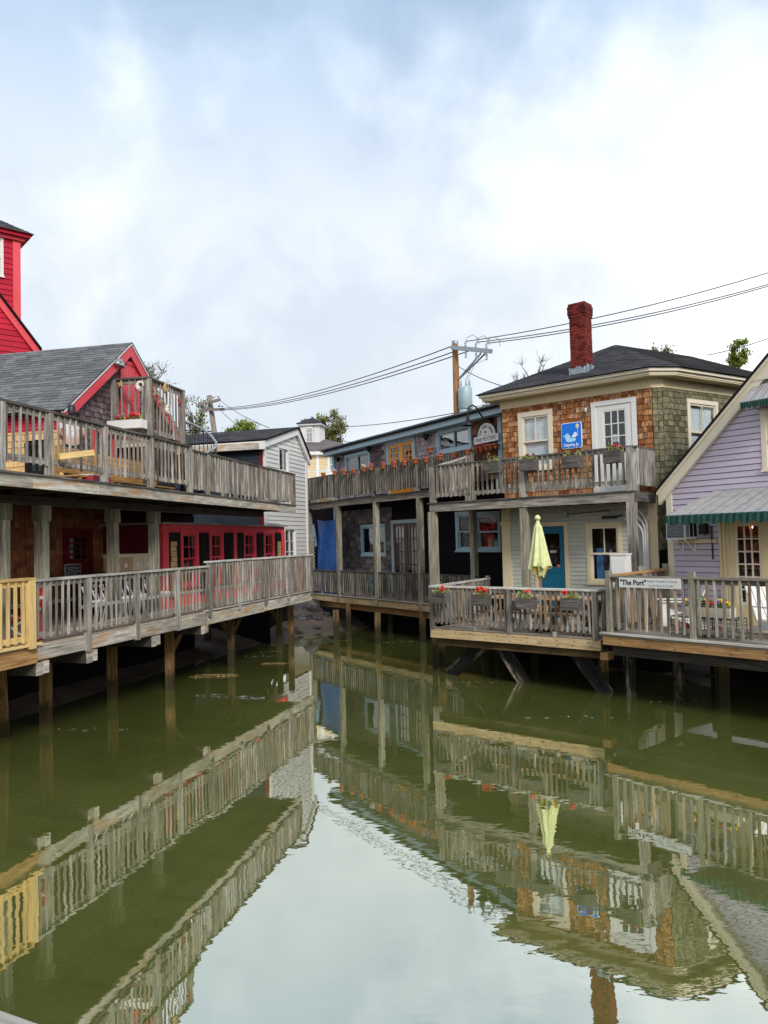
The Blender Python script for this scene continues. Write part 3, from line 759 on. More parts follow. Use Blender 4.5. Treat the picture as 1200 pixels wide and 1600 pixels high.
for px, py, rx, ry, lb in [(335, 1057, 0.62, 0.25, 'long raft of brown seaweed floating under the left deck'), (428, 1038, 0.34, 0.16, 'small patch of brown seaweed floating beside the corner piles')]:
    c = at_z(px, py, WATER); mb = MB()
    for _ in range(420):
        a, q = random.uniform(0, 6.28), math.sqrt(random.random())
        M = T(rx * q * math.cos(a), ry * q * math.sin(a), 0.012 + 0.03 * (1 - q) * random.random()) @ RZ(random.uniform(0, 6)) @ RX(random.uniform(-.5, .5))
        s = random.uniform(0.02, 0.055)
        mb.add([(-s, 0, 0), (0, s * .4, 0.004), (s, 0, 0), (0, -s * .4, 0.004)], [(0, 1, 2, 3)], M)
    tag(obj('seaweed_raft', leaf_mesh(mb, 'seaweed_raft', P['weed']), None, T(*c)), lb, 'seaweed')

# ------------------------------------------------------------------ lower left deck
ZL = 0.05
d = thing('boardwalk_deck', 'long weathered grey boardwalk deck on piles along the left bank, with picket railing', 'deck', L.P(5, 1, ZL))
sL = lambda px, py=930, y=0.0: L.s(px, py, y)
s_step = sL(322, 905); s_end = L.len
floor_boards(d, L, -3.5, s_end, 0.0, 3.2, ZL + 0.035, W['floor_x'], 0.16)
for a, b, z0, z1, y, m in [(-3.5, 0.02, -0.19, ZL - 0.005, -0.02, 'rust_x'), (0.02, sL(137), -0.16, ZL - 0.003, -0.015, 'pale_x'), (sL(137), sL(213), -0.16, ZL - 0.005, -0.02, 'pale_x'), (sL(213), sL(276), -0.17, ZL - 0.004, -0.018, 'pale_x'),
                           (sL(276), s_step, -0.19, ZL - 0.002, -0.022, 'pale_x'), (s_step, sL(412), -0.21, ZL - 0.005, -0.016, 'pale_x'), (sL(412), s_end, -0.20, ZL - 0.003, -0.02, 'pale_x')]:
    piece('fascia_board', d, L, a + 0.003, b - 0.003, y, y + 0.045, z0, z1, W[m])
piece('edge_board', d, L, s_step - 0.05, s_end, -0.05, 0.06, ZL + 0.037, ZL + 0.06, W['rail_x'])
pl = [sL(135), sL(212), sL(276)]
GZ = [W['grey_z']] * 9 + [W['mid_z'], W['warm_z'], W['post_z']]
railing(d, L, -0.06, s_step, 0, 1.10, 0.16, mixm=GZ, sp=.142, bw=.03, posts=pl, pz0=-0.19, pzt=1.06, cap=W['rail_x'])
pr = [sL(372), sL(413), sL(449), s_end - 0.05]
railing(d, L, s_step + 0.02, s_end, -0.02, 1.20, 0.14, mixm=GZ, posts=[s_step + 0.07] + pr[1:2] + pr[3:], pz0=-0.04, pzt=1.16, cap=W['rail_x'], bw=0.036, sp=.135)
for p in pr[:1] + pr[2:3]: post_at(d, L, p, -0.02, -0.02, 0.2, 0.09, W['grey_z'], 'rail_block')
piece('middle_rail', d, L, sL(150), s_end, 0.3, 0.33, 0.5, 0.56, W['rail_x'])
# the new, unweathered bay at the near end
n0 = len(COL.objects)
railing(d, L, -3.4, -0.11, -0.02, 1.13, 0.14, bal=W['new_z'], rail=W['new_x'], cap=W['new_x'], posts=[-0.17, -1.75], pz0=ZL - 0.0, pzt=1.09, bw=0.036, sp=0.15, pw=0.13)
piece('edge_board', d, L, -3.5, 0.05, -0.085, 0.1, ZL + 0.037, ZL + 0.075, W['new_x'])['label'] = 'new yellow pine board along the deck edge'
for px in (62, 140, 241, 318):
    s = sL(px, 1000)
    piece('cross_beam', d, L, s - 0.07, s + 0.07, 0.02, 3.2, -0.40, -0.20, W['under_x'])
    piece('beam_end_block', d, L, s + 0.075, s + 0.17, -0.03, 0.12, -0.38, -0.19, W['pale_x'])
    piece('beam_end', d, L, s - 0.07, s + 0.07, -0.005, 0.018, -0.40, -0.20, W['pale_x'])
def pile(par, p, z1, w, top=None, mat=None, bottom=-2.6, name='pile'):
    q = Vector(top) if top else Vector((p[0], p[1], z1))
    p = Vector(p); e = p + (p - q).normalized() * ((p.z - bottom) / max(0.2, abs((q - p).normalized().z)))
    return beam(name, par, e, q, w, w, mat or W['pile_z'])
# grain of piles runs along the timber
W['pile_x'] = wood('pile_wood_long', (0.035, 0.024, 0.015), (0.11, 0.075, 0.04), (0.27, 0.19, 0.10), 'X', vary=0.4)
W['pilew_x'] = wood('warm_pile_wood', (0.10, 0.055, 0.02), (0.24, 0.14, 0.06), (0.42, 0.28, 0.14), 'X', vary=0.3)
def tide_stain(m, h):
    nt = m.node_tree; b = nt.nodes['Principled BSDF']; src = b.inputs['Base Color'].links[0].from_socket
    ge = nd(nt, 'ShaderNodeNewGeometry'); sx = nd(nt, 'ShaderNodeSeparateXYZ'); nt.links.new(ge.outputs['Position'], sx.inputs[0])
    n = noise(nt, ge.outputs['Position'], 9, 4, .7); ad = nd(nt, 'ShaderNodeMath', operation='MULTIPLY_ADD'); nt.links.new(n, ad.inputs[0]); ad.inputs[1].default_value = -.5; nt.links.new(sx.outputs[2], ad.inputs[2])
    mr = nd(nt, 'ShaderNodeMapRange'); nt.links.new(ad.outputs[0], mr.inputs[0]); mr.inputs[1].default_value = WATER - .25 + h; mr.inputs[2].default_value = WATER - .05 + h; mr.inputs[3].default_value = .85; mr.inputs[4].default_value = 0.0
    nt.links.new(mixc(nt, mr.outputs[0], src, (.022, .024, .012)), b.inputs['Base Color'])
tide_stain(W['pile_x'], .45); tide_stain(W['pilew_x'], .32)
a = at_z(5, 1150, WATER); pile(d, a, 0, 0.2, L.P(sL(28, 1045), 0.35, -0.2), W['pilew_x'])
for px, py in [(72, 1131), (176, 1093), (266, 1078), (362, 1042), (437, 1010), (455, 1008)]:
    a = at_z(px, py, WATER); pile(d, a, -0.2, 0.17, None, W['pilew_x'] if px in (266, 72, 176, 455) else W['pile_x'])
for px, py, dy in [(40, 1100, 1.7), (120, 1090, 1.7), (215, 1060, 1.7), (310, 1040, 1.7), (395, 1015, 1.5)]:
    a = at_z(px, py, WATER); a = a + Vector((L.n.x, L.n.y, 0)) * dy; pile(d, a, -0.2, 0.18, None, W['pile_x'])
a = at_z(266, 1078, WATER)
beam('brace', d, a + Vector((0, 0, .75)), a + Vector((L.d.x, L.d.y, 0)) * 0.75 + Vector((0, 0, 1.45)), 0.05, 0.14, W['pilew_x'])
a = at_z(362, 1042, WATER)
for k in (-1, 1): beam('brace', d, a + Vector((0, 0, .85)) + Vector((L.d.x, L.d.y, 0)) * 0.06 * k, a + Vector((L.d.x, L.d.y, 0)) * 0.75 * k + Vector((0, 0, 1.42)), 0.06, 0.15, W['pile_x'])
a = at_z(437, 1010, WATER); beam('brace', d, a + Vector((0, 0, .7)), a - Vector((L.d.x, L.d.y, 0)) * 0.9 + Vector((0, 0, 1.42)), 0.06, 0.15, W['pile_x'])
# columns of the upper storey
zc = 2.30
for px in (3, 65, 176, 240):
    s = L.s(px, 830, 0.6)
    post_at(d, L, s, 0.6, ZL + .035, zc - 0.25, 0.165, W['post_z'], 'column')
    for k in (-1, 1): piece('capital', d, L, s + k * 0.055 - 0.052, s + k * 0.055 + 0.052, 0.6 - 0.11, 0.6 + 0.11, zc - 0.26, zc, W['post_z'])
piece('column_beam', d, L, -3.5, 9.5, 0.5, 0.7, zc, zc + 0.14, W['under_x'])

# ------------------------------------------------------------------ upper left deck
u = thing('balcony_deck', 'upper left deck with weathered picket railing above the boardwalk', 'deck', U.P(5, 1, 2.63))
sU = lambda px, py=740, y=0.0: U.s(px, py, y)
ZU = 2.63
st = sU(300, 740)
slab(u, [U.P(-3, 0.05, ZU - 0.01), U.P(U.len, 0.05, ZU - 0.01), U.P(U.len, 3.6, ZU - 0.01), U.P(-3, 4.6, ZU - 0.01)], 0.06, P['ceiling'], 'floor')
for i in range(14):
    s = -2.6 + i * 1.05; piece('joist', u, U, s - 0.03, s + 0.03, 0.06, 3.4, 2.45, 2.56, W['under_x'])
for a, b, m in [(-3, sU(52), 'pale_x'), (sU(52), sU(155), 'pale_x'), (sU(155), sU(238), 'pale_x'), (sU(238), sU(303), 'pale_x'), (sU(303), sU(372), 'pale_x'), (sU(372), U.len, 'pale_x')]:
    piece('fascia_board', u, U, a + 0.002, b - 0.002, 0.0 + random.uniform(-.006, .006), 0.05, 2.45, ZU, W[m])
piece('edge_board', u, U, -3, U.len, -0.03, 0.12, ZU + 0.002, ZU + 0.035, W['dark_x'])
pu = [sU(4, 700), sU(80, 700), sU(166, 720), sU(238, 730)]
railing(u, U, -2.9, st, 0.06, 3.65, 2.80, posts=pu + [st - 0.03], pz0=ZU, pzt=3.61, cap=W['dark_x'], bw=0.03, sp=.142, pw=0.1, mixm=GZ)
pu2 = [sU(326, 750), sU(368, 760), sU(406, 765), sU(438, 770), U.len - 0.05]
railing(u, U, st + 0.02, U.len, 0.06, 3.58, 2.74, posts=pu2, pz0=ZU, pzt=3.54, cap=W['dark_x'], bw=0.038, sp=0.135, pw=0.1, mixm=GZ)
eu = Frame(U.P(U.len - 0.05, 0.06, 0), U.P(U.len - 0.05, 2.4, 0))
railing(u, eu, 0.1, 2.3, 0, 3.58, 2.74, posts=[2.2], pz0=ZU, pzt=3.54, cap=W['dark_x'])
p = U.P(sU(86, 720), -0.06, U.z(86, 714)); q = U.P(sU(115, 715), -0.35, U.z(115, 709))
tag(beam('plank', None, p, q, 0.09, 0.09, W['new_x']), 'short new pine plank sticking out through the upper left railing', 'plank')

# ------------------------------------------------------------------ shingled house with red trim, upper left
GF = U.off(1.35)
h = thing('shingled_house', 'dark shingled gable house with red trim and grey asphalt roof at upper left', 'house', GF.P(3, 2, ZU))
pk = GF.px(196, 540); el = GF.px(90, 645); er = (2 * pk[0] - el[0], el[1])
slope = (pk[1] - el[1]) / (pk[0] - el[0])
ov = 0.18
poly = [(el[0] + ov, 2.5), (er[0] - ov, 2.5), (er[0] - ov, er[1] + ov * slope - .06), (pk[0], pk[1] - .06), (el[0] + ov, el[1] + ov * slope - .06)]
wallp = backing(h, GF, poly, [], P['dark_wall'])
dz0, dz1 = 2.9, GF.z(200, 566); ds0, ds1 = GF.s(184, 580), GF.s(213, 575)
# hayloft door
dr = MB(); dr.bx(ds0 + .09, ds1 - .07, -0.05, 0.01, dz0, dz1 - .08)
dro = dr.obj('loft_door', P['redpink'], h, GF.M)
nb = 5; w_ = (ds1 - ds0 - .16) / nb
for i in range(nb): piece('door_board', dro, GF, ds0 + .09 + i * w_ + .004, ds0 + .09 + (i + 1) * w_ - .004, -0.062, -0.051, dz0 + .02, dz1 - .09, P['redpink'])
fm = MB(); fm.bx(ds0, ds0 + .085, -.07, .01, dz0, dz1 - .08); fm.bx(ds1 - .068, ds1, -.07, .01, dz0, dz1 - .08); fm.bx(ds0, ds1, -.075, .01, dz1 - .08, dz1)
fm.obj('door_frame', P['redpink'], dro, GF.M)
shingles(wallp, GF, poly, [(ds0, ds1, dz0, dz1)], 0.115, [.09, .11, .13, .16], S['violet'], limit=300, near=lambda c, z: -z)
# rakes, red with a white edge under the roof
for sg in (-1, 1):
    e = el if sg < 0 else er
    pq = [(e[0], e[1]), (e[0], e[1] - .22), (pk[0], pk[1] - .24), (pk[0], pk[1])]
    if sg > 0: pq = pq[::-1]
    MB().prism(pq, -0.13, -0.085).obj('rake_board', P['redpink'], h, GF.M)
    pq = [(e[0] - sg * -0.0, e[1] + .035), (e[0], e[1] + .002), (pk[0], pk[1] + .002), (pk[0], pk[1] + .035)]
    if sg > 0: pq = pq[::-1]
    MB().prism(pq, -0.15, -0.08).obj('rake_edge', P['white'], h, GF.M)
BK = 9.0
slab(h, [GF.P(el[0], -.14, el[1] + .05), GF.P(pk[0], -.14, pk[1] + .05), GF.P(pk[0], BK, pk[1] + .05), GF.P(el[0], BK, el[1] + .05)], .045, P['black'], 'roof_deck')
slab(h, [GF.P(pk[0], -.14, pk[1] + .05), GF.P(er[0], -.14, er[1] + .05), GF.P(er[0], BK, er[1] + .05), GF.P(pk[0], BK, pk[1] + .05)], .045, P['black'], 'roof_deck')
roof_shingles(h, GF.P(el[0] - .02, BK, el[1] + .045), GF.P(el[0] - .02, -.16, el[1] + .045), GF.P(pk[0], BK, pk[1] + .055), GF.P(pk[0], -.16, pk[1] + .055), 0.115, 0.30, RF['grey'])
roof_shingles(h, GF.P(er[0], -.16, er[1] + .045), GF.P(er[0], BK, er[1] + .045), GF.P(pk[0], -.16, pk[1] + .055), GF.P(pk[0], BK, pk[1] + .055), 0.115, 0.30, RF['grey'])
# near side wall under the eave: red band, new cedar shingles, a dark window
NF = Frame(GF.P(el[0] + ov, BK, 0), GF.P(el[0] + ov, 0, 0))
npoly = rect(0, NF.len, 2.5, el[1] + .12)
wx = NF.s(40, 700), NF.s(72, 700)
wz = (2.9, NF.z(55, 692))
side = backing(h, NF, npoly, [(wx[0] + .05, wx[1] - .05, wz[0] + .05, wz[1] - .05)], P['dark_wall'], 'side_wall')
casing(side, NF, wx[0], wx[1], wz[0], wz[1], .06, P['black'], .03, False)
glazed(side, NF, wx[0] + .06, wx[1] - .06, wz[0] + .06, wz[1] - .06, 2, 2, 0.0, 0, P['black'], G['dim'])
interior(side, NF, wx[0], wx[1], wz[0], wz[1], .104, .5, P['room'])
redz = NF.z(30, 676)
clapboards(side, NF, rect(NF.len - 4.5, NF.len, redz, el[1] + .1), [], .08, P['redsiding'], 'red_board')
shingles(side, NF, rect(NF.len - 3.2, NF.len, 2.62, redz), [(wx[0], wx[1], wz[0], wz[1])], .12, [.16, .2, .26], S['newcedar'], limit=150)
# floodlights under the rake
fl = thing('floodlight', 'grey twin floodlight under the red gable rake', 'lamp', GF.P(GF.s(174, 570), -.1, GF.z(174, 568)))
for k in (-.07, .07):
    mb = MB(); mb.lathe([(.03, .05), (.05, -.02), (.065, -.08), (.06, -.085)], 10, T(*GF.P(GF.s(174, 570) + k, -.2, GF.z(174, 568))) @ RX(-.5)); mb.obj('lamp_head', P['metal_grey'], fl, None, True)
MB().box((0, -.12, .05), (.12, .2, .06)).obj('bracket', P['metal_grey'], fl, GF.M @ T(GF.s(174, 570), 0, GF.z(174, 568)))

# ------------------------------------------------------------------ loft balcony
bc = thing('loft_balcony', 'small weathered loft balcony hung with shells in front of the red loft door', 'balcony', GF.P(pk[0], -.5, 3.2))
BY = -0.78
bs0 = GF.s(229, 600, BY); bs1 = GF.s(284, 620, BY); zbt = GF.z(229, 589, BY); zbf = GF.z(229, 693, BY) + .1
BF = Frame(GF.P(0, BY, 0), GF.P(10, BY, 0))
railing(bc, BF, bs0, bs1, 0, zbt, zbf + .1, posts=[bs0 + .03, bs1 - .05], pz0=zbf - .14, pzt=zbt - .03, cap=W['dark_x'], bw=.03, sp=.14, pw=.11, mixm=GZ)
NB = Frame(GF.P(bs0, -.02, 0), GF.P(bs0, BY, 0))
railing(bc, NB, 0, NB.len, 0, zbt, zbf + .1, posts=[.05], pz0=zbf - .14, pzt=zbt - .03, cap=W['dark_x'], bw=.03, sp=.14, pw=.11, mixm=GZ)
piece('fascia_board', bc, BF, bs0 - .03, bs1 + .03, -.06, -.015, zbf - .16, zbf + .02, W['pale_x'])
piece('side_fascia', bc, NB, 0, NB.len - .02, -.05, -.01, zbf - .16, zbf + .02, W['grey_x'])
piece('floor', bc, BF, bs0, bs1, 0, -BY - .03, zbf - .03, zbf, W['under_x'])
post_at(bc, BF, bs0 + .05, .03, ZU, zbf - .02, .13, W['grey_z'], 'support_post')
post_at(bc, BF, bs1 + .03, .03, ZU, zbt + .01, .07, P['metal_black'], 'metal_post')
piece('middle_beam', bc, BF, bs0 + .1, bs1, .02, .07, zbf - .32, zbf - .2, W['under_x'])
P['shell'] = plain('shell_and_starfish', (0.55, 0.36, 0.2), .7, namt=.5, nscale=9)
P['shellw'] = plain('white_shell', (0.75, 0.68, 0.6), .5)
P['shellr'] = plain('red_starfish', (0.4, 0.07, 0.05), .7)
def starfish(fr, s, z, r, mat, lb, ring=False):
    mb = MB()
    if ring:
        mb.tube([(r * math.cos(a), -.03, r * math.sin(a)) for a in [i * .5 for i in range(11)]], [r * .15 + .004 * i for i in range(11)], 7)
    else:
        pts = []
        for i in range(10):
            a = math.pi / 2 + i * math.pi / 5; q = r if i % 2 == 0 else r * .4; pts.append((q * math.cos(a), q * math.sin(a)))
        mb.prism(pts[::1], -.04, -.015)
    tag(mb.obj('sea_shell' if ring else 'starfish', mat, None, fr.M @ T(s, -.04, z) @ RY(random.uniform(-.5, .5))), lb, 'shell' if ring else 'starfish', 'shells hung on the balcony')
for px, py, r, m, ring, lb in [(192, 601, .085, 'shell', 0, 'orange starfish at the top left of the loft balcony'), (206, 625, .085, 'shellr', 0, 'brown starfish low on the near side of the loft balcony'), (222, 603, .07, 'shellw', 1, 'white curled shell beside the balcony corner post')]:
    s, z = NB.px(px, py); starfish(NB, s, z, r, P[m], lb, ring)
for px, py, r, m, ring, lb in [(237, 612, .10, 'shell', 0, 'tan starfish just right of the balcony corner post'), (246, 627, .07, 'shell', 0, 'small tan starfish in the middle of the balcony front'), (255, 606, .08, 'shell', 1, 'tan shell high on the balcony front'), (258, 640, .08, 'shellw', 1, 'white shell low on the balcony front'), (276, 627, .09, 'shellr', 0, 'dark red starfish at the far end of the balcony')]:
    s, z = BF.px(px, py); starfish(BF, s, z, r, P[m], lb, ring)

# flower boxes --------------------------------------------------------------
P['leafy'] = leaf_mat('planter_leaves', (0.10, 0.17, 0.02), (0.42, 0.46, 0.10))
P['leafd'] = leaf_mat('dark_planter_leaves', (0.03, 0.08, 0.012), (0.14, 0.24, 0.05))
P['bloom_red'] = plain('red_bloom', (0.72, 0.012, 0.016), .6)
P['bloom_dark'] = plain('dark_red_bloom', (0.2, 0.01, 0.02), .6)
P['bloom_violet'] = plain('violet_bloom', (0.25, 0.16, 0.45), .6)
P['bloom_yellow'] = plain('yellow_bloom', (0.80, 0.5, 0.02), .6)
P['dry'] = plain('dry_flower_head', (0.45, 0.36, 0.22), .8)
P['soil'] = plain('soil', (0.03, 0.02, 0.015), .95)
def planter(fr, s, y, z, w, dpt, hgt, label, mat, blooms=(), leaves=90, leafm='leafy', group='wooden flower boxes on the railings', tall=0.09):
    """box whose top is at z, centre s, back face at y"""
    t = thing('flower_box', label, 'planter', fr.P(s, y - dpt / 2, z - hgt), group)
    M = fr.M @ T(s, y - dpt / 2, z - hgt)
    for nm, bx_ in (('front_board', (-w / 2, w / 2, -dpt / 2, -dpt / 2 + .02, 0, hgt)), ('back_board', (-w / 2, w / 2, dpt / 2 - .02, dpt / 2, 0, hgt)),
                    ('end_board', (-w / 2 - .001, -w / 2 + .02, -dpt / 2 + .02, dpt / 2 - .02, 0, hgt)), ('end_board', (w / 2 - .02, w / 2 + .001, -dpt / 2 + .02, dpt / 2 - .02, 0, hgt)), ('bottom_board', (-w / 2 + .02, w / 2 - .02, -dpt / 2 + .02, dpt / 2 - .02, .0, .02))):
        piece(nm, t, M, *bx_, mat)
    MB().bx(-w / 2 + .02, w / 2 - .02, -dpt / 2 + .02, dpt / 2 - .02, hgt - .05, hgt - .03).obj('soil', P['soil'], t, M)
    mb = MB()
    for _ in range(int(leaves / 9)):
        leafy(mb, (random.uniform(-w * .42, w * .42), random.uniform(-dpt * .35, dpt * .3), hgt - .02), 9, (.03, .03, tall), .035, .02)
    obj('foliage', leaf_mesh(mb, 'foliage', P[leafm]), t, M)
    for bm, n, r in blooms:
        mb = MB()
        for _ in range(n):
            c = (random.uniform(-w * .42, w * .42), random.uniform(-dpt * .4, dpt * .3), hgt + random.uniform(tall * .9, tall * 1.9))
            mb.tube([(c[0], c[1], hgt - .03), c], .003, 4); 
            for _k in range(4): bloom(mb, (c[0] + random.gauss(0, r * .45), c[1] + random.gauss(0, r * .45), c[2] + random.gauss(0, r * .3)), r * random.uniform(.45, .75))
        tag(mb.obj('blooms', P[bm], t, M), kind='stuff')
    return t
s, z = NB.px(205, 664, -.1)
planter(NB, (NB.s(180, 660) + NB.s(228, 665)) / 2 + .05, -.1, NB.z(205, 660), NB.len * 1.0, .22, .17, 'long white flower box with red geraniums on the loft balcony', P['white'], [('bloom_red', 12, .045), ('bloom_violet', 6, .025)], 260, 'leafy', tall=.07)

# curved stair rail from the balcony down to the deck
sr = thing('spiral_stair', 'black metal spiral stair with a curved handrail at the end of the loft balcony', 'staircase', U.P(sU(310, 700), 1.0, ZU))
c0 = BF.P(bs1 + .25, .1, 0)
pa = [at_y(290, 659, 19.0), at_y(304, 664, 18.6), at_y(318, 671, 18.3), at_y(330, 681, 18.0), at_y(338, 692, 17.8), at_y(336, 700, 17.6), at_y(322, 708, 17.4)]
MB().tube(pa, .03, 8).obj('handrail', P['metal_grey'], sr)
for i in range(13):
    t = i / 12 * (len(pa) - 1); k = min(int(t), len(pa) - 2); p = pa[k].lerp(pa[k + 1], t - k)
    MB().tube([p, (p.x, p.y, max(ZU, p.z - .95))], .011, 5).obj('baluster', P['metal_black'], sr)
lo = [Vector((p.x, p.y, max(ZU + .1, p.z - .85))) for p in pa]
MB().tube(lo, .02, 6).obj('lower_rail', P['metal_black'], sr)
MB().tube([at_y(288, 672, 18.9), at_y(330, 674, 18.2)], .014, 6).obj('cross_rail', P['metal_black'], sr)
for i in range(7):
    p = lo[i]; M = T(p.x - .3, p.y + .12, p.z - .06); MB().prism([(-.35, 0), (.35, 0), (.35, .03), (-.35, .03)], -.13, .13).obj('tread', P['metal_black'], sr, M)
MB().tube([(lo[3].x - .35, lo[3].y + .2, ZU), (lo[3].x - .35, lo[3].y + .2, ZU + 1.1)], .04, 8).obj('centre_pole', P['metal_black'], sr)

# ------------------------------------------------------------------ red tower building far left
TY = 21.0
tw = thing('red_tower', 'tall red clapboard tower with a dark hipped roof at the left edge', 'tower', at_y(-60, 560, TY) * Vector((1, 1, 0)))
c = at_y(31, 500, TY); tdir = Vector((0.755, 0.656))
TF = Frame(Vector(c[:2]) - tdir * 3.0, Vector(c[:2]))
ze = TF.z(26, 375); zb_ = 2.5
tpoly = rect(0, 3.0, zb_, ze)
wn_ = (TF.s(-26, 400), TF.s(5, 400), TF.z(0, 432), TF.z(0, 371))
wl_, op = window(tw, TF, wn_[0], wn_[1], wn_[2], wn_[3], P['white'], .07, rows=2, cols=2, glass=G['sky'])
tb = backing(tw, TF, tpoly, [op], P['darkred'])
clapboards(tb, TF, tpoly, [op], .15, P['redsiding'])
piece('corner_board', tw, TF, 2.82, 3.02, -.045, .1, zb_, ze, P['red'])
RT = Frame(TF.P(3.0, 0, 0), TF.P(3.0, 3, 0)); backing(tw, RT, rect(0, 3, zb_, ze), [], P['redsiding'], 'side_wall')
MB().bx(-.1, 3.12, -.12, 3.1, ze - .04, ze + .05).obj('cornice', P['red'], tw, TF.M)
MB().bx(-.2, 3.24, -.24, 3.2, ze + .05, ze + .14).obj('upper_cornice', P['redsiding'], tw, TF.M)
rp = [TF.P(-.3, -.32, ze + .14), TF.P(3.3, -.32, ze + .14), TF.P(3.3, 3.3, ze + .14), TF.P(-.3, 3.3, ze + .14)]
ap = TF.P(1.5, 1.5, ze + 1.35)
for i in range(4): roof_shingles(tw, rp[i], rp[(i + 1) % 4], ap, ap, .16, .3, RF['slate'], 'roof')
MB().add([tuple(p) for p in rp], [(0, 1, 2, 3)]).obj('soffit', P['redsiding'], tw)
# lower red gable in front of it
lg = thing('red_gable', 'red clapboard gable below the tower at the left edge', 'house', at_y(-20, 560, TY - 2) * Vector((1, 1, 0)))
c = at_y(64, 552, TY - 1.6); LG = Frame(Vector(c[:2]) - tdir * 5.0, Vector(c[:2]))
q0, q1 = LG.px(62, 550), LG.px(0, 468)
sl = (q1[1] - q0[1]) / (q1[0] - q0[0]); ps = 2.4; pzk = q0[1] + sl * (ps - q0[0])
gp = [(2 * ps - q0[0], 2.5), (q0[0], 2.5), (q0[0], q0[1] - .05), (ps, pzk - .05), (2 * ps - q0[0], q0[1] - .05)]
bk = backing(lg, LG, gp, [], P['darkred']); clapboards(bk, LG, gp, [], .14, P['redsiding'])
for sg in (0, 1):
    a, b = ((ps, pzk), q0) if sg == 0 else ((2 * ps - q0[0], q0[1]), (ps, pzk))
    MB().prism([(a[0], a[1] - .24), (b[0], b[1] - .24), (b[0], b[1]), (a[0], a[1])], -.10, -.03).obj('rake_board', P['red'], lg, LG.M)
    slab(lg, [LG.P(a[0], -.2, a[1] + .06), LG.P(b[0], -.2, b[1] + .06), LG.P(b[0], 5, b[1] + .06), LG.P(a[0], 5, a[1] + .06)], .05, P['black'], 'roof')

# ------------------------------------------------------------------ ground floor behind the boardwalk
bw_ = thing('boardwalk_shop', 'brown shingled shop front in the shade behind the boardwalk', 'shop', L.P(3, 3.1, ZL))
BW = L.off(2.95)
sb = lambda px, py=850: BW.s(px, py)
s_red = sb(166)
bpoly = rect(-14, sb(262) + 1.4, -1.9, 2.5)
dwin = (sb(97), sb(143), ZL, BW.z(120, 826))
glz = (sb(106), sb(137), BW.z(120, 877), BW.z(120, 837))
rw = (sb(189), sb(222), BW.z(205, 868), BW.z(205, 828))
bb = backing(bw_, BW, bpoly, [glz, (rw[0] + .06, rw[1] - .06, rw[2] + .06, rw[3] - .06)], P['dark_wall'])
shingles(bb, BW, rect(-2.2, s_red, ZL, 2.4), [dwin], .115, [.13, .16, .2, .24], S['brownlow'], limit=295)
do = MB(); do.bx(dwin[0], glz[0], -.045, .012, dwin[2], dwin[3]); do.bx(glz[1], dwin[1], -.045, .012, dwin[2], dwin[3]); do.bx(glz[0], glz[1], -.043, .012, dwin[2], glz[2]); do.bx(glz[0], glz[1], -.043, .012, glz[3], dwin[3])
do = do.obj('door', P['darkred'], bw_, BW.M)
glazed(do, BW, *glz, 4, 3, -.01, 0, P['darkred'], G['clear']); interior(do, BW, *glz, .104, .6, P['room'])
cu = MB()
for i in range(4): cu.bx(glz[0] + .1, glz[1] - .05, .35, .36, glz[2] + .05 + i * .13, glz[2] + .14 + i * .13)
cu.obj('notice_sheets', P['white'], do, BW.M)
mb = MB(); mb.bx(s_red, bpoly[1][0], -.03, .01, ZL, rw[2]); mb.bx(s_red, bpoly[1][0], -.03, .01, rw[3], 2.4); mb.bx(s_red, rw[0], -.03, .01, rw[2], rw[3]); mb.bx(rw[1], bpoly[1][0], -.03, .01, rw[2], rw[3])
mb.obj('red_panel', P['darkred'], bw_, BW.M)
window(bw_, BW, *rw, P['darkred'], .06, rows=1, cols=2, kind='single', sill=False, glass=G['dim'])
piece('ledge', bw_, BW, -3, sb(160), -.45, -.02, .42, .5, W['rail_x'])

# red shop bay --------------------------------------------------------------
rs = thing('red_shop', 'bright red shop bay with black shutters on the boardwalk', 'shop', L.P(6, 1.6, ZL))
RFm = L.off(1.35)
sr_ = lambda px, py=850: RFm.s(px, py)
z0r, z1r = ZL + .04, RFm.z(255, 819)
r0, r1 = sr_(252), sr_(443)
ops = []
for a, b in ((281, 309), (326, 348), (379, 399), (411, 428)):
    zt_ = RFm.z((a + b) / 2, 826 + (a - 281) * .014); zb2 = .55
    wn2, op = window(rs, RFm, sr_(a), sr_(b), zb2, zt_ - .03, P['red'], .11, sashm=P['redpink'], rows=2, cols=2, lowrows=2, glass=G['clear'], depth=.8)
    ops.append(op)
    mbi = MB()
    for k in range(7): mbi.ball((random.uniform(op[0], op[1]), random.uniform(.25, .5), random.uniform(op[2], op[3])), random.uniform(.03, .07), 6, 5)
    mbi.obj('displayed_goods', P['curtain'], wn2, RFm.M)
rb = backing(rs, RFm, rect(r0, r1, z0r, z1r), ops, P['red'])
piece('head_board', rs, RFm, r0 - .02, r1 + .02, -.03, .02, z1r - .16, z1r, P['red'])
piece('roof_edge', rs, RFm, r0 - .1, r1 + .1, -.12, 1.7, z1r + .003, z1r + .045, W['rail_x'])
for a, b in ((252, 261), (363, 368), (438, 443)): piece('post', rs, RFm, sr_(a), sr_(b), -.05, .02, z0r, z1r - .16, P['red'])
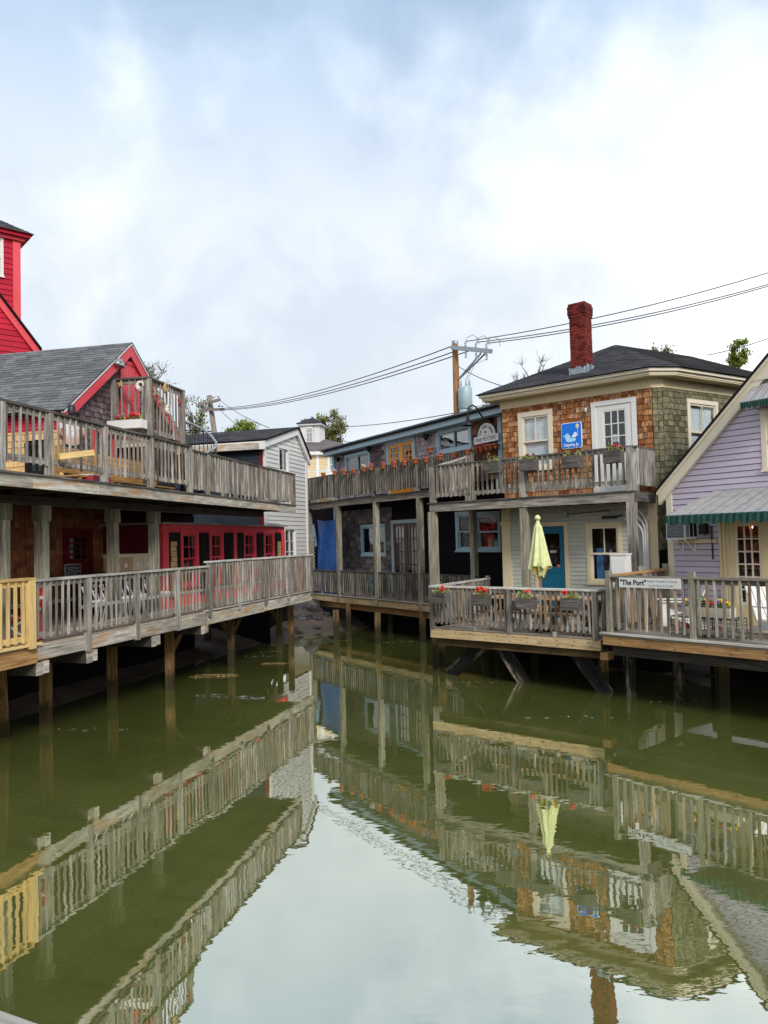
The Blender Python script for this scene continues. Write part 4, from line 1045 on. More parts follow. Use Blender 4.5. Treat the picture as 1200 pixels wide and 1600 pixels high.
for a, b, ex, lb in ((262, 279, 'left', 1), (309.5, 324, None, 0), (349, 362, None, 0), (368.5, 378.5, 'low', 1), (400, 409.5, None, 0), (429, 437.5, 'mid', 1)):
    s0_, s1_ = sr_(a), sr_(b); zt2 = z1r - .2; zm = (.4 + zt2) / 2
    so = piece('shutter', rs, RFm, s0_, s1_, -.055, -.015, .35, zt2, P['black'])
    if not ex:
        for za, zb3 in ((.42, zm - .04), (zm + .04, zt2 - .07)): piece('shutter_panel', so, RFm, s0_ + .05, s1_ - .05, -.068, -.054, za, zb3, P['black'])
    else:
        so['label'] = 'broken shutter with bare shingles showing'
        e0, e1, ez0, ez1 = {'left': (s0_ + .02, s0_ + (s1_ - s0_) * .62, .35, zt2 - .1), 'low': (s0_ + .02, s0_ + (s1_ - s0_) * .6, .35, .35 + (zt2 - .35) * .42), 'mid': (s0_ + .08, s1_ - .07, .9, zt2 - .2)}[ex]
        n = int((ez1 - ez0) / .12)
        for i in range(n): piece('bare_shingle', so, RFm, e0 + random.uniform(0, .03), e1 - random.uniform(0, .04), -.075, -.054, ez0 + i * .12, ez0 + i * .12 + .113, S['newcedar'], RX(-.06))
SR = Frame(RFm.P(r0, 1.6, 0), RFm.P(r0, 0, 0)); backing(rs, SR, rect(0, 1.6, z0r, z1r), [], P['darkred'], 'side_wall')
piece('fluorescent_tube', rs, RFm, sr_(410, 820), sr_(432, 820), -.1, -.06, z1r + .07, z1r + .11, P['white'])

# ------------------------------------------------------------------ white gabled house behind
wh = thing('white_house', 'white clapboard house with a lopsided gable behind the left decks', 'house', L.P(11, 4, 0))
WF = L.off(1.75)
w0 = WF.s(411, 700); w1 = WF.s(478.5, 760)
zl, zr = WF.z(411, 690), WF.z(477, 716); pkx, pkz = WF.px(460, 672)
wpoly = [(w0, -.15), (w1, -.15), (w1, zr), (pkx, pkz), (w0, zl)]
ops = []
ws = [(430, 436 + 4), (439, 448)]
A_ = (WF.s(434, 720), WF.s(450.5, 720), WF.z(440, 738), WF.z(440, 698))
wn2, op = window(wh, WF, *A_, P['white'], .07, kind='slide', rows=1, glass=G['sky']); ops.append(op)
B_ = (WF.s(443.5, 845), WF.s(462, 845), .1 + .7, WF.z(452, 824))
wn2, op = window(wh, WF, *B_, P['white'], .07, kind='slide', rows=3, glass=G['clear']); ops.append(op)
bk = backing(wh, WF, wpoly, ops, P['dark_wall'])  # dark behind white boards, so the gaps read as shadow
MB().bx(w0 + .2, w1 - .1, .6, .75, -1.8, -.15).obj('shade_foundation', P['dark_wall'], wh, WF.M)  # foundation coloured near-black for the darkness under the deck
clapboards(bk, WF, wpoly, ops, .145, P['white_siding'], th=.03)
lv = MB(); lp = (WF.s(455.5, 685), WF.s(459.5, 685), WF.z(457, 693), WF.z(457, 678))
for i in range(5): lv.bx(lp[0], lp[1], -.05, -.02, lp[2] + i * (lp[3] - lp[2]) / 5, lp[2] + (i + .6) * (lp[3] - lp[2]) / 5)
lv.obj('louvre_vent', P['white'], wh, WF.M)
for a, b in (((w0 - .25, zl - .02), (pkx, pkz + .04)), ((pkx, pkz + .04), (w1 + .12, zr - .05))):
    MB().prism([(a[0], a[1] - .22), (b[0], b[1] - .22), (b[0], b[1]), (a[0], a[1])], -.14, -.055).obj('rake_board', P['white'], wh, WF.M)
    slab(wh, [WF.P(a[0], -.2, a[1] + .06), WF.P(b[0], -.2, b[1] + .06), WF.P(b[0], 7, b[1] + .06), WF.P(a[0], 7, a[1] + .06)], .05, P['black'], 'roof_deck')
roof_shingles(wh, WF.P(w0 - .3, 7, zl + .03), WF.P(w0 - .3, -.22, zl + .03), WF.P(pkx, 7, pkz + .105), WF.P(pkx, -.22, pkz + .105), .16, .3, RF['slate'])
for s_ in (w0, w1 - .12): piece('corner_board', wh, WF, s_, s_ + .12, -.06, .05, -.15, zl - .1 if s_ == w0 else zr - .15, P['white'])
SW = Frame(WF.P(w0, 7, 0), WF.P(w0, 0, 0))
MB().bx(0, 7, .15, .3, -1.9, .1).obj('shade_foundation', P['dark_wall'], wh, SW.M)  # added to close off the sky below, coloured as under-deck darkness
sbk = backing(wh, SW, rect(0, 7, 0.1, zl), [], P['slate'], 'side_wall')
clapboards(sbk, SW, rect(2.2, 6.9, 2.6, zl - .3), [], .17, P['slate'], 'dark_clapboard', .025, jit=.01)
piece('eave_fascia', wh, SW, 0, 7.2, -.3, -.24, zl - .28, zl - .02, P['white'])
piece('bare_eave_board', wh, SW, 4.6, 7.0, -.315, -.301, zl - .27, zl - .06, W['pale_x'])
piece('side_corner_board', wh, SW, 6.88, 6.99, -.05, .0, 2.0, zl - .3, P['darkred'])

# ------------------------------------------------------------------ yellow house with cupola, far behind
YY = 45.0
yh = thing('yellow_house', 'pale yellow house with a white cupola far behind the gallery', 'house', (-3.5, YY + 3, -.5))
ya, yb = at_y(440, 720, YY), at_y(562, 716, YY)
YF = Frame(ya, yb)
zy = YF.z(500, 711)
op = []
wn2, o1 = window(yh, YF, YF.s(512, 725), YF.s(530, 725), YF.z(520, 741), YF.z(520, 709), P['white'], .1, rows=1, cols=2, glass=G['sky'], blind=True); op.append(o1)
bk = backing(yh, YF, rect(0, YF.len, -.8, zy), op, P['curtain'])
clapboards(bk, YF, rect(0, YF.len, 2.5, zy), op, .16, P['yellow'], th=.02)
piece('pilaster', yh, YF, YF.s(494, 725), YF.s(498.5, 725), -.06, .0, -.8, zy, P['white'])
piece('cornice', yh, YF, -.3, YF.len + .3, -.35, .1, zy, zy + .24, P['white'])
yr = [YF.P(-.4, -.45, zy + .24), YF.P(YF.len + .4, -.45, zy + .24), YF.P(YF.len + .4, 7, zy + .24), YF.P(-.4, 7, zy + .24)]
cu = at_y(489, 690, YY + 3.2); rt = Vector((cu.x, cu.y, zy + 1.35)); rt2 = rt + Vector((.9, 0, 0))
roof_shingles(yh, yr[0], yr[1], rt, rt2, .18, .4, RF['brown']); roof_shingles(yh, yr[1], yr[2], rt2, rt2, .18, .4, RF['brown'])
roof_shingles(yh, yr[3], yr[0], rt, rt, .18, .4, RF['brown'])
cz0, cz1 = at_y(489, 697, YY + 2.4).z, at_y(489, 665, YY + 2.4).z
cw_ = .95; CF = Frame((cu.x - cw_ + .25, YY + 2.4), (cu.x + cw_ * .55, YY + 2.2)); CS = Frame(CF.P(CF.len, 0, 0), CF.P(CF.len + .6, 1.2, 0))
cp = MB(); cp.bx(0, CF.len, .01, 1.4, cz0 - .5, cz1); cpo = cp.obj('cupola', P['white_siding'], yh, CF.M)
for f_, a, b in ((CF, CF.len * .28, CF.len * .66),):
    mb = MB(); mb.bx(a, b, -.03, .0, cz0 + .25, cz1 - .1); mb.obj('window_frame', P['white'], cpo, f_.M)
    for i in range(2):
        for j in range(3): piece('pane', cpo, f_, a + .07 + i * (b - a - .12) / 2, a + .05 + (i + 1) * (b - a - .12) / 2, -.036, -.031, cz0 + .3 + j * .28, cz0 + .55 + j * .28, G['sky'])
MB().bx(-.15, CF.len + .15, -.15, 1.55, cz1, cz1 + .13).obj('cupola_cornice', P['white'], cpo, CF.M)
cr = [CF.P(-.25, -.25, cz1 + .13), CF.P(CF.len + .25, -.25, cz1 + .13), CF.P(CF.len + .25, 1.65, cz1 + .13), CF.P(-.25, 1.65, cz1 + .13)]; ct = CF.P(CF.len / 2, .7, cz1 + .62)
MB().add([tuple(p) for p in cr] + [tuple(ct)], [(0, 1, 4), (1, 2, 4), (2, 3, 4), (3, 0, 4)]).obj('cupola_roof', RF['slate'], cpo)
wfz = at_y(500, 735, 40).z; wf0 = at_y(473, 740, 40); wf1 = at_y(518, 738, 40); WFn = Frame(wf0, wf1)
wfe = thing('balcony_rail', 'white balustrade in front of the yellow house', 'railing', (wf0.x, wf0.y, wfz - 1))
piece('top_rail', wfe, WFn, -1, WFn.len, -.03, .03, wfz - .06, wfz, P['white']); piece('bottom_rail', wfe, WFn, -1, WFn.len, -.03, .03, wfz - .75, wfz - .7, P['white'])
for i in range(16): post_at(wfe, WFn, -.9 + i * .155, 0, wfz - .72, wfz - .03, .03, P['white'], 'baluster')
for s_ in (.15, 1.3): post_at(wfe, WFn, s_, 0, wfz - 1.5, wfz + .15, .12, P['white'], 'post')
slab(wfe, [(wf0.x - 3, 39.8, wfz - .9), (wf1.x + .5, 39.8, wfz - .9), (wf1.x + .5, 44.5, wfz - .9), (wf0.x - 3, 44.5, wfz - .9)], .15, P['white'], 'floor')

# ------------------------------------------------------------------ the long shingled building behind the gallery
mh = thing('long_shingled_shop', 'long grey shingled building with pale blue trim behind the two-storey gallery', 'building', MW.P(5, 2, -.8))
sm = lambda px, py=720: MW.s(px, py)
zem = 5.03
ops = []
def mwin(a, b, t, bo, **k):
    m = (a + b) / 2
    r = window(mh, MW, sm(a, (t + bo) / 2), sm(b, (t + bo) / 2), MW.z(m, bo), MW.z(m, t), P['blue_trim'], **k); ops.append(r[1]); return r[0]
mwin(540, 579, 707, 752, cw=.12, kind='slide', glass=G['clear'])
mwin(683, 737.5, 667, 705, cw=.13, kind='slide', glass=G['sky'])
zf = 2.99
# orange french doors
o0, o1 = sm(606, 740), sm(650.5, 740); oz1 = MW.z(628, 686)
dc = casing(mh, MW, o0, o1, zf, oz1, .13, P['blue_trim'], .04, False, 'door_frame')
mid = (o0 + o1) / 2
for a, b in ((o0 + .13, mid), (mid, o1 - .13)):
    df = MB(); df.bx(a + .005, b - .005, -.01, .03, zf, zf + .75)
    dd = df.obj('door', P['orange'], mh, MW.M)
    glazed(dd, MW, a + .005, b - .005, zf + .75, oz1 - .13, 5, 3, -.012, 0, P['orange'], G['dim'], .10, .03)
interior(dc, MW, o0 + .1, o1 - .1, zf + .7, oz1 - .1, .104, .6, P['room']); ops.append((o0 + .08, o1 - .08, zf, oz1 - .08))
# lower storey openings
zlo = -.47
mwin(565, 603, 819, 868, cw=.10, kind='slide', glass=G['clear'])
p0, p1 = sm(613, 850), sm(657, 850); pz = MW.z(632, 812)
dc2 = casing(mh, MW, p0, p1, zlo, pz, .12, P['blue_trim'], .04, False, 'door_frame'); mid = (p0 + p1) / 2
for a, b in ((p0 + .12, mid), (mid, p1 - .12)):
    dd = MB().bx(a + .005, b - .005, -.01, .03, zlo, zlo + .25).obj('door', P['brown'], mh, MW.M)
    glazed(dd, MW, a + .005, b - .005, zlo + .25, pz - .12, 5, 3, -.012, 0, P['brown'], G['clear'], .10, .035)
    MB().bx(a + .08, b - .08, .12, .13, zlo + .25, pz - .2).obj('curtain', P['curtain'], dd, MW.M)
interior(dc2, MW, p0 + .1, p1 - .1, zlo + .2, pz - .1, .104, .5, P['room']); ops.append((p0 + .08, p1 - .08, zlo, pz - .08))
P['goods'] = [plain('goods_%d' % i, c, .7) for i, c in enumerate([(.75, .72, .68), (.05, .2, .45), (.55, .2, .08), (.1, .35, .4), (.6, .45, .3), (.5, .05, .05), (.03, .05, .12)])]
for a, b, t, bo in ((713, 738.5, 799, 861), (744, 783, 799, 861)):
    w_ = mwin(a, b, t, bo, cw=.11, rows=1, cols=1, glass=G['clear'], depth=1.0)
    s0_, s1_, za, zb_ = ops[-1]
    for k in range(7):
        g = MB(); sx, sz = random.uniform(.08, .22), random.uniform(.12, .5)
        g.box((random.uniform(s0_ + .05, s1_ - .05), random.uniform(.3, .55), za + sz / 2 + random.choice((0, 0, .55))), (sx, .1, sz)); g.obj('displayed_goods', P['goods'][k], w_, MW.M)
mw_s1 = sm(800, 850) + .3
mpoly = rect(-.2, mw_s1 + 1.5, -1.9, zem)
mb_ = backing(mh, MW, mpoly, ops, P['dark_wall'])
zmid = 2.93
def upmat(c, z):
    if c > sm(738, 690): return S['mixed']
    return S['grey'] if c > sm(600) else S['violet']
pad = [(o[0] - .11, o[1] + .11, o[2] - .06, o[3] + .11) for o in ops]
up = backing(mh, MW, rect(-.2, mw_s1, zmid, zem), ops, P['dark_wall'], 'upper_wall', .0105, .0118)
shingles(up, MW, rect(-.05, sm(779, 690), zmid + .3, zem - .05), pad, .155, [.13, .17, .2, .24], S['grey'], limit=300, matfn=upmat, near=lambda c, z: -z * .6 - c * .25)
lw = backing(mh, MW, rect(-.2, mw_s1, zlo, zmid - .3), ops, P['dark_wall'], 'lower_wall', .0105, .0118)
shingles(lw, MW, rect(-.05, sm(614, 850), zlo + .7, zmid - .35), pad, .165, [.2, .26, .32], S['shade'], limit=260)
piece('corner_board', mh, MW, sm(780, 690), sm(786, 690), -.05, .01, zmid, zem - .02, P['blue_trim'])
piece('corner_board', mh, MW, -.25, -.1, -.05, .01, -1, zem - .02, P['blue_trim'])
piece('fascia_board', mh, MW, -.55, mw_s1, -.32, -.28, zem - .02, zem + .15, P['blue_trim'])
piece('soffit', mh, MW, -.5, mw_s1, -.28, .02, zem - .03, zem + .0, P['blue_trim'])
MB().bx(-2.6, -.2, .1, .2, -1.9, 2.95).obj('dark_bay_wall', P['dark_wall'], mh, MW.M)  # added wall, near-black to give the darkness behind the tarpaulin
nl = MB().bx(-.25, -.19, 0, 5, -1, zem).obj('end_wall', P['dark_wall'], mh, MW.M)
slab(mh, [MW.P(-.6, -.4, zem + .19), MW.P(mw_s1 + 1, -.4, zem + .19), MW.P(mw_s1 + 1, 5.5, zem + 1.0), MW.P(-.6, 5.5, zem + 1.0)], .05, P['black'], 'roof_deck')
roof_shingles(mh, MW.P(-.62, -.44, zem + .19), MW.P(mw_s1 + 1, -.44, zem + .19), MW.P(-.62, 5.5, zem + 1.0), MW.P(mw_s1 + 1, 5.5, zem + 1.0), .3, .9, RF['blue'], lift=.05)
# black floodlights on the wall
for px, py, lb in ((534.5, 717, 'black floodlight at the left end of the gallery wall'), (583, 701, 'black floodlight beside the gallery window'), (673, 681.5, 'black floodlight right of the orange doors')):
    s, z = MW.px(px, py); t = thing('floodlight', lb, 'lamp', MW.P(s, 0, z), 'black floodlights on the gallery wall')
    MB().lathe([(.03, .1), (.05, .05), (.11, -.1), (.10, -.11)], 12, RX(R(65))).obj('lamp_head', P['metal_black'], t, MW.M @ T(s - .02, -.22, z), True)
    MB().tube([(s, .0, z + .02), (s, -.15, z + .04)], .03, 6).obj('arm', P['metal_black'], t, MW.M)
    MB().lathe([(.07, -.02), (.07, .02)], 10, RX(R(90))).obj('base_plate', P['metal_grey'], t, MW.M @ T(s, -.03, z + .02))

# ------------------------------------------------------------------ gallery (two storeys of posts, rails and floors)
g = thing('gallery_porch', 'two-storey weathered wooden gallery across the back of the inlet', 'porch', GL.P(4, .5, zlo))
sg = lambda px, py=880, y=0.0: GL.s(px, py, y)
ge = GL.s(740, 800)
zu_ = 2.99
floor_boards(g, GL, 0, ge, .02, 1.3, zlo + .035, W['floor_x'], .16)
for a, b in ((0, 2.6), (2.6, 5.2), (5.2, ge)): piece('rim_board', g, GL, a + .002, b - .002, -.02, .03, -.66, zlo - .002, W['tan_x'])
piece('lower_beam', g, GL, .1, ge, .16, .3, -.90, -.67, W['rust_x'])
nails(g, GL, 0, ge, -.022, -.57, 30)
gp_ = [sg(483) + .05, sg(529.5), sg(588.5), sg(657)]
gz = [post_at(g, GL, s, .03, zlo - .12, 2.86, .16, W['post_z']) for s in gp_ + [sg(739, 850)]]
railing(g, GL, .05, ge, .05, .50, -.33, posts=(), bal=W['mid_z'], rail=W['mid_x'], cap=W['dark_x'], sp=.135, bw=.045, mixm=[W['mid_z']])
for px in (502, 552, 621, 690): post_at(g, GL, sg(px), .03, zlo, zlo + .16, .08, W['mid_z'], 'rail_block')
piece('edge_strip', g, GL, 0, ge, -.05, .06, zlo + .036, zlo + .06, W['rail_x'])
for a, b in ((-.15, gp_[2]), (gp_[2], ge)): piece('upper_beam', g, GL, a + .002, b - .002, -.05, .04, 2.86, zu_ + .06, W['mid_x'])
piece('upper_edge', g, GL, -.15, ge, -.1, .1, zu_ + .062, zu_ + .09, W['dark_x'])
slab(g, [GL.P(0, .05, zu_ + .05), GL.P(ge, .05, zu_ + .05), MW.P(sm(745), 0.0, zu_ + .05), MW.P(-.3, 0, zu_ + .05)], .07, P['ceiling'], 'upper_floor')
up_posts = [sg(480.5, 760) + .03, sg(526, 760), sg(583, 750), sg(653, 740)]
railing(g, GL, -.12, ge, .03, 4.07, 3.2, posts=up_posts + [ge - .05], pz0=zu_, pzt=4.03, bal=W['mid_z'], rail=W['mid_x'], cap=W['dark_x'], sp=.135, bw=.058, pw=.11, mixm=[W['mid_z']], jit=.016)
for px, py in ((526, 999), (591, 1005), (661, 1003), (486, 978)):
    a = at_z(px, py, WATER); pile(g, a, -.67, .19, None, W['pile_x'])
for px, py in ((545, 985), (610, 990), (640, 985)):
    a = at_z(px, py, WATER) ; pile(g, a, -.67, .17, None, W['pile_x'])

# lattice and blue tarpaulin in the first bay
P['tarp'] = plain('blue_tarpaulin', (0.004, 0.13, 0.50), .55, namt=.35, nscale=3)
P['tarp_light'] = plain('pale_tarpaulin', (0.25, 0.5, 0.75), .4)
tp = MB(); ts0, ts1 = GL.s(493, 850, .35), GL.s(527.5, 850, .35); tz1 = GL.z(510, 812, .35); NX, NZ = 18, 26
for i in range(NX + 1):
    for j in range(NZ + 1):
        s = ts0 + (ts1 - ts0) * i / NX; z = zlo + .05 + (tz1 - zlo) * j / NZ
        tp.v.append((s, .35 + .035 * math.sin(7 * i / NX + 2.3 * j / NZ) + .022 * math.sin(13 * (i / NX + .9 * j / NZ) + 3 * math.sin(5 * j / NZ)) + .05 * abs(math.sin(4.5 * i / NX - 3.1 * j / NZ + .8)) + .03 * abs(math.sin(9 * i / NX + 5.5 * j / NZ)) + random.uniform(-.006, .006), z - .1 * math.sin(math.pi * i / NX) * (j / NZ) ** 6))
tp.f = [(i * (NZ + 1) + j, (i + 1) * (NZ + 1) + j, (i + 1) * (NZ + 1) + j + 1, i * (NZ + 1) + j + 1) for i in range(NX) for j in range(NZ)]; tp.mi = [0] * len(tp.f)
tt = thing('tarpaulin', 'bright blue tarpaulin hung in the left bay of the gallery', 'tarp', GL.P(ts0, .35, zlo))
tp.obj('sheet', P['tarp'], tt, GL.M, True)
tr_ = MB()
for k in range(5): tr_.box((ts0 - .12 + .02 * k, .33 + .01 * k, tz1 - .25 - .17 * k), (.2, .015, .2), None)
tr_.obj('folded_edge', P['tarp_light'], tt, GL.M)
lt = thing('lattice_panel', 'diagonal wood lattice panel left of the blue tarpaulin', 'lattice', GL.P(ts0 - .4, .3, zlo))
la0, la1, lz0, lz1 = GL.s(484, 860, .3), ts0 - .02, zlo + .1, GL.z(488, 838, .3)
for sgn in (-1, 1):
    k = -2.0
    while k < 3.2:
        # slat along direction (1, sgn) clipped to the panel
        pts = []
        for t in [i / 60 for i in range(61)]:
            s = la0 + (la1 - la0) * t; z = lz0 + k + sgn * (s - la0)
            if lz0 <= z <= lz1: pts.append((s, z))
        if len(pts) > 3:
            a, b = GL.P(pts[0][0], .3 + .008 * sgn, pts[0][1]), GL.P(pts[-1][0], .3 + .008 * sgn, pts[-1][1])
            beam('slat', lt, a, b, .012, .035, W['rail_x'])
        k += .15
piece('frame', lt, GL, la0, la1, .28, .32, lz1, lz1 + .06, W['rail_x'])
fc = thing('folding_chair', 'pale green folding chair behind the gallery railing', 'chair', GL.P(sg(579, 900), .7, zlo + .035))
Mf = GL.M @ T(sg(579, 905, .7), .7, zlo + .035)
for k in (-.2, .2):
    MB().tube([(k, -.2, 0), (k, .15, .8)], .016, 6).obj('leg', P['goods'][3], fc, Mf); MB().tube([(k, .25, 0), (k, -.2, .42)], .016, 6).obj('leg', P['goods'][3], fc, Mf)
MB().bx(-.2, .2, -.2, .15, .41, .44).obj('seat', P['goods'][3], fc, Mf); MB().bx(-.2, .2, .1, .14, .55, .8).obj('backrest', P['goods'][3], fc, Mf)

# terracotta pots on the gallery rail ---------------------------------------
P['bloom_pink'] = plain('pink_bloom', (0.7, 0.1, 0.14), .7)
P['bloom_white'] = plain('white_bloom', (0.8, 0.7, 0.68), .7)
def pot(M, label, r=.13, group='terracotta pots along the gallery rail', fl=None):
    t = thing('flower_pot', label, 'pot', M @ Vector((0, 0, -r)), group)
    MB().lathe([(r * .55, -r * 1.1), (r * .8, -r * .5), (r * .95, r * .45), (r * 1.1, r * .5), (r * 1.1, r * .85), (r * .9, r * .85), (r * .85, r * .4)], 14).obj('pot', P['terracotta'], t, M, True)
    if fl:
        mb = MB(); leafy(mb, (0, 0, r * .7), 26, (r * .5, r * .5, r * .4), r * .35); obj('foliage', leaf_mesh(mb, 'foliage', P['leafd']), t, M)
        mb = MB()
        for _ in range(9): bloom(mb, (random.gauss(0, r * .5), random.gauss(0, r * .4), r * 1.0 + random.uniform(0, r * .9)), r * .28)
        tag(mb.obj('blooms', P[fl], t, M), kind='stuff')
pots = [(505, 742, None), (523.5, 739, 'bloom_white'), (538, 738.5, 'bloom_pink'), (553, 736, None), (568.5, 733, 'bloom_white'), (580, 731, 'bloom_pink'), (599, 728.5, 'bloom_pink'), (615.5, 726.5, 'bloom_pink'), (632, 724, 'bloom_pink'), (649, 720, None), (665.5, 718.5, None), (688, 715, 'bloom_pink'), (709.5, 711.5, None), (730.5, 706, None)]
for i, (px, py, fl) in enumerate(pots):
    s, z = GL.px(px, py, -.12)
    pot(GL.M @ T(s, -.12, z), ORD[i] + ' terracotta pot from the left along the upper gallery rail', .085, fl=fl)
s, z = MW.px(672, 703.5, -.2); pot(MW.M @ T(s, -.2, z), 'terracotta pot hung on the silver shingles right of the orange doors', .095)
for i, (px, py) in enumerate([(744.3, 703.5), (752.3, 702), (760, 700), (767.2, 698.5), (774.8, 697)]):
    s, z = MW.px(px, py, -.16)
    pot(MW.M @ T(s, -.16, z), ORD[i] + ' terracotta pot from the left in the row under the white pottery sign', .08, 'pots under the pottery sign', 'bloom_pink' if i < 3 else None)
s0_, z_ = MW.px(741, 709, -.02); s1_, _ = MW.px(779, 701, -.02)

# pottery sign ---------------------------------------------------------------
sgn = thing('pottery_sign', 'white arched pottery sign on the rusty shingles under the gooseneck lamp', 'sign', MW.P(sm(759, 680), -.1, MW.z(759, 694)))
a0, a1 = MW.s(742, 690, -.1), MW.s(780, 683, -.1); bz0, bz1 = MW.z(760, 691.5, -.1), MW.z(760, 680.5, -.1); cxs = (a0 + a1) / 2
bdir = 0.0
MB().bx(a0, a1, -.13, -.07, bz0, bz1).obj('name_board', P['white'], sgn, MW.M)
rr = (MW.s(774, 680, -.1) - MW.s(747.5, 684, -.1)) / 2; rh = MW.z(760, 661, -.1) - bz1
ar = [(cxs + rr * math.cos(math.pi * i / 20), bz1 + rh * math.sin(math.pi * i / 20)) for i in range(21)]; ai = [(cxs + rr * .42 * math.cos(math.pi * i / 20), bz1 + rh * .42 * math.sin(math.pi * i / 20)) for i in range(21)]
mb = MB()
for i in range(20): mb.prism([ar[i], ar[i + 1], ai[i + 1], ai[i]], -.12, -.08)
mb.obj('arch', P['white'], sgn, MW.M)
MB().prism([ai[0]] + ai[1:], -.10, -.085).obj('arch_hollow', P['black'], sgn, MW.M)
MB().lathe([(.10, -.01), (.16, .0), (.17, .05), (.12, .1), (.06, .16)], 10, T(cxs - .02, -.10, bz1 + .02) @ Matrix.Diagonal((1, .15, 1, 1))).obj('pot_emblem', P['white'], sgn, MW.M)
MB().ball((cxs - .02, -.13, bz1 + .1), .03, 8, 6).obj('emblem_dot', P['black'], sgn, MW.M)
P['ink'] = plain('brown_lettering', (0.09, 0.06, 0.045), .7)
text_obj('FINE POTTERY', (bz1 - bz0) * .78, P['ink'], sgn, MW.M @ T(cxs, -.132, (bz0 + bz1) / 2), space=.95, sx=min(1.0, 1.0))
word = 'THE GOOD EARTH'
for i, ch in enumerate(word):
    if ch == ' ': continue
    a = math.pi * (1 - (i + .7) / (len(word) + .4)); q = .72
    text_obj(ch, rr * .34, P['ink'], sgn, MW.M @ T(cxs + rr * q * math.cos(a), -.122, bz1 + rh * q * math.sin(a)) @ RY(-(a - math.pi / 2)), name='letter')
gn = thing('gooseneck_lamp', 'black gooseneck lamp arching over the pottery sign', 'lamp', MW.P(sm(765, 655), 0, MW.z(765, 655)))
gp2 = [MW.P(sm(768, 656), 0, MW.z(768, 656)), at_y(757, 655, 21.0), at_y(749, 645, 20.6), at_y(744, 636, 20.4), at_y(738, 633, 20.3), at_y(732.5, 636, 20.2), at_y(731, 645, 20.2), at_y(731, 653, 20.2)]
MB().tube(gp2, .022, 8).obj('arm', P['metal_black'], gn)
MB().lathe([(.03, .1), (.05, .02), (.09, -.06), (.17, -.15), (.165, -.16), (.07, -.06)], 14).obj('lamp_shade', P['metal_black'], gn, T(*at_y(731, 656, 20.2)), True)
MB().lathe([(.08, -.03), (.08, .03)], 10, RX(R(90))).obj('base_plate', P['metal_black'], gn, MW.M @ T(sm(768, 656), -.03, MW.z(768, 656)))

# ------------------------------------------------------------------ cedar-shingled building with hipped roof
O = UQ.off(1.24)
so = lambda px, py=700: O.s(px, py)
oh = thing('cedar_house', 'two-storey building with orange cedar shingles above and sage clapboards below', 'building', O.P(2.5, 2, -.6))
o_l, o_r = so(786, 690), so(1021.5, 690)
z2f, zfr = 2.55, 4.94
ops = []
def owin(a, b, t, bo, trim, **k):
    m = (a + b) / 2
    r = window(oh, O, so(a, (t + bo) / 2), so(b, (t + bo) / 2), O.z(m, bo), O.z(m, t), trim, **k); ops.append(r[1]); return r[0]
owin(811, 865, 642, 734, P['pale_cream'], cw=.125, rows=1, cols=2, lowcols=1, blind=True, glass=G['clear'])
# white upper door with nine lights
d0, d1, dt = so(926, 690), so(996.5, 690), O.z(960, 624.5)
dc = casing(oh, O, d0, d1, z2f, dt, .11, P['white'], .04, False, 'door_frame')
gs0, gs1, gz0, gz1 = so(943.5, 680), so(979, 680), O.z(961, 703), O.z(961, 640)
mb = MB(); mb.bx(d0 + .11, gs0, -.02, .02, z2f, dt - .11); mb.bx(gs1, d1 - .11, -.02, .02, z2f, dt - .11); mb.bx(gs0, gs1, -.018, .02, gz1, dt - .11); mb.bx(gs0, gs1, -.018, .02, z2f, gz0)
dd = mb.obj('door', P['white'], oh, O.M)
glazed(dd, O, gs0, gs1, gz0, gz1, 3, 3, -.01, 0, P['white'], G['clear'], .03, .022); interior(dd, O, gs0, gs1, gz0, gz1, .104, .6, P['room'])
MB().ball((so(939, 703), -.07, O.z(939, 703)), .03, 8, 6).obj('knob', P['metal_grey'], dd, O.M)
MB().bx((gs0 + gs1) / 2 - .07, (gs0 + gs1) / 2 + .07, .05, .055, gz0 + .2, gz0 + .38).obj('notice', P['white'], dd, O.M)
ops.append((d0 + .08, d1 - .08, z2f, dt - .08))
# ground floor: teal door, sash window
zg = zlo
td0, td1, tdt = so(836, 860), so(889, 860), O.z(862, 816)
tc_ = casing(oh, O, td0, td1, zg, tdt, .10, P['cream'], .04, False, 'door_frame')
tg = (so(848.5, 855), so(876.5, 855), O.z(862, 887), O.z(862, 832))
mb = MB(); mb.bx(td0 + .1, tg[0], -.02, .03, zg, tdt - .1); mb.bx(tg[1], td1 - .1, -.02, .03, zg, tdt - .1); mb.bx(tg[0], tg[1], -.018, .03, tg[3], tdt - .1); mb.bx(tg[0], tg[1], -.018, .03, zg, tg[2])
td = mb.obj('door', P['teal'], oh, O.M); glazed(td, O, *tg, 1, 1, -.01, 0, P['teal'], G['clear'], .03); interior(td, O, *tg, .104, .5, P['room'])
for za, zb_ in ((zg + .12, zg + .32), (zg + .4, tg[2] - .1)):
    pm = MB(); pm.bx(tg[0] - .02, tg[1] + .02, -.03, -.017, za, za + .02); pm.bx(tg[0] - .02, tg[1] + .02, -.03, -.017, zb_ - .02, zb_); pm.bx(tg[0] - .02, tg[0], -.03, -.017, za + .02, zb_ - .02); pm.bx(tg[1], tg[1] + .02, -.03, -.017, za + .02, zb_ - .02); pm.obj('door_panel', P['teal'], td, O.M)
MB().bx(so(858, 862), so(868, 862), .045, .05, O.z(862, 864), O.z(862, 860)).obj('notice', P['white'], td, O.M)
MB().bx(so(871, 885), so(875.5, 885), -.012, -.008, O.z(873, 886), O.z(873, 882)).obj('sticker', P['bloom_pink'], td, O.M)
ops.append((td0 + .08, td1 - .08, zg, tdt - .08))
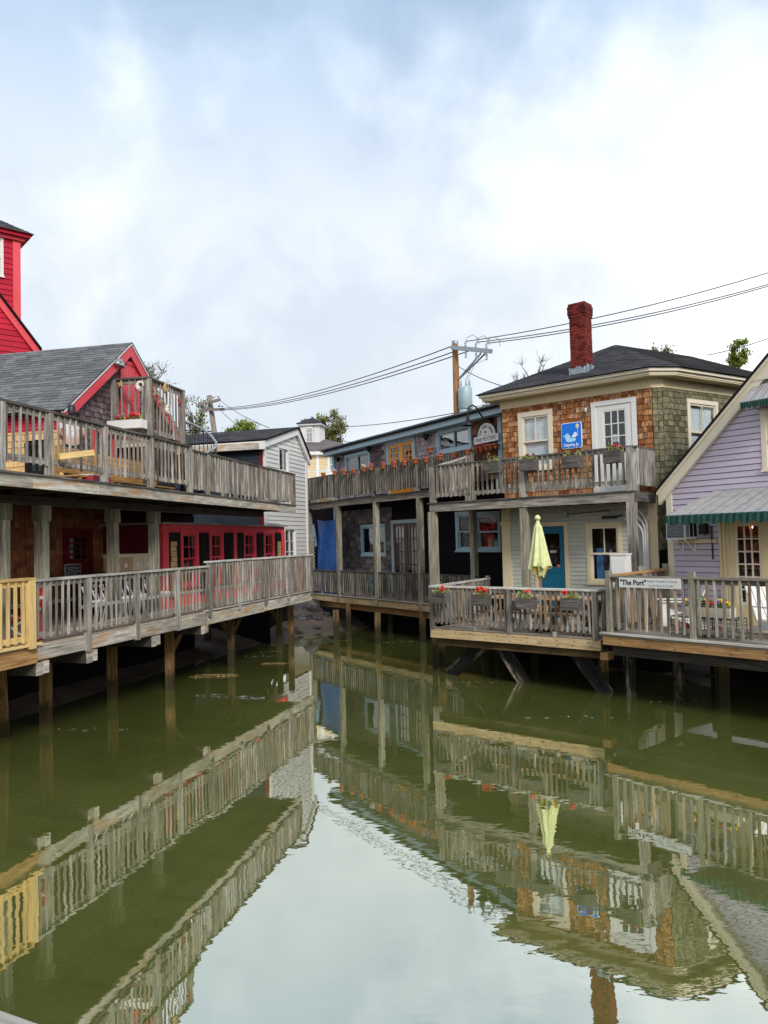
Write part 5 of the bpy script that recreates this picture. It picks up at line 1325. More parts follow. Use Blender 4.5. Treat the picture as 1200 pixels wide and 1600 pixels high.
w_ = owin(917.5, 973, 816.5, 912, P['cream'], cw=.095, sashm=P['pale_cream'], rows=1, cols=2, lowcols=1, glass=G['clear'], depth=.9)
s0_, s1_, za, zb_ = ops[-1]
for k, (dx, dz, sx, sz, gi) in enumerate([(.12, 0, .16, .8, 1), (.2, .5, .2, .3, 6), (.45, 0, .25, .42, 0), (.35, .42, .06, .35, 0), (.55, .7, .2, .4, 6), (.3, .05, .14, .3, 1)]):
    MB().box((s0_ + dx, .3 + .04 * k, za + dz + sz / 2), (sx, .1, sz)).obj('displayed_goods', P['goods'][gi], w_, O.M)
# walls
opoly = rect(o_l, o_r, -1.9, zfr + .1)
lower = backing(oh, O, opoly, ops, P['dark_wall'])
zsp = 2.41
clapboards(lower, O, rect(o_l, o_r, zlo - .1, zsp), [(o[0] - .06, o[1] + .06, o[2], o[3]) for o in ops], .105, P['sage'], th=.018)
pad = [(o[0] - .10, o[1] + .10, o[2] - .07, o[3] + .04) for o in ops]
upw = backing(oh, O, rect(o_l, o_r, zsp + .02, zfr), ops, P['dark_wall'], 'upper_wall', .0105, .0118)
shingles(upw, O, rect(o_l, o_r, zsp + .03, zfr), pad, .135, [.09, .115, .14, .16], S['cedar'], limit=300, matfn=lambda c, z: S['cedar_low'] if z < zsp + .48 else S['cedar'], near=lambda c, z: -z)
for a, b in ((786.5, 800), (1016, 1030)):
    po = piece('pilaster', oh, O, so(a, 860), so(b, 860), -.06, .0, -.8, zsp + .02, P['cream'])
    zc_ = O.z(793, 817); piece('capital', po, O, so(a, 860) - .03, so(b, 860) + .03, -.09, -.0, zc_ - .05, zc_ + .03, P['cream'])
    piece('capital_moulding', po, O, so(a, 860) - .015, so(b, 860) + .015, -.075, -.0, zc_ - .09, zc_ - .05, P['cream'])
# chamfer and mossy side wall
E0 = O.P(o_r, 0, 0); E1 = E0 + Vector((.23 * .99, -.23 * .02, 0)); E2 = E1 + Vector((.85, .53, 0)) * 5.0
C1, C2 = Frame(E0, E1), Frame(E1, E2)
bk = backing(oh, C1, rect(0, C1.len, -1.9, zfr + .1), [], P['dark_wall'], 'chamfer_wall'); shingles(bk, C1, rect(0, C1.len, 1.2, zfr), [], .135, [.115, .115], S['mossy'])
sops = []
r = window(oh, C2, C2.s(1074, 680), C2.s(1122, 680), C2.z(1098, 725), C2.z(1098, 626), P['pale_cream'], .10, rows=1, cols=2, blind=True, glass=G['clear'], label='side window with a weathered cream frame'); sops.append(r[1])
bk = backing(oh, C2, rect(0, C2.len, -1.9, zfr + .1), sops, P['dark_wall'], 'side_wall')
shingles(bk, C2, rect(0, C2.len, 1.5, zfr), [(o[0] - .09, o[1] + .09, o[2] - .06, o[3] + .09) for o in sops], .135, [.14, .17, .21, .26], S['mossy'], limit=290, near=lambda c, z: c - z * .3)
# eaves: frieze, soffit, two-step cornice following the corner
def eave_pts(out, z):
    a = O.P(o_l - out, -out, z); b = O.P(o_r + out * .25, -out, z)
    n1 = -C1.n; b = Vector((E0.x, E0.y, z)) + Vector((O.n.x * -out, O.n.y * -out, 0)) + Vector((O.d.x, O.d.y, 0)) * out * .28
    c = Vector((E1.x, E1.y, z)) + Vector((C2.n.x * -out, C2.n.y * -out, 0)) - Vector((C2.d.x, C2.d.y, 0)) * out * -.12
    e = C2.P(C2.len + out, -out, z); f = O.P(o_l - out, 4.5, z)
    return [a, b, c, e, f]
def eave_band(o0_, o1_, z0_, z1_, mat, name):
    A, B, C_, D = eave_pts(o0_, z0_), eave_pts(o1_, z0_), eave_pts(o1_, z1_), eave_pts(o0_, z1_); mb = MB()
    idx = [4, 0, 1, 2, 3]
    for i, j in zip(idx[:-1], idx[1:]):
        mb.add([A[i], A[j], B[j], B[i], D[i], D[j], C_[j], C_[i]], [(0, 1, 2, 3), (4, 7, 6, 5), (3, 2, 6, 7), (0, 4, 5, 1), (0, 3, 7, 4), (1, 5, 6, 2)])
    return mb.obj(name, mat, oh)
eave_band(-.02, .035, zfr, zfr + .22, P['cream'], 'frieze')
eave_band(0.0, .36, zfr + .22, zfr + .25, P['cream'], 'soffit')
eave_band(.30, .38, zfr + .25, zfr + .31, P['pale_cream'], 'cornice')
eave_band(.30, .44, zfr + .31, zfr + .38, P['pale_cream'], 'upper_cornice')
zev = zfr + .39
ep = eave_pts(.50, zev)
r0 = at_y(962, 547, 21.6); r1 = at_y(1076, 549, 23.2); r0.z = r1.z = (r0.z + r1.z) / 2
bl = O.P(o_l - .5, 7.5, zev); br = C2.P(C2.len + .5, 6, zev)
for q in ((ep[0], ep[1], r0, r0), (ep[1], ep[2], r0, r0), (ep[2], ep[3], r0, r1), (ep[3], br, r1, r1), (bl, ep[0], r0, r0)):
    roof_shingles(oh, *q, .125, .3, RF['slate'])
MB().add([tuple(p) for p in (ep[0], ep[1], ep[2], ep[3], br, bl, r0, r1)], [(0, 1, 6), (1, 2, 6), (2, 3, 7, 6), (3, 4, 7), (4, 5, 6, 7), (5, 0, 6)]).obj('roof_deck', P['black'], oh)
# chimney of separate bricks
nr = (ep[1] - ep[0]).cross(r0 - ep[0]).normalized(); dv = ray(904, 584); tt_ = (ep[0] - Vector((0, 0, EYE))).dot(nr) / dv.dot(nr); cb = Vector((0, 0, EYE)) + dv * tt_
cw2 = 26 / F * cb.y; cztop = EYE + ray(902, 473).z * cb.y / ray(902, 473).y
CHM = T(cb.x + O.n.x * cw2 / 2, cb.y + O.n.y * cw2 / 2, 0) @ RZ(math.atan2(O.d.y, O.d.x))
core = MB().bx(-cw2 / 2 + .015, cw2 / 2 - .015, -cw2 / 2 + .015, cw2 / 2 - .015, cb.z - .04, cztop - .02).obj('chimney', P['mortar'], oh, CHM)
bh, blen = .072, cw2 / 2.5; rows = int((cztop - cb.z) / bh); brv, brf, brr = MB(), None, []
for rr_ in range(rows):
    z = cztop - (rr_ + 1) * bh; ex = .032 if rr_ in (1, 2, 3) else (.016 if rr_ in (0, 4) else 0)
    hw = cw2 / 2 + ex
    for sd_ in range(4):
        n = 3 if rr_ % 2 else 2; off = 0
        cuts = [-hw, -hw / 3, hw / 3, hw] if rr_ % 2 else [-hw, -hw * .62, hw * .05, hw * .7, hw]
        for a, b in zip(cuts[:-1], cuts[1:]):
            k = len(brv.f); brv.bx(a + .004, b - .004, -hw - random.uniform(-.002, .004), -hw + .05, z + .005, z + bh - .005, M=RZ(sd_ * math.pi / 2)); q = random.random(); brr += [q] * (len(brv.f) - k)
bmat = roof_mat('chimney_brick', (0.07, 0.011, 0.01), (0.21, 0.035, 0.026))
me = brv.mesh('bricks', bmat); me.attributes.new('rnd', 'FLOAT', 'FACE').data.foreach_set('value', brr); tag(obj('bricks', me, core, CHM), kind='stuff')
hw = cw2 / 2 + .03
fl_ = MB()
for i in range(4):
    M_ = RZ(i * math.pi / 2)
    for k in range(7):
        a = -hw + k * 2 * hw / 7; b = a + 2 * hw / 7
        top = cb.z + .17 + random.uniform(-.03, .03) + (.06 if i in (1, 2) else 0)
        fl_.add([(a, -hw - .01, cb.z - .03), (b, -hw - .01, cb.z - .03), (b, -hw - random.uniform(0, .03), top - .02), (a, -hw - random.uniform(0, .03), top)], [(0, 1, 2, 3)], M_)
fl_.obj('flashing', P['lead'], core, CHM)
# electrical bits on the ground floor wall
jb = thing('junction_box', 'grey electrical box above the teal door', 'fixture', O.P(so(885, 802), -.1, O.z(885, 802)))
MB().box((0, -.05, 0), (.13, .1, .16)).obj('box', P['metal_grey'], jb, O.M @ T(so(885, 803), 0, O.z(885, 804))); MB().tube([(0, -.05, 0), (1.1, -.05, .05)], .012, 5).obj('cable', P['wire'], jb, O.M @ T(so(885, 803) + .05, 0, O.z(885, 804)))
cl = thing('wall_lamp', 'black wall lamp above the sash window', 'lamp', O.P(so(955, 808), -.1, O.z(955, 808)))
MB().box((0, -.12, 0), (.34, .1, .06)).obj('lamp_head', P['metal_black'], cl, O.M @ T(so(955, 808), 0, O.z(955, 808))); MB().tube([(0, -.1, 0), (.22, -.02, .03)], .02, 6).obj('arm', P['metal_black'], cl, O.M @ T(so(960, 808), 0, O.z(960, 808)))
cd = thing('conduit', 'bundle of curved white conduits climbing the sage wall', 'pipe', O.P(so(1010, 890), -.1, zlo))
for k in range(3):
    s_ = so(1009 + k * 3.2, 860); z_ = O.z(1010, 838 - 7 * k); MB().tube([(s_, -.12, zlo)] + [(s_, -.12, z_)] + [(s_ - (.42 + .05 * k) * (1 - math.cos(a)), -.12, z_ + (.42 + .05 * k) * math.sin(a)) for a in [i * math.pi / 12 for i in range(1, 7)]], .026, 8).obj('pipe', P['white'], cd, O.M)
wb = thing('white_cabinet', 'white metal cabinet standing before the sash window', 'cabinet', O.P(so(968, 890, ), -.8, zlo))
bx0 = Q.off(1.2); s_ = bx0.s(970, 885); MB().bx(s_ - .17, s_ + .17, -.12, .14, zlo + .04, bx0.z(970, 867)).obj('body', P['white'], wb, bx0.M); MB().bx(s_ - .185, s_ + .185, -.14, .16, bx0.z(970, 867), bx0.z(970, 867) + .03).obj('lid', P['white'], wb, bx0.M)
MB().bx(s_ - .14, s_ + .14, -.128, -.119, zlo + .2, bx0.z(970, 867) - .08).obj('door', P['white'], wb, bx0.M)

# shop sign with the birds ----------------------------------------------------
bs = thing('bird_sign', 'blue square shop sign with two birds and a yellow balloon', 'sign', O.P(so(895, 680), -.05, O.z(895, 703)))
b0, b1, bz0, bz1 = so(878.5, 682), so(910.5, 682), O.z(894.5, 701), O.z(894.5, 660.5)
P['signblue'] = plain('sign_blue', (0.0, 0.17, 0.72), .4, namt=.06); P['signpale'] = plain('sign_pale_blue', (0.42, 0.72, 0.93), .4, namt=.05); P['signwhite'] = plain('sign_white', (.82, .84, .86), .4, namt=.05); P['signyellow'] = plain('sign_yellow', (.9, .66, .1), .4, namt=.05)
def rrect(a, b, c, d_, r):
    pts = []
    for cx_, cz_, a0 in ((b - r, c + r, -90), (b - r, d_ - r, 0), (a + r, d_ - r, 90), (a + r, c + r, 180)):
        for k in range(5): t = R(a0 + k * 22.5); pts.append((cx_ + r * math.cos(t), cz_ + r * math.sin(t)))
    return pts
MB().prism(rrect(b0, b1, bz0, bz1, .05), -.05, -.022).obj('border', P['signwhite'], bs, O.M); MB().prism(rrect(b0 + .014, b1 - .014, bz0 + .014, bz1 - .014, .04), -.055, -.051).obj('board', P['signblue'], bs, O.M)
bw2, bh2 = b1 - b0, bz1 - bz0
def sp_(pts): return [(b0 + x * bw2, bz0 + y * bh2) for x, y in pts]
def flat(name, pts, mat, y=-.058): return MB().prism(sp_(pts), y - .003, y).obj(name, mat, bs, O.M)
flat('large_bird', [(.20, .42), (.22, .33), (.30, .26), (.42, .245), (.55, .26), (.70, .28), (.72, .36), (.66, .39), (.54, .38), (.47, .42), (.42, .50), (.36, .57), (.28, .595), (.21, .56), (.19, .50)], P['signpale'])
flat('beak', [(.08, .49), (.18, .46), (.19, .54)], P['signpale'], -.0575)
flat('small_bird', [(.50, .46), (.56, .42), (.68, .41), (.74, .46), (.82, .49), (.78, .53), (.77, .58), (.70, .62), (.63, .60), (.60, .53)], P['signwhite'], -.0565)
flat('eye', [(.235, .525), (.255, .505), (.275, .525), (.255, .545)], P['signblue'], -.0618)
flat('small_eye', [(.755, .54), (.775, .53), (.79, .55), (.77, .56)], P['signblue'], -.0618)
flat('balloon', [(.80 + .075 * math.cos(a), .845 + .085 * math.sin(a)) for a in [i * math.pi / 8 for i in range(16)]], P['signwhite'], -.0567)
flat('balloon_centre', [(.80 + .056 * math.cos(a), .85 + .062 * math.sin(a)) for a in [i * math.pi / 8 for i in range(16)]], P['signyellow'], -.0602)
flat('string', [(.795, .76), (.808, .76), (.835, .6), (.80, .5), (.79, .505), (.82, .6)], P['signwhite'], -.0566)
text_obj('Daytrip Jr.', bh2 * .165, P['signwhite'], bs, O.M @ T((b0 + b1) / 2, -.057, bz0 + bh2 * .14), bold=.002, sx=.93)
# small lamp above sign
wl2 = thing('porch_light', 'small grey porch light left of the white upper door', 'lamp', O.P(so(917, 641), -.05, O.z(917, 641)))
MB().lathe([(.03, .06), (.045, .03), (.045, -.05), (.035, -.07)], 10).obj('lamp_head', P['metal_grey'], wl2, O.M @ T(so(917, 641), -.08, O.z(917, 641)), True); MB().box((0, -.03, .02), (.06, .06, .06)).obj('bracket', P['metal_black'], wl2, O.M @ T(so(917, 641), 0, O.z(917, 641)))

# ------------------------------------------------------------------ two-storey porch in front of it
po = thing('corner_porch', 'two-storey weathered porch with flower boxes in front of the cedar building', 'porch', Q.P(2, .6, zlo))
sq = lambda px, py=960, y=0.0: Q.s(px, py, y)
zq = -.475
M_l = MW.P(sm(745, 850), 0, 0); 
floor_boards(po, Q, 0, Q.len, .0, 3.0, zq + .0, W['floor_x'], .15)
slab(po, [Q.P(.0, 1.2, zq - .04), Q.P(Q.len, 1.2, zq - .04), O.P(o_r, 0, zq - .04), O.P(o_l, 0, zq - .04), Vector((3.6, 21.5, zq - .04)), Vector((2.3, 22, zq - .04))], .06, W['floor_x'], 'back_floor')
sp2 = sq(839)
piece('rim_board', po, Q, 0.0, sp2 - .002, -.03, .02, -.68, zq - .012, W['tan_x']); piece('rim_board', po, Q, sp2 + .002, Q.len + .02, -.03, .02, -.685, zq - .015, W['tan_x'])
nails(po, Q, .2, Q.len, -.031, -.585, 11)
RQ = Frame(Q.P(Q.len, 0, 0), Q.P(Q.len, 2, 0)); piece('side_rim', po, RQ, .0, 2, -.02, .02, -.68, zq - .03, W['under_x'])
mixq = [W['grey_z'], W['grey_z'], W['warm_z'], W['mid_z'], W['warm_z']]
railing(po, Q, .02, Q.len - .02, .03, .50, -.36, posts=[.05, sq(796, 960), Q.len - .08], pz0=zq - .02, pzt=.47, cap=W['rail_x'], mixm=mixq, pw=.10, sp=.118)
for px in (740, 867): post_at(po, Q, sq(px, 985), .0, zq, zq + .1, .07, W['grey_z'], 'rail_block')
piece('edge_strip', po, Q, .05, Q.len - .1, -.02, .12, zq + .003, zq + .03, W['mid_x'])
RQ2 = Frame(Q.P(Q.len - .05, .05, 0), Q.P(Q.len + .05, 1.4, 0)); railing(po, RQ2, .08, 1.3, 0, .50, -.36, mixm=mixq, cap=W['rail_x'])
LQ = Frame(Q.P(.05, .05, 0), at_z(762, 903, .50)); railing(po, LQ, .1, LQ.len, 0, .50, -.36, posts=[LQ.len - .05], pz0=zq, pzt=.56, cap=W['rail_x'], mixm=[W['grey_z'], W['mid_z']])
# upper floor
zpu = 2.51
slab(po, [UQ.P(0, .02, zpu), UQ.P(UQ.len, .02, zpu), UQ.P(UQ.len, 1.22, zpu), O.P(o_l, -.02, zpu), MW.P(sm(785, 720), -.05, zpu), MW.P(sm(738, 720), -.05, zpu)], .05, W['under_x'], 'upper_floor')
su = lambda px, py=730: UQ.s(px, py)
um = su(816.5)
for a, b in ((-.06, um), (um, UQ.len)): piece('beam', po, UQ, a + .002, b - .002, -.03, .06, 2.28, 2.49, W['grey_x'])
piece('edge_board', po, UQ, -.12, UQ.len + .03, -.07, .08, 2.492, 2.52, W['dark_x'])
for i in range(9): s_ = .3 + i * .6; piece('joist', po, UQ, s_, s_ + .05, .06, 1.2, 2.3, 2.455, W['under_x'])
RB = Frame(UQ.P(UQ.len, 0, 0), UQ.P(UQ.len, 1.22, 0)); piece('side_beam', po, RB, 0, 1.22, -.04, .03, 2.28, 2.49, W['dark_x'])
railing(po, UQ, 0.0, UQ.len, .02, 3.50, 2.64, posts=[.05, um, UQ.len - .06], pz0=2.51, pzt=3.46, cap=W['dark_x'], mixm=[W['mid_z'], W['mid_z'], W['grey_z'], W['mid_z'], W['post_z']], pw=.14, sp=.14, bw=.044)
railing(po, RB, .08, 1.2, -.0, 3.50, 2.64, mixm=[W['grey_z']], cap=W['dark_x'], bw=.05, sp=.11)
LU = Frame(UQ.P(.03, .05, 0), (2.42, 21.35))
lz = lambda t: 3.46 + .42 * t
beam('stair_handrail', po, LU.P(0, 0, lz(0)), LU.P(LU.len, 0, lz(1)), .12, .045, W['rail_x']); beam('stair_rail', po, LU.P(0, 0, lz(0) - .75), LU.P(LU.len, 0, lz(1) - .75), .04, .09, W['grey_x'])
for i in range(int(LU.len / .14)):
    s_ = .1 + i * .14; post_at(po, LU, s_, -.04, lz(s_ / LU.len) - .85, lz(s_ / LU.len) - .03, .04, W['grey_z'], 'baluster')
post_at(po, LU, LU.len - .05, 0, 2.6, lz(1) + .03, .13, W['grey_z'])
for px, y0_, mt in ((676.5, .0, 'post_z'), (818.5, .05, 'post_z'), (988.5, .0, 'grey_z')):
    s_ = UQ.s(px, 850); post_at(po, UQ, s_, .03 + y0_, zq, 2.28, .175 if px > 700 else .19, W[mt])
a = at_z(738, 903, .3); post_at(po, Frame((a.x - .05, a.y), (a.x + .05, a.y)), .05, 0, zq, 2.45, .17, W['post_z'])
# piles and tarred braces
for px, py, m, w in ((691, 1041, 'pilew_x', .15), (680, 1045, 'pile_x', .13), (944, 1076, 'pilew_x', .17)):
    a = at_z(px, py, WATER); pile(po, a, -.7, w, None, W[m])
for px, py in ((757, 1040), (813, 1048), (735, 1035)):
    a = at_z(px, py, WATER); pile(po, a + Vector((Q.n.x, Q.n.y, 0)) * .7, -.7, .17, None, W['pile_x'])
for (xa, ya_, xb, yb_) in ((752, 1001, 698, 1058), (768, 1002, 822, 1072), (886, 1012, 950, 1088)):
    a = Q.P(sq(xa, ya_), .28, -.70); b = at_z(xb, yb_, WATER - .1)
    e = b + (b - a).normalized() * .4; beam('brace', po, a - (b - a).normalized() * .1, e, .07, .30, W['tar_x'])
piece('cross_beam', po, Q, .1, Q.len + .1, .1, .26, -.86, -.69, W['pile_x'])
piece('beam_end', po, Q, Q.len + .0, Q.len + .16, -.02, .26, -.86, -.72, W['rust_x'])

# planters on both rails
kinds = [('with red geraniums', [('bloom_red', 4, .04)]), ('with many red geraniums', [('bloom_red', 9, .045)]), ('with one red geranium', [('bloom_red', 1, .05)]), ('with a geranium on its left', [('bloom_red', 2, .05)])]
for (px, py, w), (tx, bl_), where in zip(((692, 927, .36), (756, 930, .36), (826, 934, .36), (896, 935, .37)), kinds, ('at the left end of the lower porch rail', 'second from left on the lower porch rail', 'by the parasol on the lower porch rail', 'below the teal door on the lower rail')):
    s, z = Q.px(px, py - 1, -.12); planter(Q, s, -.09, z, w, .24, .235, 'flower box %s, %s' % (tx, where), W['box_x'], bl_ + [('dry', 5, .012)], 110, tall=.08)
kinds = [('with yellow-green trailing plants', []), ('with dark faded blooms', [('bloom_dark', 4, .03)]), ('with dark red blooms', [('bloom_dark', 6, .035)]), ('with red blooms', [('bloom_red', 4, .035), ('bloom_dark', 3, .03)])]
for (px, py, w), (tx, bl_), where in zip(((774, 722, .38), (829, 718, .39), (896, 713, .39), (961, 704, .39)), kinds, ('at the left on the upper porch rail', 'under the blinds of the upper porch window', 'below the blue sign on the upper porch rail', 'before the white upper door')):
    s, z = UQ.px(px, py, -.12); planter(UQ, s, -.09, z, w, .25, .275, 'flower box %s %s' % (tx, where), W['box_x'], bl_ + [('dry', 6, .012)], 100, tall=.08)

# parasol, picnic tables, folded chair ----------------------------------------
P['lime'] = plain('lime_canvas', (0.68, 0.71, 0.36), .8, namt=.18, nscale=6); P['limeshade'] = plain('orange_canvas_lining', (0.62, 0.36, 0.05), .8)
um_ = thing('parasol', 'closed lime green parasol on the lower porch', 'parasol', Q.P(sq(843, 900, .75), .75, zq))
uc = Q.P(Q.s(843, 860, .75), .75, 0); zt3 = Q.z(839, 811, .75); zb3 = Q.z(845, 884, .75)
MB().tube([(uc.x + .02, uc.y, zq), (uc.x - .02, uc.y, zt3 + .03)], .022, 8).obj('pole', W['pole_z'], um_)
mb = MB(); N_, H_ = 48, 18
for j in range(H_ + 1):
    t = j / H_; z = zt3 + (zb3 - zt3) * t; rad = .04 + .178 * t ** .8 - (.02 if t < .16 else 0)
    for k in range(N_):
        a = 2 * math.pi * k / N_; fold = 1 + (.10 + .22 * t) * math.sin(8 * a + 1.2 * t) * .8
        mb.v.append((uc.x - .02 + rad * fold * math.cos(a) * 1.0 + .02 * t, uc.y + rad * fold * math.sin(a), z - .07 * t * max(0, math.sin(4 * a + .6))))
for j in range(H_):
    for k in range(N_): mb.f.append((j * N_ + k, j * N_ + (k + 1) % N_, (j + 1) * N_ + (k + 1) % N_, (j + 1) * N_ + k)); mb.mi.append(0)
mb.obj('canopy', P['lime'], um_, None, True)
mb = MB()
for j in range(7):
    t = j / 6
    for k in range(32):
        a = 2 * math.pi * k / 32; rad = (.17 - .10 * t) * (1 + .35 * math.sin(6 * a + t)); mb.v.append((uc.x + rad * math.cos(a), uc.y + rad * math.sin(a), zb3 + .05 - .30 * t + .05 * math.sin(3 * a)))
for j in range(6):
    for k in range(32): mb.f.append((j * 32 + k, j * 32 + (k + 1) % 32, (j + 1) * 32 + (k + 1) % 32, (j + 1) * 32 + k)); mb.mi.append(1 if (k // 3) % 3 == 0 else 0)
mb.obj('gathered_lining', [P['lime'], P['limeshade']], um_, None, True)
MB().lathe([(.05, -.02), (.07, .02), (.05, .06), (.015, .09)], 12).obj('cap', P['lime'], um_, T(uc.x - .02, uc.y, zt3), True)
MB().lathe([(.24, 0), (.24, .05), (.06, .08), (.04, .22)], 16).obj('base', P['metal_black'], um_, T(uc.x + .02, uc.y, zq), True)
def picnic(s, y, lb, rot):
    t = thing('picnic_table', lb, 'table', Q.P(s, y, zq), 'picnic tables on the lower porch'); M = Q.M @ T(s, y, zq) @ RZ(rot)
    for i in range(5): piece('top_board', t, M, -.75, .75, -.36 + i * .145, -.225 + i * .145, .68, .72, W['picnic_x'])
    for sd_ in (-1, 1):
        for i in range(2): piece('seat_board', t, M, -.75, .75, sd_ * .62 - .13 + i * .135, sd_ * .62 - .005 + i * .135, .40, .44, W['picnic_x'])
    for x in (-.52, .52):
        for sd_ in (-1, 1): beam('leg', t, M @ Vector((x, sd_ * .55, 0)), M @ Vector((x, sd_ * .18, .68)), .04, .10, W['picnic_x'])
        beam('crosspiece', t, M @ Vector((x + .045, -.72, .36)), M @ Vector((x + .045, .72, .36)), .04, .09, W['picnic_x'])
    for x in (-1, 1): beam('diagonal', t, M @ Vector((x * .48, 0, .36)), M @ Vector((x * .1, 0, .67)), .04, .08, W['picnic_x'])
picnic(sq(815, 960, .85), .9, 'wooden picnic table under the lime parasol', .05)
picnic(sq(895, 965, .85), .95, 'wooden picnic table right of the lime parasol', -.08)
fcn = thing('folded_chair', 'black folded chair leaning at the right end of the lower porch', 'chair', Q.P(Q.len - .35, .4, zq))
Mq = Q.M @ T(Q.len - .42, .35, zq) @ RY(.35)
MB().bx(-.02, .02, -.2, .2, .1, .75).obj('seat', P['metal_black'], fcn, Mq)
for y_ in (-.2, .2): MB().tube([(.03, y_, 0), (.03, y_, .85)], .012, 6).obj('leg', P['metal_grey'], fcn, Mq); MB().tube([(-.12, y_, 0), (.06, y_, .7)], .012, 6).obj('leg', P['metal_grey'], fcn, Mq)

# ------------------------------------------------------------------ lilac house on the right
H0 = Vector((6.28, 16.7)); HF = Frame(H0, H0 + Vector((.575, -.818)) * 6.4)
lh = thing('lilac_house', 'lilac clapboard gable house with cream trim at the right edge', 'house', HF.P(2, 2, -.6))
sh_ = lambda px, py=800: HF.s(px, py)
ra = HF.px(1031, 765, -.12); rb_ = HF.px(1200, 560, -.12); slp = (rb_[1] - ra[1]) / (rb_[0] - ra[0])
pks = 3.2; zat = lambda s: ra[1] + slp * (s - ra[0])
zd = -.335
ops = []
# cream shop door wall
c0_, c1_ = sh_(1127, 900), sh_(1127, 900) + 2.0
g0, g1 = sh_(1150.5, 880), sh_(1191.5, 880); gz1_ = HF.z(1171, 818); gz0_ = HF.z(1171, 945)
hpoly = [(0, -.5), (6.4, -.5), (6.4, zat(0)), (pks, zat(pks)), (0, zat(0))]
ops.append((g0, g1, gz0_, gz1_))
u0, u1 = sh_(1192, 720), sh_(1192, 720) + .95; uz0, uz1 = HF.z(1196, 735), HF.z(1196, 640)
r = window(lh, HF, u0, u1, uz0, uz1, P['pale_cream'], .10, rows=1, cols=2, glass=G['sky']); ops.append(r[1])
bk = backing(lh, HF, hpoly, ops, P['dark_wall'])
MB().bx(.3, 6.4, .9, 1.0, -1.9, -.4).obj('shade_foundation', P['dark_wall'], lh, HF.M)  # set back and near-black, in place of the shade below the deck
clapboards(bk, HF, hpoly, [ops[1], (c0_, c1_, -.5, HF.z(1130, 800))], .122, P['lilac'], th=.02)
piece('corner_board', lh, HF, -.01, .13, -.045, .05, -.9, zat(0) + .05, P['pale_cream'])
mb = MB(); mb.prism([(-.14, zat(-.14) - .0), (-.14, zat(-.14) - .30), (pks, zat(pks) - .30), (pks, zat(pks))], -.13, -.03); rk = mb.obj('rake_board', P['pale_cream'], lh, HF.M)
MB().prism([(-.16, zat(-.16) - .07), (pks, zat(pks) - .07), (pks, zat(pks) + .0), (-.16, zat(-.16) + .0)], -.17, -.131).obj('rake_moulding', P['pale_cream'], lh, HF.M)
MB().prism([(pks, zat(pks)), (pks, zat(pks) - .3), (6.5, zat(-.1) - .3), (6.5, zat(-.1))], -.13, -.03).obj('rake_board', P['pale_cream'], lh, HF.M)
for a, b in ((-.2, pks), (6.6, pks)):
    za_ = zat(-.2)
    slab(lh, [HF.P(a, -.2, za_ + .06), HF.P(b, -.2, zat(pks) + .06), HF.P(b, 6, zat(pks) + .06), HF.P(a, 6, za_ + .06)], .05, P['black'], 'roof')
LH = Frame(HF.P(0, 6, 0), HF.P(0, 0, 0)); backing(lh, LH, rect(0, 6, -.5, zat(0) - .02), [], P['lilac'], 'side_wall')
# door wall
mb = MB(); zt_ = HF.z(1130, 800)
mb.bx(c0_, g0, -.03, .012, zd, zt_); mb.bx(g1, c1_, -.03, .012, zd, zt_); mb.bx(g0, g1, -.028, .012, zd, gz0_); mb.bx(g0, g1, -.028, .012, gz1_, zt_)
pn = mb.obj('door_wall', P['cream_wall'], lh, HF.M)
for px in (1127, 1133, 1139): piece('pilaster_strip', pn, HF, sh_(px, 880), sh_(px + 3.4, 880), -.055 + .006 * (px - 1127) / 6, -.031, zd, zt_, P['cream_wall'])
glazed(pn, HF, g0, g1, gz0_, gz1_, 6, 3, -.02, 0, P['pale_cream'], G['dim'], .05, .028, 'door'); interior(pn, HF, g0, g1, gz0_, gz1_, .104, .9, P['room_warm'])
for k in range(5):
    z = gz0_ + .08 + k * (gz1_ - gz0_) / 5; piece('shelf', pn, HF, g0 - .05, g1 + .05, .3, .6, z - .03, z, W['picnic_x'])
    for j in range(4): MB().lathe([(.02, 0), (.05, .05), (.055, .12), (.03, .17), (.035, .2)], 9).obj('displayed_goods', random.choice(P['goods'] + [P['terracotta']] * 4), pn, HF.M @ T(g0 + .06 + j * (g1 - g0) / 4 + random.uniform(-.02, .04), .36 + random.uniform(-.03, .05), z))
bulb = bpy.data.materials.new('lit_bulb'); bulb.use_nodes = True; bb_ = bulb.node_tree.nodes['Principled BSDF']; bb_.inputs['Emission Color'].default_value = (1, .55, .2, 1); bb_.inputs['Emission Strength'].default_value = 9
for k in range(2): MB().ball((g0 + .12 + k * .28, .45, gz1_ - .08), .03, 8, 6).obj('shop_bulb', bulb, pn, HF.M)
# awnings
P['stripe'] = None
def awning_mat(name, pal, sc):
    m, nt, b = newmat(name); tcn = nd(nt, 'ShaderNodeTexCoord'); sx = nd(nt, 'ShaderNodeSeparateXYZ'); nt.links.new(tcn.outputs['Object'], sx.inputs[0])
    mu = nd(nt, 'ShaderNodeMath', operation='MULTIPLY'); nt.links.new(sx.outputs[0], mu.inputs[0]); mu.inputs[1].default_value = sc
    fr_ = nd(nt, 'ShaderNodeMath', operation='FRACT'); nt.links.new(mu.outputs[0], fr_.inputs[0])
    c = ramp(nt, fr_.outputs[0], [(i / len(pal), c_) for i, c_ in enumerate(pal)], 'CONSTANT')
    n = noise(nt, coords(nt, (1, 1, 1), False), 6, 5, .65); c = mixc(nt, 1.0, c, ramp(nt, n, [(.3, (.7,) * 3), (.7, (1.1,) * 3)]), 'MULTIPLY')
    nt.links.new(c, b.inputs['Base Color']); b.inputs['Roughness'].default_value = .85
    return m
wht, gry, pnk, grn = (.42, .40, .38), (.20, .20, .195), (.37, .31, .31), (.02, .12, .09)
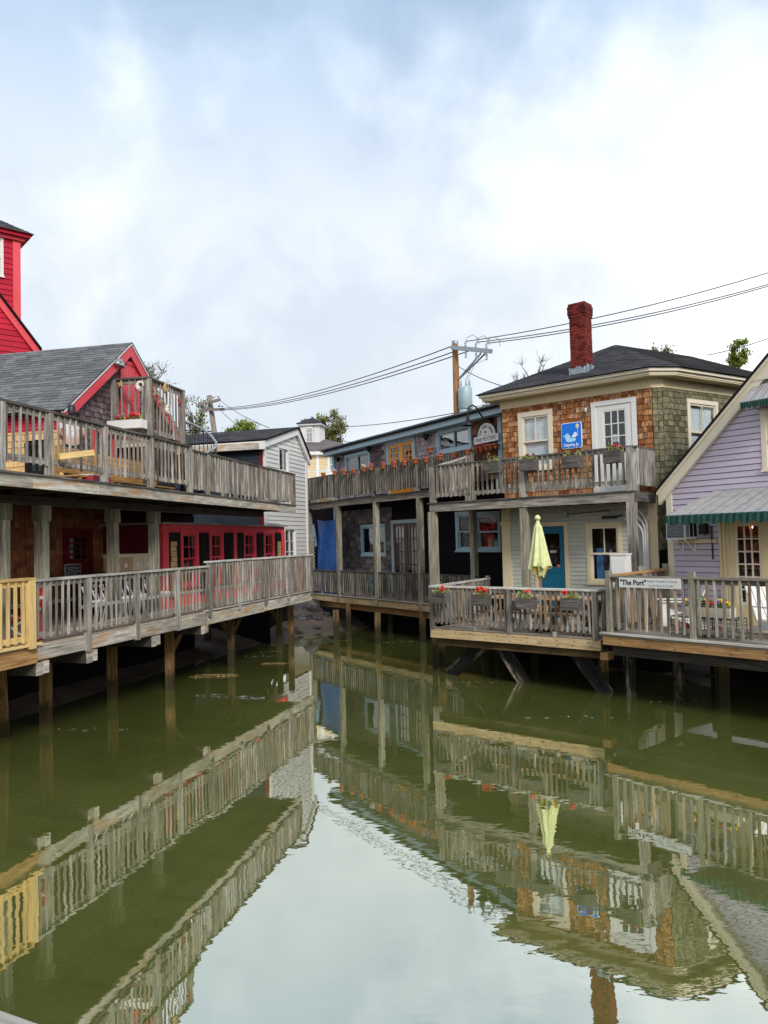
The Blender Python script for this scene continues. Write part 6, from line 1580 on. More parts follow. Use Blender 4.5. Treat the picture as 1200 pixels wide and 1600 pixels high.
AW = awning_mat('striped_awning', [wht, gry, wht, wht, pnk, pnk, wht, gry, wht, wht, (.31, .29, .28), wht, pnk, wht, wht, gry], 2.2)
AWG = awning_mat('green_valance', [(.005, .055, .038), (.008, .07, .05), (.012, .03, .024), (.005, .058, .04), (.005, .05, .036), (.02, .075, .055)], 4.0)
def awning(lb, s0, s1, ztop, zbot, out, skew, valance, group=None):
    t = thing('awning', lb, 'awning', HF.P(s0, 0, zbot), group); n = 60; mb = MB()
    for i in range(n + 1):
        s = s0 + (s1 - s0) * i / n; mb.v += [(s, -.03, ztop), (s + skew, -out, zbot)]
    mb.f = [(2 * i, 2 * i + 2, 2 * i + 3, 2 * i + 1) for i in range(n)]; mb.mi = [0] * n; mb.obj('canopy', AW, t, HF.M)
    mb = MB(); N2 = 160
    for i in range(N2 + 1):
        s = s0 + skew + (s1 - s0) * i / N2; w = abs(math.sin(i * math.pi / 16)); o_ = out + .012 * math.sin(i * .9)
        mb.v += [(s, -o_, zbot), (s, -o_ - .01, zbot - valance * (.72 + .28 * w))]
    mb.f = [(2 * i, 2 * i + 2, 2 * i + 3, 2 * i + 1) for i in range(N2)]; mb.mi = [0] * N2; mb.obj('valance', AWG, t, HF.M)
    MB().tube([(s0 + skew, -out + .02, zbot), (s1 + skew, -out + .02, zbot)], .02, 6).obj('front_bar', P['metal_grey'], t, HF.M)
    MB().tube([(s0, -.02, ztop), (s1, -.02, ztop)], .02, 6).obj('wall_bar', P['metal_grey'], t, HF.M)
    MB().tube([(s0 + .03, -.03, zbot - .1), (s0 + skew + .03, -out + .03, zbot)], .012, 6).obj('side_arm', P['metal_grey'], t, HF.M)
    MB().add([(s0, -.02, ztop), (s0 + skew, -out, zbot), (s0, -.02, zbot)], [(0, 1, 2)]).obj('side_flap', AW, t, HF.M)
as0, az1 = HF.px(1116, 767); fo = 1.42; p_ = HF.P(as0, -fo, 0); az0 = HF.z(1040, 806, -fo); sk = HF.s(1040, 806, -fo) - as0
awning('wide striped awning with a scalloped green valance over the shop door', as0, as0 + 3.0, az1, az0, fo, sk, .20, 'striped awnings of the lilac house')
us0, uz_ = HF.px(1190, 597); awning('small faded awning over the upper window of the lilac house', us0 - .1, us0 + 1.1, uz_, HF.z(1176, 626, -.55), .55, -.05, .14, 'striped awnings of the lilac house')
piece('awning_hood', lh, HF, us0 - .15, us0 + 1.2, -.14, -.02, uz_ + .02, uz_ + .07, P['pale_cream'])
# air conditioner
ac = thing('air_conditioner', 'white window air conditioner on brackets under the striped awning', 'air conditioner', HF.P(.25, -.3, HF.z(1065, 845)))
ay = .46; acs0 = HF.s(1041, 830, -ay); acs1 = HF.s(1070, 830, -ay); acz0, acz1 = HF.z(1055, 843, -ay), HF.z(1055, 812, -ay)
MB().bx(acs0, acs1, -ay, -.02, acz0, acz1).obj('body', P['white'], ac, HF.M)
P['grille'] = plain('dark_grille', (.09, .11, .11), .7)
gr = MB().bx(acs0 + .02, acs1 - .02, -ay - .008, -ay - .001, acz0 + .03, acz1 - .02).obj('grille', P['grille'], ac, HF.M)
for k in range(9): piece('grille_slat', gr, HF, acs0 + .02, acs1 - .02, -ay - .014, -ay - .007, acz0 + .04 + k * (acz1 - acz0 - .07) / 9, acz0 + .05 + k * (acz1 - acz0 - .07) / 9, P['metal_grey'])
SA_ = Frame(HF.P(acs1, -ay, 0), HF.P(acs1, 0, 0))
for k in range(3): piece('side_vent', ac, SA_, .04 + k * .14, .14 + k * .14, -.006, .001, acz0 + .05, acz1 - .05, P['metal_black'] if k else P['metal_grey'])
for s_ in (acs0 + .1, acs1 - .05):
    MB().tube([(s_, -ay + .06, acz0), (s_, -.02, acz0 - .3)], .014, 6).obj('bracket', P['white'], ac, HF.M); MB().tube([(s_, -.025, acz0), (s_, -.025, acz0 - .3)], .014, 6).obj('bracket', P['white'], ac, HF.M)
piece('shelf', ac, HF, acs0 - .03, acs1 + .45, -.06, -.02, acz0 - .09, acz0 - .02, P['cream_wall'])
wl3 = thing('wall_lantern', 'black wall lantern beside the air conditioner', 'lamp', HF.P(sh_(1102, 825), -.05, HF.z(1102, 825)))
MB().bx(-.07, .07, -.2, -.06, -.12, .12).obj('lantern', P['metal_black'], wl3, HF.M @ T(sh_(1105, 826), 0, HF.z(1105, 826))); MB().bx(-.13, -.02, -.07, -.03, -.14, .12).obj('meter', P['metal_grey'], wl3, HF.M @ T(sh_(1103, 826), 0, HF.z(1105, 828)))
MB().tube([(sh_(1114, 830), -.06, HF.z(1114, 822)), (sh_(1115.5, 870), -.04, HF.z(1115.5, 874))], .014, 6).obj('awning_crank', P['metal_black'], wl3, HF.M)

# ------------------------------------------------------------------ deck in front of the lilac house
sdk = thing('shop_deck', 'weathered deck with picket railing in front of the lilac house', 'deck', SD.P(1.5, 1.5, zd))
floor_boards(sdk, SD, 0, 6.5, -.03, 3.6, zd + .02, W['floor_x'], .15)
piece('rim_board', sdk, SD, 0, 6.5, -.02, .03, -.51, zd - .018, W['rust_x'])
nails(sdk, SD, .1, 6.5, -.021, -.43, 12)
piece('edge_board', sdk, SD, -.05, 6.5, -.06, .07, zd + .024, zd + .05, W['rail_x'])
s1p = SD.s(951, 940, .1); s2p = SD.s(1083, 950, .1)
railing(sdk, SD, s1p, 6.4, .12, .79, -.22, posts=[s1p + .02, s2p, s2p + 2.0], pz0=zd, pzt=.88, cap=W['mid_x'], rail=W['mid_x'], mixm=[W['grey_z'], W['mid_z'], W['grey_z'], W['warm_z'], W['post_z']], pw=.1, sp=.145, bw=.042, postm=W['post_z'])
sc_ = SD.P(s1p + .03, .15, 0); SS = Frame(sc_, HF.P(-.05, -.1, 0))
railing(sdk, SS, .08, SS.len, 0, .80, -.2, posts=[SS.len * .52, SS.len - .05], pz0=zd, pzt=.9, cap=W['rust_x'], rail=W['rust_x'], mixm=[W['grey_z'], W['warm_z'], W['mid_z']], pw=.1, sp=.125, postm=W['post_z'])
for px, py, m in ((985, 1084, 'tar_x'), (1130, 1100, 'pile_x'), (1060, 1060, 'tar_x')):
    a = at_z(px, py, WATER); pile(sdk, a, -.52, .19, None, W[m])
piece('under_beam', sdk, SD, 0, 6.5, .3, .45, -.75, -.52, W['under_x'])
SR2 = Frame(SD.P(0, .0, 0), SD.P(0, 3, 0)); piece('side_rim', sdk, SR2, .02, 3, -.02, .02, -.51, zd - .02, W['under_x'])
# port sign
ps_ = thing('port_sign', 'long white sign board hung on the railing of the shop deck', 'sign', SD.P(SD.s(1015, 910, .05), .05, .5))
q0, q1 = SD.s(967, 908, .03), SD.s(1063, 912, .03); zs0, zs1 = SD.z(1015, 919, .03), SD.z(1015, 903.5, .03)
MB().bx(q0, q1, .03, .05, zs0, zs1).obj('board', P['white'], ps_, SD.M)
P['inkblack'] = plain('black_lettering', (.012, .012, .012), .6); P['inkgrey'] = plain('faded_grey_lettering', (.42, .43, .43), .7)
text_obj('"The Port"', (zs1 - zs0) * .74, P['inkblack'], ps_, SD.M @ T(q0 + (q1 - q0) * .02, .028, (zs0 + zs1) / 2), align='LEFT', bold=.002, sx=.92)
text_obj("Trendy Women's Goods", (zs1 - zs0) * .36, P['inkgrey'], ps_, SD.M @ T(q0 + (q1 - q0) * .70, .028, zs0 + (zs1 - zs0) * .73), sx=.95)
text_obj('Local Arts & Crafts', (zs1 - zs0) * .36, P['inkgrey'], ps_, SD.M @ T(q0 + (q1 - q0) * .70, .028, zs0 + (zs1 - zs0) * .30), sx=.95)
# white adirondack chairs
def adirondack(M, lb):
    t = thing('garden_chair', lb, 'chair', M @ Vector((0, 0, 0)), 'white slatted garden chairs')
    for i in range(5): piece('back_slat', t, M @ T(0, .28, .3) @ RX(-.42), -.28 + i * .115, -.18 + i * .115, -.012, .012, 0, .75 - .03 * abs(i - 2), P['white'])
    for i in range(5): piece('seat_slat', t, M @ T(0, -.25 + i * .11, .36 - i * .022), -.28, .28, -.05, .05, -.012, .012, P['white'])
    for x in (-.33, .33):
        piece('arm', t, M, x - .06, x + .06, -.35, .38, .54, .565, P['white']); piece('leg', t, M, x - .02, x + .02, -.31, -.22, 0, .54, P['white'])
        beam('leg', t, M @ Vector((x * .93, -.28, .36)), M @ Vector((x * .93, .55, .02)), .03, .12, P['white'])
ca = SD.P(SD.s(1060, 985, 1.6), 1.6, zd + .02); adirondack(T(*ca) @ RZ(math.atan2(SD.d.y, SD.d.x) - 1.0), 'white garden chair left of the pansy trough on the shop deck')
ca = SD.P(SD.s(1222, 985, 1.3), 1.3, zd + .02); adirondack(T(*ca) @ RZ(math.atan2(SD.d.y, SD.d.x) + 1.1), 'white garden chair at the right edge of the shop deck')
# wire traps with the flower trough on top
def trap(fr, s, y, z, w, dpt, hgt, lb):
    t = thing('wire_trap', lb, 'lobster trap', fr.P(s, y, z), 'green wire lobster traps'); M = fr.M @ T(s, y, z)
    fm = MB()
    for x in (-w / 2, w / 2):
        for yy in (-dpt / 2, dpt / 2): fm.tube([(x, yy, 0), (x, yy, hgt)], .010, 4)
    for zz_ in (0, hgt):
        for yy in (-dpt / 2, dpt / 2): fm.tube([(-w / 2, yy, zz_), (w / 2, yy, zz_)], .010, 4)
        for x in (-w / 2, w / 2): fm.tube([(x, -dpt / 2, zz_), (x, dpt / 2, zz_)], .010, 4)
    fm.obj('frame', P['mesh_green'], t, M); g_ = MB(); st_ = .05
    n = int(w / st_)
    for i in range(1, n):
        x = -w / 2 + i * w / n
        for yy in (-dpt / 2, dpt / 2): g_.tube([(x, yy, 0), (x, yy, hgt)], .004, 3, cap=False)
        g_.tube([(x, -dpt / 2, hgt), (x, dpt / 2, hgt)], .004, 3, cap=False)
    for j in range(1, int(hgt / st_)):
        z_ = j * st_
        for yy in (-dpt / 2, dpt / 2): g_.tube([(-w / 2, yy, z_), (w / 2, yy, z_)], .004, 3, cap=False)
        for x in (-w / 2, w / 2): g_.tube([(x, -dpt / 2, z_), (x, dpt / 2, z_)], .004, 3, cap=False)
    tag(g_.obj('wire_mesh', P['mesh_green'], t, M), kind='stuff')
    b_ = MB(); b_.lathe([(.05, 0), (.06, .1), (.06, .16), (.02, .2)], 9); b_.obj('buoy', P['goods'][5], t, M @ T(-w * .2, 0, .03))
ty = .72
trap(SD, SD.s(1083, 985, ty), ty, zd + .02, .62, .4, .36, 'green wire lobster trap under the left half of the pansy trough')
trap(SD, SD.s(1132, 990, ty), ty, zd + .02, .62, .4, .36, 'green wire lobster trap under the right half of the pansy trough')
s, z = SD.px(1104, 944, ty)
planter(SD, SD.s(1107, 950, ty), ty + .13, zd + .02 + .37 + .17, SD.s(1142, 950, ty) - SD.s(1068, 950, ty), .26, .17, 'long cream trough of yellow and purple pansies on the lobster traps', P['pale_cream'], [('bloom_yellow', 11, .05), ('bloom_violet', 6, .045), ('bloom_red', 3, .045), ('bloom_dark', 6, .04)], 340, 'leafd', 'wooden flower boxes on the railings', .07)

# ------------------------------------------------------------------ things on the left decks
CARD = plain('cream_carton', (.66, .55, .38), .8, namt=.1)
CARD2 = plain('kraft_carton', (.50, .33, .17), .8, namt=.1)
cs = [(187, 209), (209, 225), (225, 240), (240, 248.5)]
cy = 1.25
base = thing('low_cabinet', 'dark low cabinet behind the boardwalk railing under the cartons', 'cabinet', L.P(L.s(215, 900, cy), cy + .2, ZL + .035)); zc0 = L.z(215, 893, cy)
cc0, cc1 = L.s(186, 900, cy), L.s(249, 900, cy)
MB().bx(cc0, cc1, cy, cy + .45, ZL + .04, zc0).obj('body', P['slate'], base, L.M); piece('top', base, L, cc0 - .02, cc1 + .02, cy - .02, cy + .47, zc0, zc0 + .025, W['under_x'])
for k in range(3): piece('door', base, L, cc0 + .03 + k * (cc1 - cc0) / 3, cc0 - .03 + (k + 1) * (cc1 - cc0) / 3, cy - .015, cy - .001, ZL + .1, zc0 - .05, P['slate'])
for i, (a, b) in enumerate(cs):
    s0_, s1_ = L.s(a, 880, cy), L.s(b, 880, cy); zt_ = L.z((a + b) / 2, 865.5 - .4 * i, cy); t = thing('carton', ('kraft brown carton at the left of the row on the low cabinet' if i == 0 else ORD[i] + ' cream carton in the row on the low cabinet'), 'carton', L.P(s0_, cy, zc0), 'cartons on the low cabinet')
    m = CARD
    MB().bx(s0_ + .006, s1_ - .006, cy + .02, cy + .4, zc0 + .027, zt_ - .07).obj('body', CARD2 if i == 0 else CARD, t, L.M); MB().bx(s0_ + .002, s1_ - .002, cy + .012, cy + .408, zt_ - .07, zt_).obj('lid', CARD, t, L.M)
    MB().bx((s0_ + s1_) / 2 - .05, (s0_ + s1_) / 2 + .05, cy + .016, cy + .019, zc0 + .1, zc0 + .2).obj('label', P['white'], t, L.M)
# row of stacked white chairs behind the railing
for i in range(9):
    s_ = L.s(160 + i * 13, 945, .75); t = thing('stacking_chair', ORD[i] + ' white wire stacking chair from the left in the row behind the boardwalk railing', 'chair', L.P(s_, .8, ZL + .035), 'white stacking chairs'); M = L.M @ T(s_, .8, ZL + .035) @ RZ(.5)
    for x in (-.2, .2):
        MB().tube([(x, -.22, 0), (x, -.2, .42), (x, .0, .45), (x, .2, .46), (x, .3, .75)], .014, 6).obj('frame_side', P['white'], t, M); MB().tube([(x, .25, 0), (x, .18, .44)], .014, 6).obj('leg', P['white'], t, M)
    for k in range(4): MB().tube([(-.2, -.15 + k * .1, .44), (0, -.15 + k * .1, .42), (.2, -.15 + k * .1, .44)], .012, 5).obj('seat_slat', P['white'], t, M)
    for k in range(3): MB().tube([(-.2, .22 + k * .03, .55 + k * .09), (.2, .22 + k * .03, .55 + k * .09)], .012, 5).obj('back_slat', P['white'], t, M)
# lifebuoy
lb_ = thing('lifebuoy', 'red lifebuoy with white bands leaning behind the new pine post', 'lifebuoy', L.P(L.s(57, 935, .35), .35, .4)); Ml = L.M @ T(L.s(58, 935, .4), .4, L.z(58, 934, .4)) @ RZ(.3)
P['buoyred'] = plain('lifebuoy_red', (.62, .03, .02), .5); P['buoywhite'] = plain('lifebuoy_white', (.78, .7, .66), .5)
for k in range(4):
    for a0, a1, m, nm in ((.15, 1.35, 'buoyred', 'ring_segment'), (1.35, 1.72, 'buoywhite', 'band')):
        pts = [(.13 * math.cos(k * math.pi / 2 + a0 + (a1 - a0) * i / 6) * 1.15, 0, .19 * math.sin(k * math.pi / 2 + a0 + (a1 - a0) * i / 6)) for i in range(7)]; MB().tube(pts, .055, 10).obj(nm, P[m], lb_, Ml, True)
# red deck chair with a towel
P['coral'] = plain('coral_cloth', (.62, .09, .08), .85, namt=.2, nscale=5); P['coralpale'] = plain('pale_coral_cloth', (.72, .34, .32), .85)
ck = thing('beach_chair', 'coral red beach chair with pale stripes behind the new pine railing', 'chair', L.P(L.s(20, 980, .7), .7, ZL + .035)); Mc = L.M @ T(L.s(22, 985, .7), .7, ZL + .035) @ RZ(.4)
for x in (-.27, .27):
    MB().tube([(x, -.35, 0), (x, .2, .45), (x, .35, .75)], .016, 6).obj('frame_side', P['white'], ck, Mc); MB().tube([(x, .3, 0), (x, -.3, .4)], .016, 6).obj('leg', P['white'], ck, Mc)
for k, m in enumerate(('coral', 'coralpale', 'coral', 'coral', 'coralpale')):
    MB().box((0, -.3 + k * .12, .40 - .01 * k), (.5, .118, .015)).obj('seat_cloth', P[m], ck, Mc); MB().box((0, .26 + .03 * k, .42 + .08 * k), (.5, .02, .078)).obj('back_cloth', P[m], ck, Mc)
tw_ = MB()
for i in range(9):
    for j in range(9): tw_.v.append((-.22 + .4 * i / 8, -.37 - .03 * math.sin(i * 1.3) - .04 * j / 8, .42 - .4 * j / 8))
tw_.f = [(i * 9 + j, (i + 1) * 9 + j, (i + 1) * 9 + j + 1, i * 9 + j + 1) for i in range(8) for j in range(8)]; tw_.mi = [0] * 64; tw_.obj('towel', P['coral'], ck, Mc, True)
# chalkboard
cbk = thing('chalkboard', 'framed black chalkboard with white scribbles before the shop door', 'sign', BW.P(sb(114, 890), -.6, .6)); CB = L.off(2.2); k0, k1, kz0, kz1 = CB.s(101, 890), CB.s(125, 890), CB.z(113, 900), CB.z(113, 881)
MB().bx(k0, k1, -.02, .02, kz0, kz1).obj('frame', P['metal_grey'], cbk, CB.M); MB().bx(k0 + .03, k1 - .03, -.026, -.021, kz0 + .03, kz1 - .03).obj('slate', P['black'], cbk, CB.M)
mb = MB()
for k in range(4):
    z_ = kz0 + .07 + k * (kz1 - kz0 - .1) / 4; mb.tube([(k0 + .05 + i * (k1 - k0 - .1) / 14, -.029, z_ + random.uniform(-.014, .014)) for i in range(15)], .004, 4)
mb.obj('chalk_scribble', P['white'], cbk, CB.M)
for x in (k0 + .04, k1 - .04): post_at(cbk, CB, x, .03, ZL, kz0 + .02, .03, W['under_x'], 'leg')
# yellow benches on the upper deck
for i, (pa_, pb_, y_) in enumerate(((86, 150, .75), (150, 245, .85))):
    s0_, s1_ = U.s(pa_, 690, y_), U.s(pb_, 700, y_); zt_ = 3.30
    t = thing('wooden_bench', ('near' if i == 0 else 'far') + ' yellow slatted bench behind the upper left railing', 'bench', U.P((s0_ + s1_) / 2, y_, ZU), 'yellow benches on the upper deck')
    for k in range(5): piece('back_slat', t, U, s0_, s1_ - .03, y_, y_ + .025, 2.86 + k * .09, 2.935 + k * .09, W['bench_x'])
    for k in range(4): piece('seat_slat', t, U, s0_, s1_ - .03, y_ - .42 + k * .1, y_ - .33 + k * .1, 2.76 + .3 - .30, 2.79, W['bench_x'])
    for s_ in (s0_ + .1, (s0_ + s1_) / 2, s1_ - .13): post_at(t, U, s_, y_ + .04, ZU, 3.3, .06, W['bench_x'], 'leg'); post_at(t, U, s_, y_ - .38, ZU, 2.76, .06, W['bench_x'], 'leg')
cl_ = thing('cool_box', 'red cool box with a blue lid label behind the upper left railing', 'cool box', U.P(U.s(148, 747, .35), .35, ZU)); s_ = U.s(149, 745, .35)
MB().bx(s_ - .26, s_ + .26, .22, .5, ZU + .01, ZU + .16).obj('body', P['red'], cl_, U.M); MB().bx(s_ - .12, s_ + .08, .212, .219, ZU + .03, ZU + .12).obj('label', P['signblue'], cl_, U.M); MB().bx(s_ - .27, s_ + .27, .21, .51, ZU + .161, ZU + .19).obj('lid', P['buoywhite'], cl_, U.M)
# red window frame on the gable wall seen through the railing
window(h, GF, GF.s(140, 690), GF.s(176, 690), 2.75, GF.z(158, 672), P['redpink'], .09, rows=1, cols=2, kind='single', sill=False, glass=G['dim'], depth=.05, proud=.1)

# ------------------------------------------------------------------ person on the upper deck
py_ = .95; base_p = U.P(U.s(112, 650, py_), py_, 0); zh = U.z(112, 634, py_); sc_p = (zh - ZU) / 1.70
SKIN = plain('skin', (.55, .33, .24), .6, namt=.05); SHIRT = plain('white_patterned_shirt', (.62, .56, .54), .8, namt=.45, nscale=18); TROUS = plain('dark_trousers', (.03, .03, .04), .8); HAIR = plain('dark_hair', (.012, .008, .008), .45, namt=.4, nscale=40)
pt = thing('person', 'person with dark hair and a pale shirt standing behind the upper left railing', 'person', (base_p.x, base_p.y, ZU))
Mp = T(base_p.x, base_p.y, ZU + .0) @ RZ(math.atan2(U.d.y, U.d.x) + 2.2) @ Matrix.Scale(sc_p, 4)
def skin(name, verts, edges, radii, mat, par, root=0, sub=2):
    me = bpy.data.meshes.new(name); me.from_pydata(verts, edges, []); me.materials.append(mat); o = obj(name, me, par, Mp)
    md = o.modifiers.new('skin', 'SKIN'); md.use_smooth_shade = True
    for i, r_ in enumerate(radii): me.skin_vertices[0].data[i].radius = r_ if isinstance(r_, tuple) else (r_, r_); 
    me.skin_vertices[0].data[root].use_root = True
    o.modifiers.new('subdivision', 'SUBSURF').levels = sub; o.modifiers[-1].render_levels = sub; return o
vb = [(0, 0, .95), (0, .01, 1.15), (0, .0, 1.36), (0, -.01, 1.45), (0, -.02, 1.52), (0, -.03, 1.60), (0, -.02, 1.68),
      (.18, 0, 1.38), (.24, -.02, 1.12), (.16, -.22, 1.02), (.13, -.28, 1.01), (-.18, 0, 1.38), (-.24, -.02, 1.12), (-.16, -.22, 1.02), (-.13, -.28, 1.01), (.09, 0, .88), (.10, -.01, .5), (.10, .03, .09), (.11, -.10, .04), (-.09, 0, .88), (-.10, -.01, .5), (-.10, .03, .09), (-.11, -.10, .04)]
eb = [(0, 1), (1, 2), (2, 3), (3, 4), (4, 5), (5, 6), (2, 7), (7, 8), (8, 9), (9, 10), (2, 11), (11, 12), (12, 13), (13, 14), (0, 15), (15, 16), (16, 17), (17, 18), (0, 19), (19, 20), (20, 21), (21, 22)]
rb2 = [(.15, .11), (.14, .10), (.15, .10), .055, .06, (.075, .09), (.065, .075), .06, .042, .034, .028, .06, .042, .034, .028, .085, .06, .04, .035, .085, .06, .04, .035]
body = skin('body', vb, eb, rb2, SKIN, pt)
skin('shirt', [(0, 0, .92), (0, .01, 1.15), (0, 0, 1.36), (0, -.005, 1.43), (.18, 0, 1.38), (.225, -.01, 1.18), (-.18, 0, 1.38), (-.225, -.01, 1.18)], [(0, 1), (1, 2), (2, 3), (2, 4), (4, 5), (2, 6), (6, 7)], [(.175, .13), (.16, .12), (.17, .12), .075, .078, .065, .078, .065], SHIRT, pt)
skin('trousers', [(0, 0, .97), (.09, 0, .86), (.10, -.01, .5), (.10, .03, .12), (-.09, 0, .86), (-.10, -.01, .5), (-.10, .03, .12)], [(0, 1), (1, 2), (2, 3), (0, 4), (4, 5), (5, 6)], [(.16, .12), .1, .075, .06, .1, .075, .06], TROUS, pt)
skin('hair', [(0, .035, 1.47), (0, .03, 1.56), (0, .0, 1.66), (0, -.03, 1.70)], [(0, 1), (1, 2), (2, 3)], [(.06, .04), (.088, .065), (.09, .09), (.06, .07)], HAIR, pt)
fc_ = MB()
for x in (-.03, .03): fc_.ball((x, -.118, 1.605), .011, 6, 5)
fc_.obj('eyes', P['black'], pt, Mp); MB().ball((0, -.13, 1.575), .016, 6, 5, 0, (.8, 1.1, 1.3)).obj('nose', SKIN, pt, Mp); MB().ball((0, -.118, 1.535), .02, 8, 5, 0, (1.3, .5, .35)).obj('mouth', P['bloom_pink'], pt, Mp)

# ------------------------------------------------------------------ utility poles and wires
def sag(a, b, n=20, d_=.5): return [Vector(a).lerp(Vector(b), i / n) - Vector((0, 0, d_ * 4 * (i / n) * (1 - i / n))) for i in range(n + 1)]
PY = 29.0
up = thing('utility_pole', 'brown utility pole with a grey transformer behind the gallery roof', 'utility pole', (at_y(712, 600, PY).x, PY, -.6))
pt0, pt1 = at_y(714.5, 655, PY), at_y(711, 537, PY); dirp = (pt1 - pt0).normalized(); pb = pt1 - dirp * ((pt1.z + .6) / dirp.z)
MB().tube([pb, pt0, pt1], [.17, .135, .115], 12).obj('pole', W['pole_z'], up, None, True)
MB().tube([pt1 + Vector((0, 0, -.02)), pt1 + Vector((0, 0, .1))], .125, 12).obj('pole_cap', P['metal_grey'], up)
ar0, ar1 = at_y(706, 543, PY - .15), at_y(768, 549, PY - 1.6)
beam('crossarm', up, ar0, ar1, .11, .16, P['metal_grey'])
for k in (-.06, .06): beam('brace', up, at_y(716, 593, PY - .1) + Vector((0, k, 0)), at_y(755 + k * 60, 552, PY - 1.2), .05, .05, P['metal_grey'])
ins = [ar0.lerp(ar1, t) for t in (.36, .62, .88)]
for p in ins:
    MB().lathe([(.03, 0), (.05, .05), (.03, .1), (.05, .14), (.03, .2)], 9).obj('insulator', P['metal_blue'], up, T(p.x, p.y, p.z + .08)); MB().tube([p + Vector((.0, 0, .1)), p + Vector((.05, 0, .42)), p + Vector((.28, -.1, .5)), p + Vector((.46, -.15, .35)), p + Vector((.48, -.15, .12))], .01, 5).obj('jumper_wire', P['wire'], up)
    MB().lathe([(.02, -.3), (.045, -.25), (.03, -.2), (.045, -.12), (.02, -.05)], 8).obj('hanging_insulator', P['metal_blue'], up, T(p.x, p.y, p.z - .05))
tz0, tz1 = at_y(727, 640, PY - .3).z, at_y(727, 606, PY - .3).z; tx = at_y(727, 620, PY - .3)
tf = MB().lathe([(.22, tz0), (.27, tz0 + .04), (.27, tz1 - .06), (.25, tz1), (.1, tz1 + .05)], 18).obj('transformer', P['metal_blue'], up, T(tx.x, tx.y, 0), True)
MB().lathe([(.17, tz0 - .25), (.2, tz0 - .2), (.2, tz0)], 14).obj('lower_tank', P['metal_blue'], tf, T(tx.x - .05, tx.y, 0), True)
for dx in (-.15, .05, .17): MB().lathe([(.05, tz1), (.035, tz1 + .1), (.05, tz1 + .14), (.02, tz1 + .3)], 8).obj('bushing', P['metal_blue'], tf, T(tx.x + dx, tx.y, 0))
for dx in (0.02, .1): MB().tube([(tx.x + dx, tx.y, tz1 + .3), (tx.x + dx + .3, tx.y, tz1 + .9), ins[1] + Vector((0, 0, -.3)) if dx < .05 else ins[2] + Vector((0, 0, -.3))], .008, 5).obj('lead_wire', P['wire'], tf)
for z_ in (tz0 + .12, tz1 - .12): MB().tube([(pt0.x + .02, PY, z_), (tx.x - .2, tx.y, z_)], .05, 6).obj('mounting_arm', P['metal_grey'], tf)
FY = 60.0
fp = thing('far_utility_pole', 'leaning grey utility pole with crossarms behind the white house', 'utility pole', (at_y(333, 640, FY).x, FY, -.3))
f0, f1 = at_y(334.5, 672, FY), at_y(327, 618, FY); df_ = (f1 - f0).normalized(); MB().tube([f1 - df_ * ((f1.z + .3) / df_.z), f1], [.26, .2], 10).obj('pole', W['pole_grey_z'], fp, None, True)
for (xa, ya_, xb, yb_) in ((308, 634, 344, 624), (312, 640.5, 350, 639.5)): beam('crossarm', fp, at_y(xa, ya_, FY), at_y(xb, yb_, FY - 1), .16, .2, W['pole_grey_z'])
for px, py in ((312, 630), (320, 627), (334, 622), (341, 621), (316, 637), (342, 636), (347, 636)): MB().lathe([(.06, 0), (.1, .1), (.06, .3)], 7).obj('insulator', P['metal_grey'], fp, T(*at_y(px, py, FY)))
def wire(a, b, d_, lb, r_=.016, y2=None):
    tag(MB().tube(sag(a, b, 24, d_), r_, 5).obj('overhead_wire', P['wire'], None), lb, 'wire', 'overhead wires')
rgt = [at_y(1230, 417, 26.5), at_y(1230, 436, 26), at_y(1230, 438.5, 25.5)]
for p, q, n in zip(ins, rgt, ('highest', 'middle', 'lowest')): wire(p + Vector((0, 0, .28)), q, .25, n + ' of the three wires from the brown pole to the right edge', .018)
lft = [at_y(343, 638, FY - 1), at_y(346, 639.5, FY - 1), at_y(350, 640.5, FY - 1)]
for p, q, n in zip((ar0, ins[0], ins[1]), lft, ('highest', 'middle', 'lowest')): wire(p + Vector((0, 0, .05)), q, .5, n + ' of the three wires between the two utility poles', .022)
wire(at_y(342, 624, FY), at_y(420, 668, 44), .2, 'thin wire descending from the far pole to the white house roof', .02)
wire(at_y(345, 641, FY), at_y(372, 664, 50), .1, 'short wire falling to the right below the far pole crossarm', .02)
wire(at_y(712, 645, PY), at_y(470, 666, 50), .25, 'wire running left from the foot of the transformer', .018)
wire(at_y(717, 573, PY), at_y(792, 605, 24), .08, 'guy wire falling from the brown pole to the cedar roof', .014)
wire(at_y(1105, 555, 40), at_y(1230, 518, 34), .1, 'wire crossing behind the small green treetop', .022)
wire(at_y(712, 652, PY), at_y(535, 690, 46), .3, 'low wire from the brown pole to the yellow house', .014)
wire(at_y(800, 622, 34), at_y(715, 640, PY), .05, 'short wire right of the transformer', .012)
wire(at_y(295, 626, 70), at_y(345, 624, FY), .3, 'wire coming in from the left to the far pole', .022)

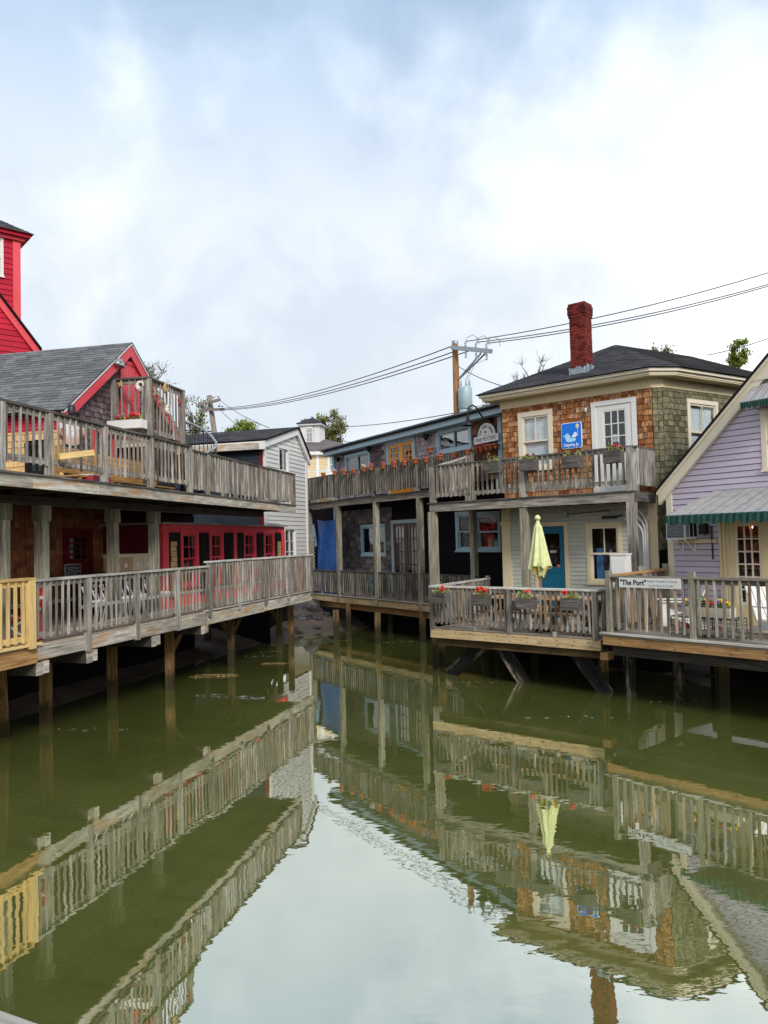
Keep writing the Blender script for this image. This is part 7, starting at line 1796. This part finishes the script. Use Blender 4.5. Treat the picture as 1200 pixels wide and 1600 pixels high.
# ------------------------------------------------------------------ trees
P['bark'] = plain('tree_bark', (.09, .07, .055), .9, namt=.5); P['twig'] = plain('bare_twig', (.2, .18, .17), .9)
LV = [leaf_mat('tree_leaves', (.05, .10, .012), (.24, .30, .06)), leaf_mat('olive_tree_leaves', (.07, .085, .02), (.30, .30, .10)), leaf_mat('bright_tree_leaves', (.08, .13, .012), (.34, .40, .06))]
def tree(name, lb, c, hgt, rad, n, lm, size=.13, clumps=14, base=-.3, bare=False, sp=1.0):
    """crown centre c; tapered trunk with limbs and leaf clumps"""
    c = Vector(c); t = thing(name, lb, 'tree', (c.x, c.y, base), 'background trees'); tm = MB(); ends = []
    tm.tube([(c.x, c.y, base), (c.x + .1, c.y, (base + c.z) / 2), (c.x, c.y, c.z)], [rad * .1 + .05, rad * .08 + .03, rad * .04 + .02], 8)
    for i in range(clumps):
        a = random.uniform(0, 6.28); e = random.uniform(-.5, 1.0); q = Vector((math.cos(a) * rad * random.uniform(.35, 1), math.sin(a) * rad * random.uniform(.35, 1), e * hgt * .55)); ends.append(c + q)
        m_ = c + q * .5 + Vector((0, 0, -.1 * hgt)); tm.tube([c + Vector((0, 0, -.25 * hgt)), m_, c + q], [rad * .035 + .012, rad * .02 + .01, .008], 5)
        if bare:
            for _ in range(5):
                v_ = Vector((random.gauss(0, .5), random.gauss(0, .5), random.uniform(.1, 1.0))) * rad * .5; tm.tube([c + q * .8, c + q * .8 + v_ * .6, c + q * .9 + v_], [.016, .011, .006], 4)
    tm.obj('trunk', P['twig'] if bare else P['bark'], t)
    if n:
        mb = MB(); per = n // len(ends)
        for e in ends:
            k = random.uniform(.28, .5) * rad * sp
            for _ in range(per):
                v_ = Vector((random.gauss(0, k), random.gauss(0, k), random.gauss(0, k * .75))); M = T(*(e + v_)) @ RZ(random.uniform(0, 6.3)) @ RX(random.uniform(-1.5, 1.5)); s_ = size * random.uniform(.6, 1.4)
                mb.add([(0, -s_, 0), (s_ * .5, 0, 0), (0, s_, 0), (-s_ * .5, 0, 0)], [(0, 1, 2, 3)], M)
        obj('crown', leaf_mesh(mb, 'crown', lm), t)
tree('leafy_tree', 'loose olive green tree behind the yellow house cupola', at_y(517, 675, 62), 3.4, 1.1, 3400, LV[1], .10, 40, sp=.5)
tree('leafy_tree', 'small pale treetop left of the cupola', at_y(480, 666, 60), 1.3, .45, 300, LV[1], .11, 10, sp=.5)
tree('leafy_tree', 'green bush showing between the white house roof and the cupola', at_y(471, 688, 56), 1.4, .5, 900, LV[0], .11, 9)
tree('leafy_tree', 'thin leafy tree behind the curved stair rail', at_y(306, 660, 66), 3.8, 1.3, 1500, LV[1], .10, 40, sp=.45)
tree('leafy_tree', 'bright treetop above the white house roof', at_y(381, 672, 70), 1.3, 1.2, 1600, LV[2], .10, 26, sp=.5)
tree('leafy_tree', 'dark leafy treetop beside the bright one above the white house roof', at_y(364, 674, 66), .6, .6, 350, LV[0], .13, 7)
tree('leafy_tree', 'bright green treetop above the cedar building at the right', at_y(1154, 560, 38), 1.5, .5, 2600, LV[2], .065, 34, sp=.5)
tree('leafy_tree', 'low treetop showing over the ridge of the cedar building', at_y(1030, 556, 40), .6, .7, 1100, LV[1], .07, 20, sp=.5)
tree('leafy_tree', 'small bush between the gallery roof and the cedar eave', at_y(767, 638, 36), .4, .32, 300, LV[1], .09, 7)
tree('bare_tree', 'bare grey branches above the shingled gable at the left', at_y(238, 592, 40), 1.8, 1.1, 120, LV[0], .08, 13, bare=True, sp=.5)
tree('bare_tree', 'bare twigs left of the chimney', at_y(835, 590, 40), 2.2, 1.0, 0, LV[0], .08, 10, bare=True)
tree('bare_tree', 'thin bare twigs behind the cedar eave', at_y(810, 600, 42), 1.0, .7, 0, LV[0], .08, 8, bare=True)

# ------------------------------------------------------------------ railing of the footbridge the picture is taken from
fr0, fr1 = at_z(0, 1579, 1.0), at_z(62, 1601, 1.0); FRb = Frame(fr0, fr1)
br_ = thing('footbridge_railing', 'pale wooden railing of the footbridge at the bottom left corner', 'railing', FRb.P(.5, -.07, 0))
piece('top_rail', br_, FRb, -1.6, 1.2, -.15, 0, .96, 1.0, W['rail_x']); piece('lower_rail', br_, FRb, -1.6, 1.2, -.09, -.05, .2, .29, W['rail_x'])
for s_ in (-1.5, 1.0): post_at(br_, FRb, s_, -.07, -2.2, .96, .09, W['grey_z'])

P['scum'] = plain('pale_foam', (.45, .43, .36), .8)
fm_ = MB()
for px, py, n, w in ((533, 1001, 16, .22), (603, 1004, 18, .24), (648, 1002, 12, .2), (405, 1025, 16, .3), (398, 1008, 10, .2), (150, 1140, 12, .35), (1050, 1095, 10, .4), (880, 1120, 12, .4), (540, 1020, 10, .3), (430, 1018, 10, .2), (720, 1066, 12, .3)):
    c = at_z(px, py, WATER + .006)
    for _ in range(n):
        a = random.uniform(-1.2, 1.2); x, y = c.x + random.gauss(0, w), c.y + random.gauss(0, w * .25); l_ = random.uniform(.015, .06)
        fm_.add([(-l_, 0, 0), (0, -l_ * .35, 0), (l_, 0, 0), (0, l_ * .3, 0)], [(0, 1, 2, 3)], T(x, y, WATER + .006) @ RZ(a))
tag(fm_.obj('floating_foam', P['scum'], None), 'pale flecks of foam and weed drifting on the water', 'foam', kind='stuff')
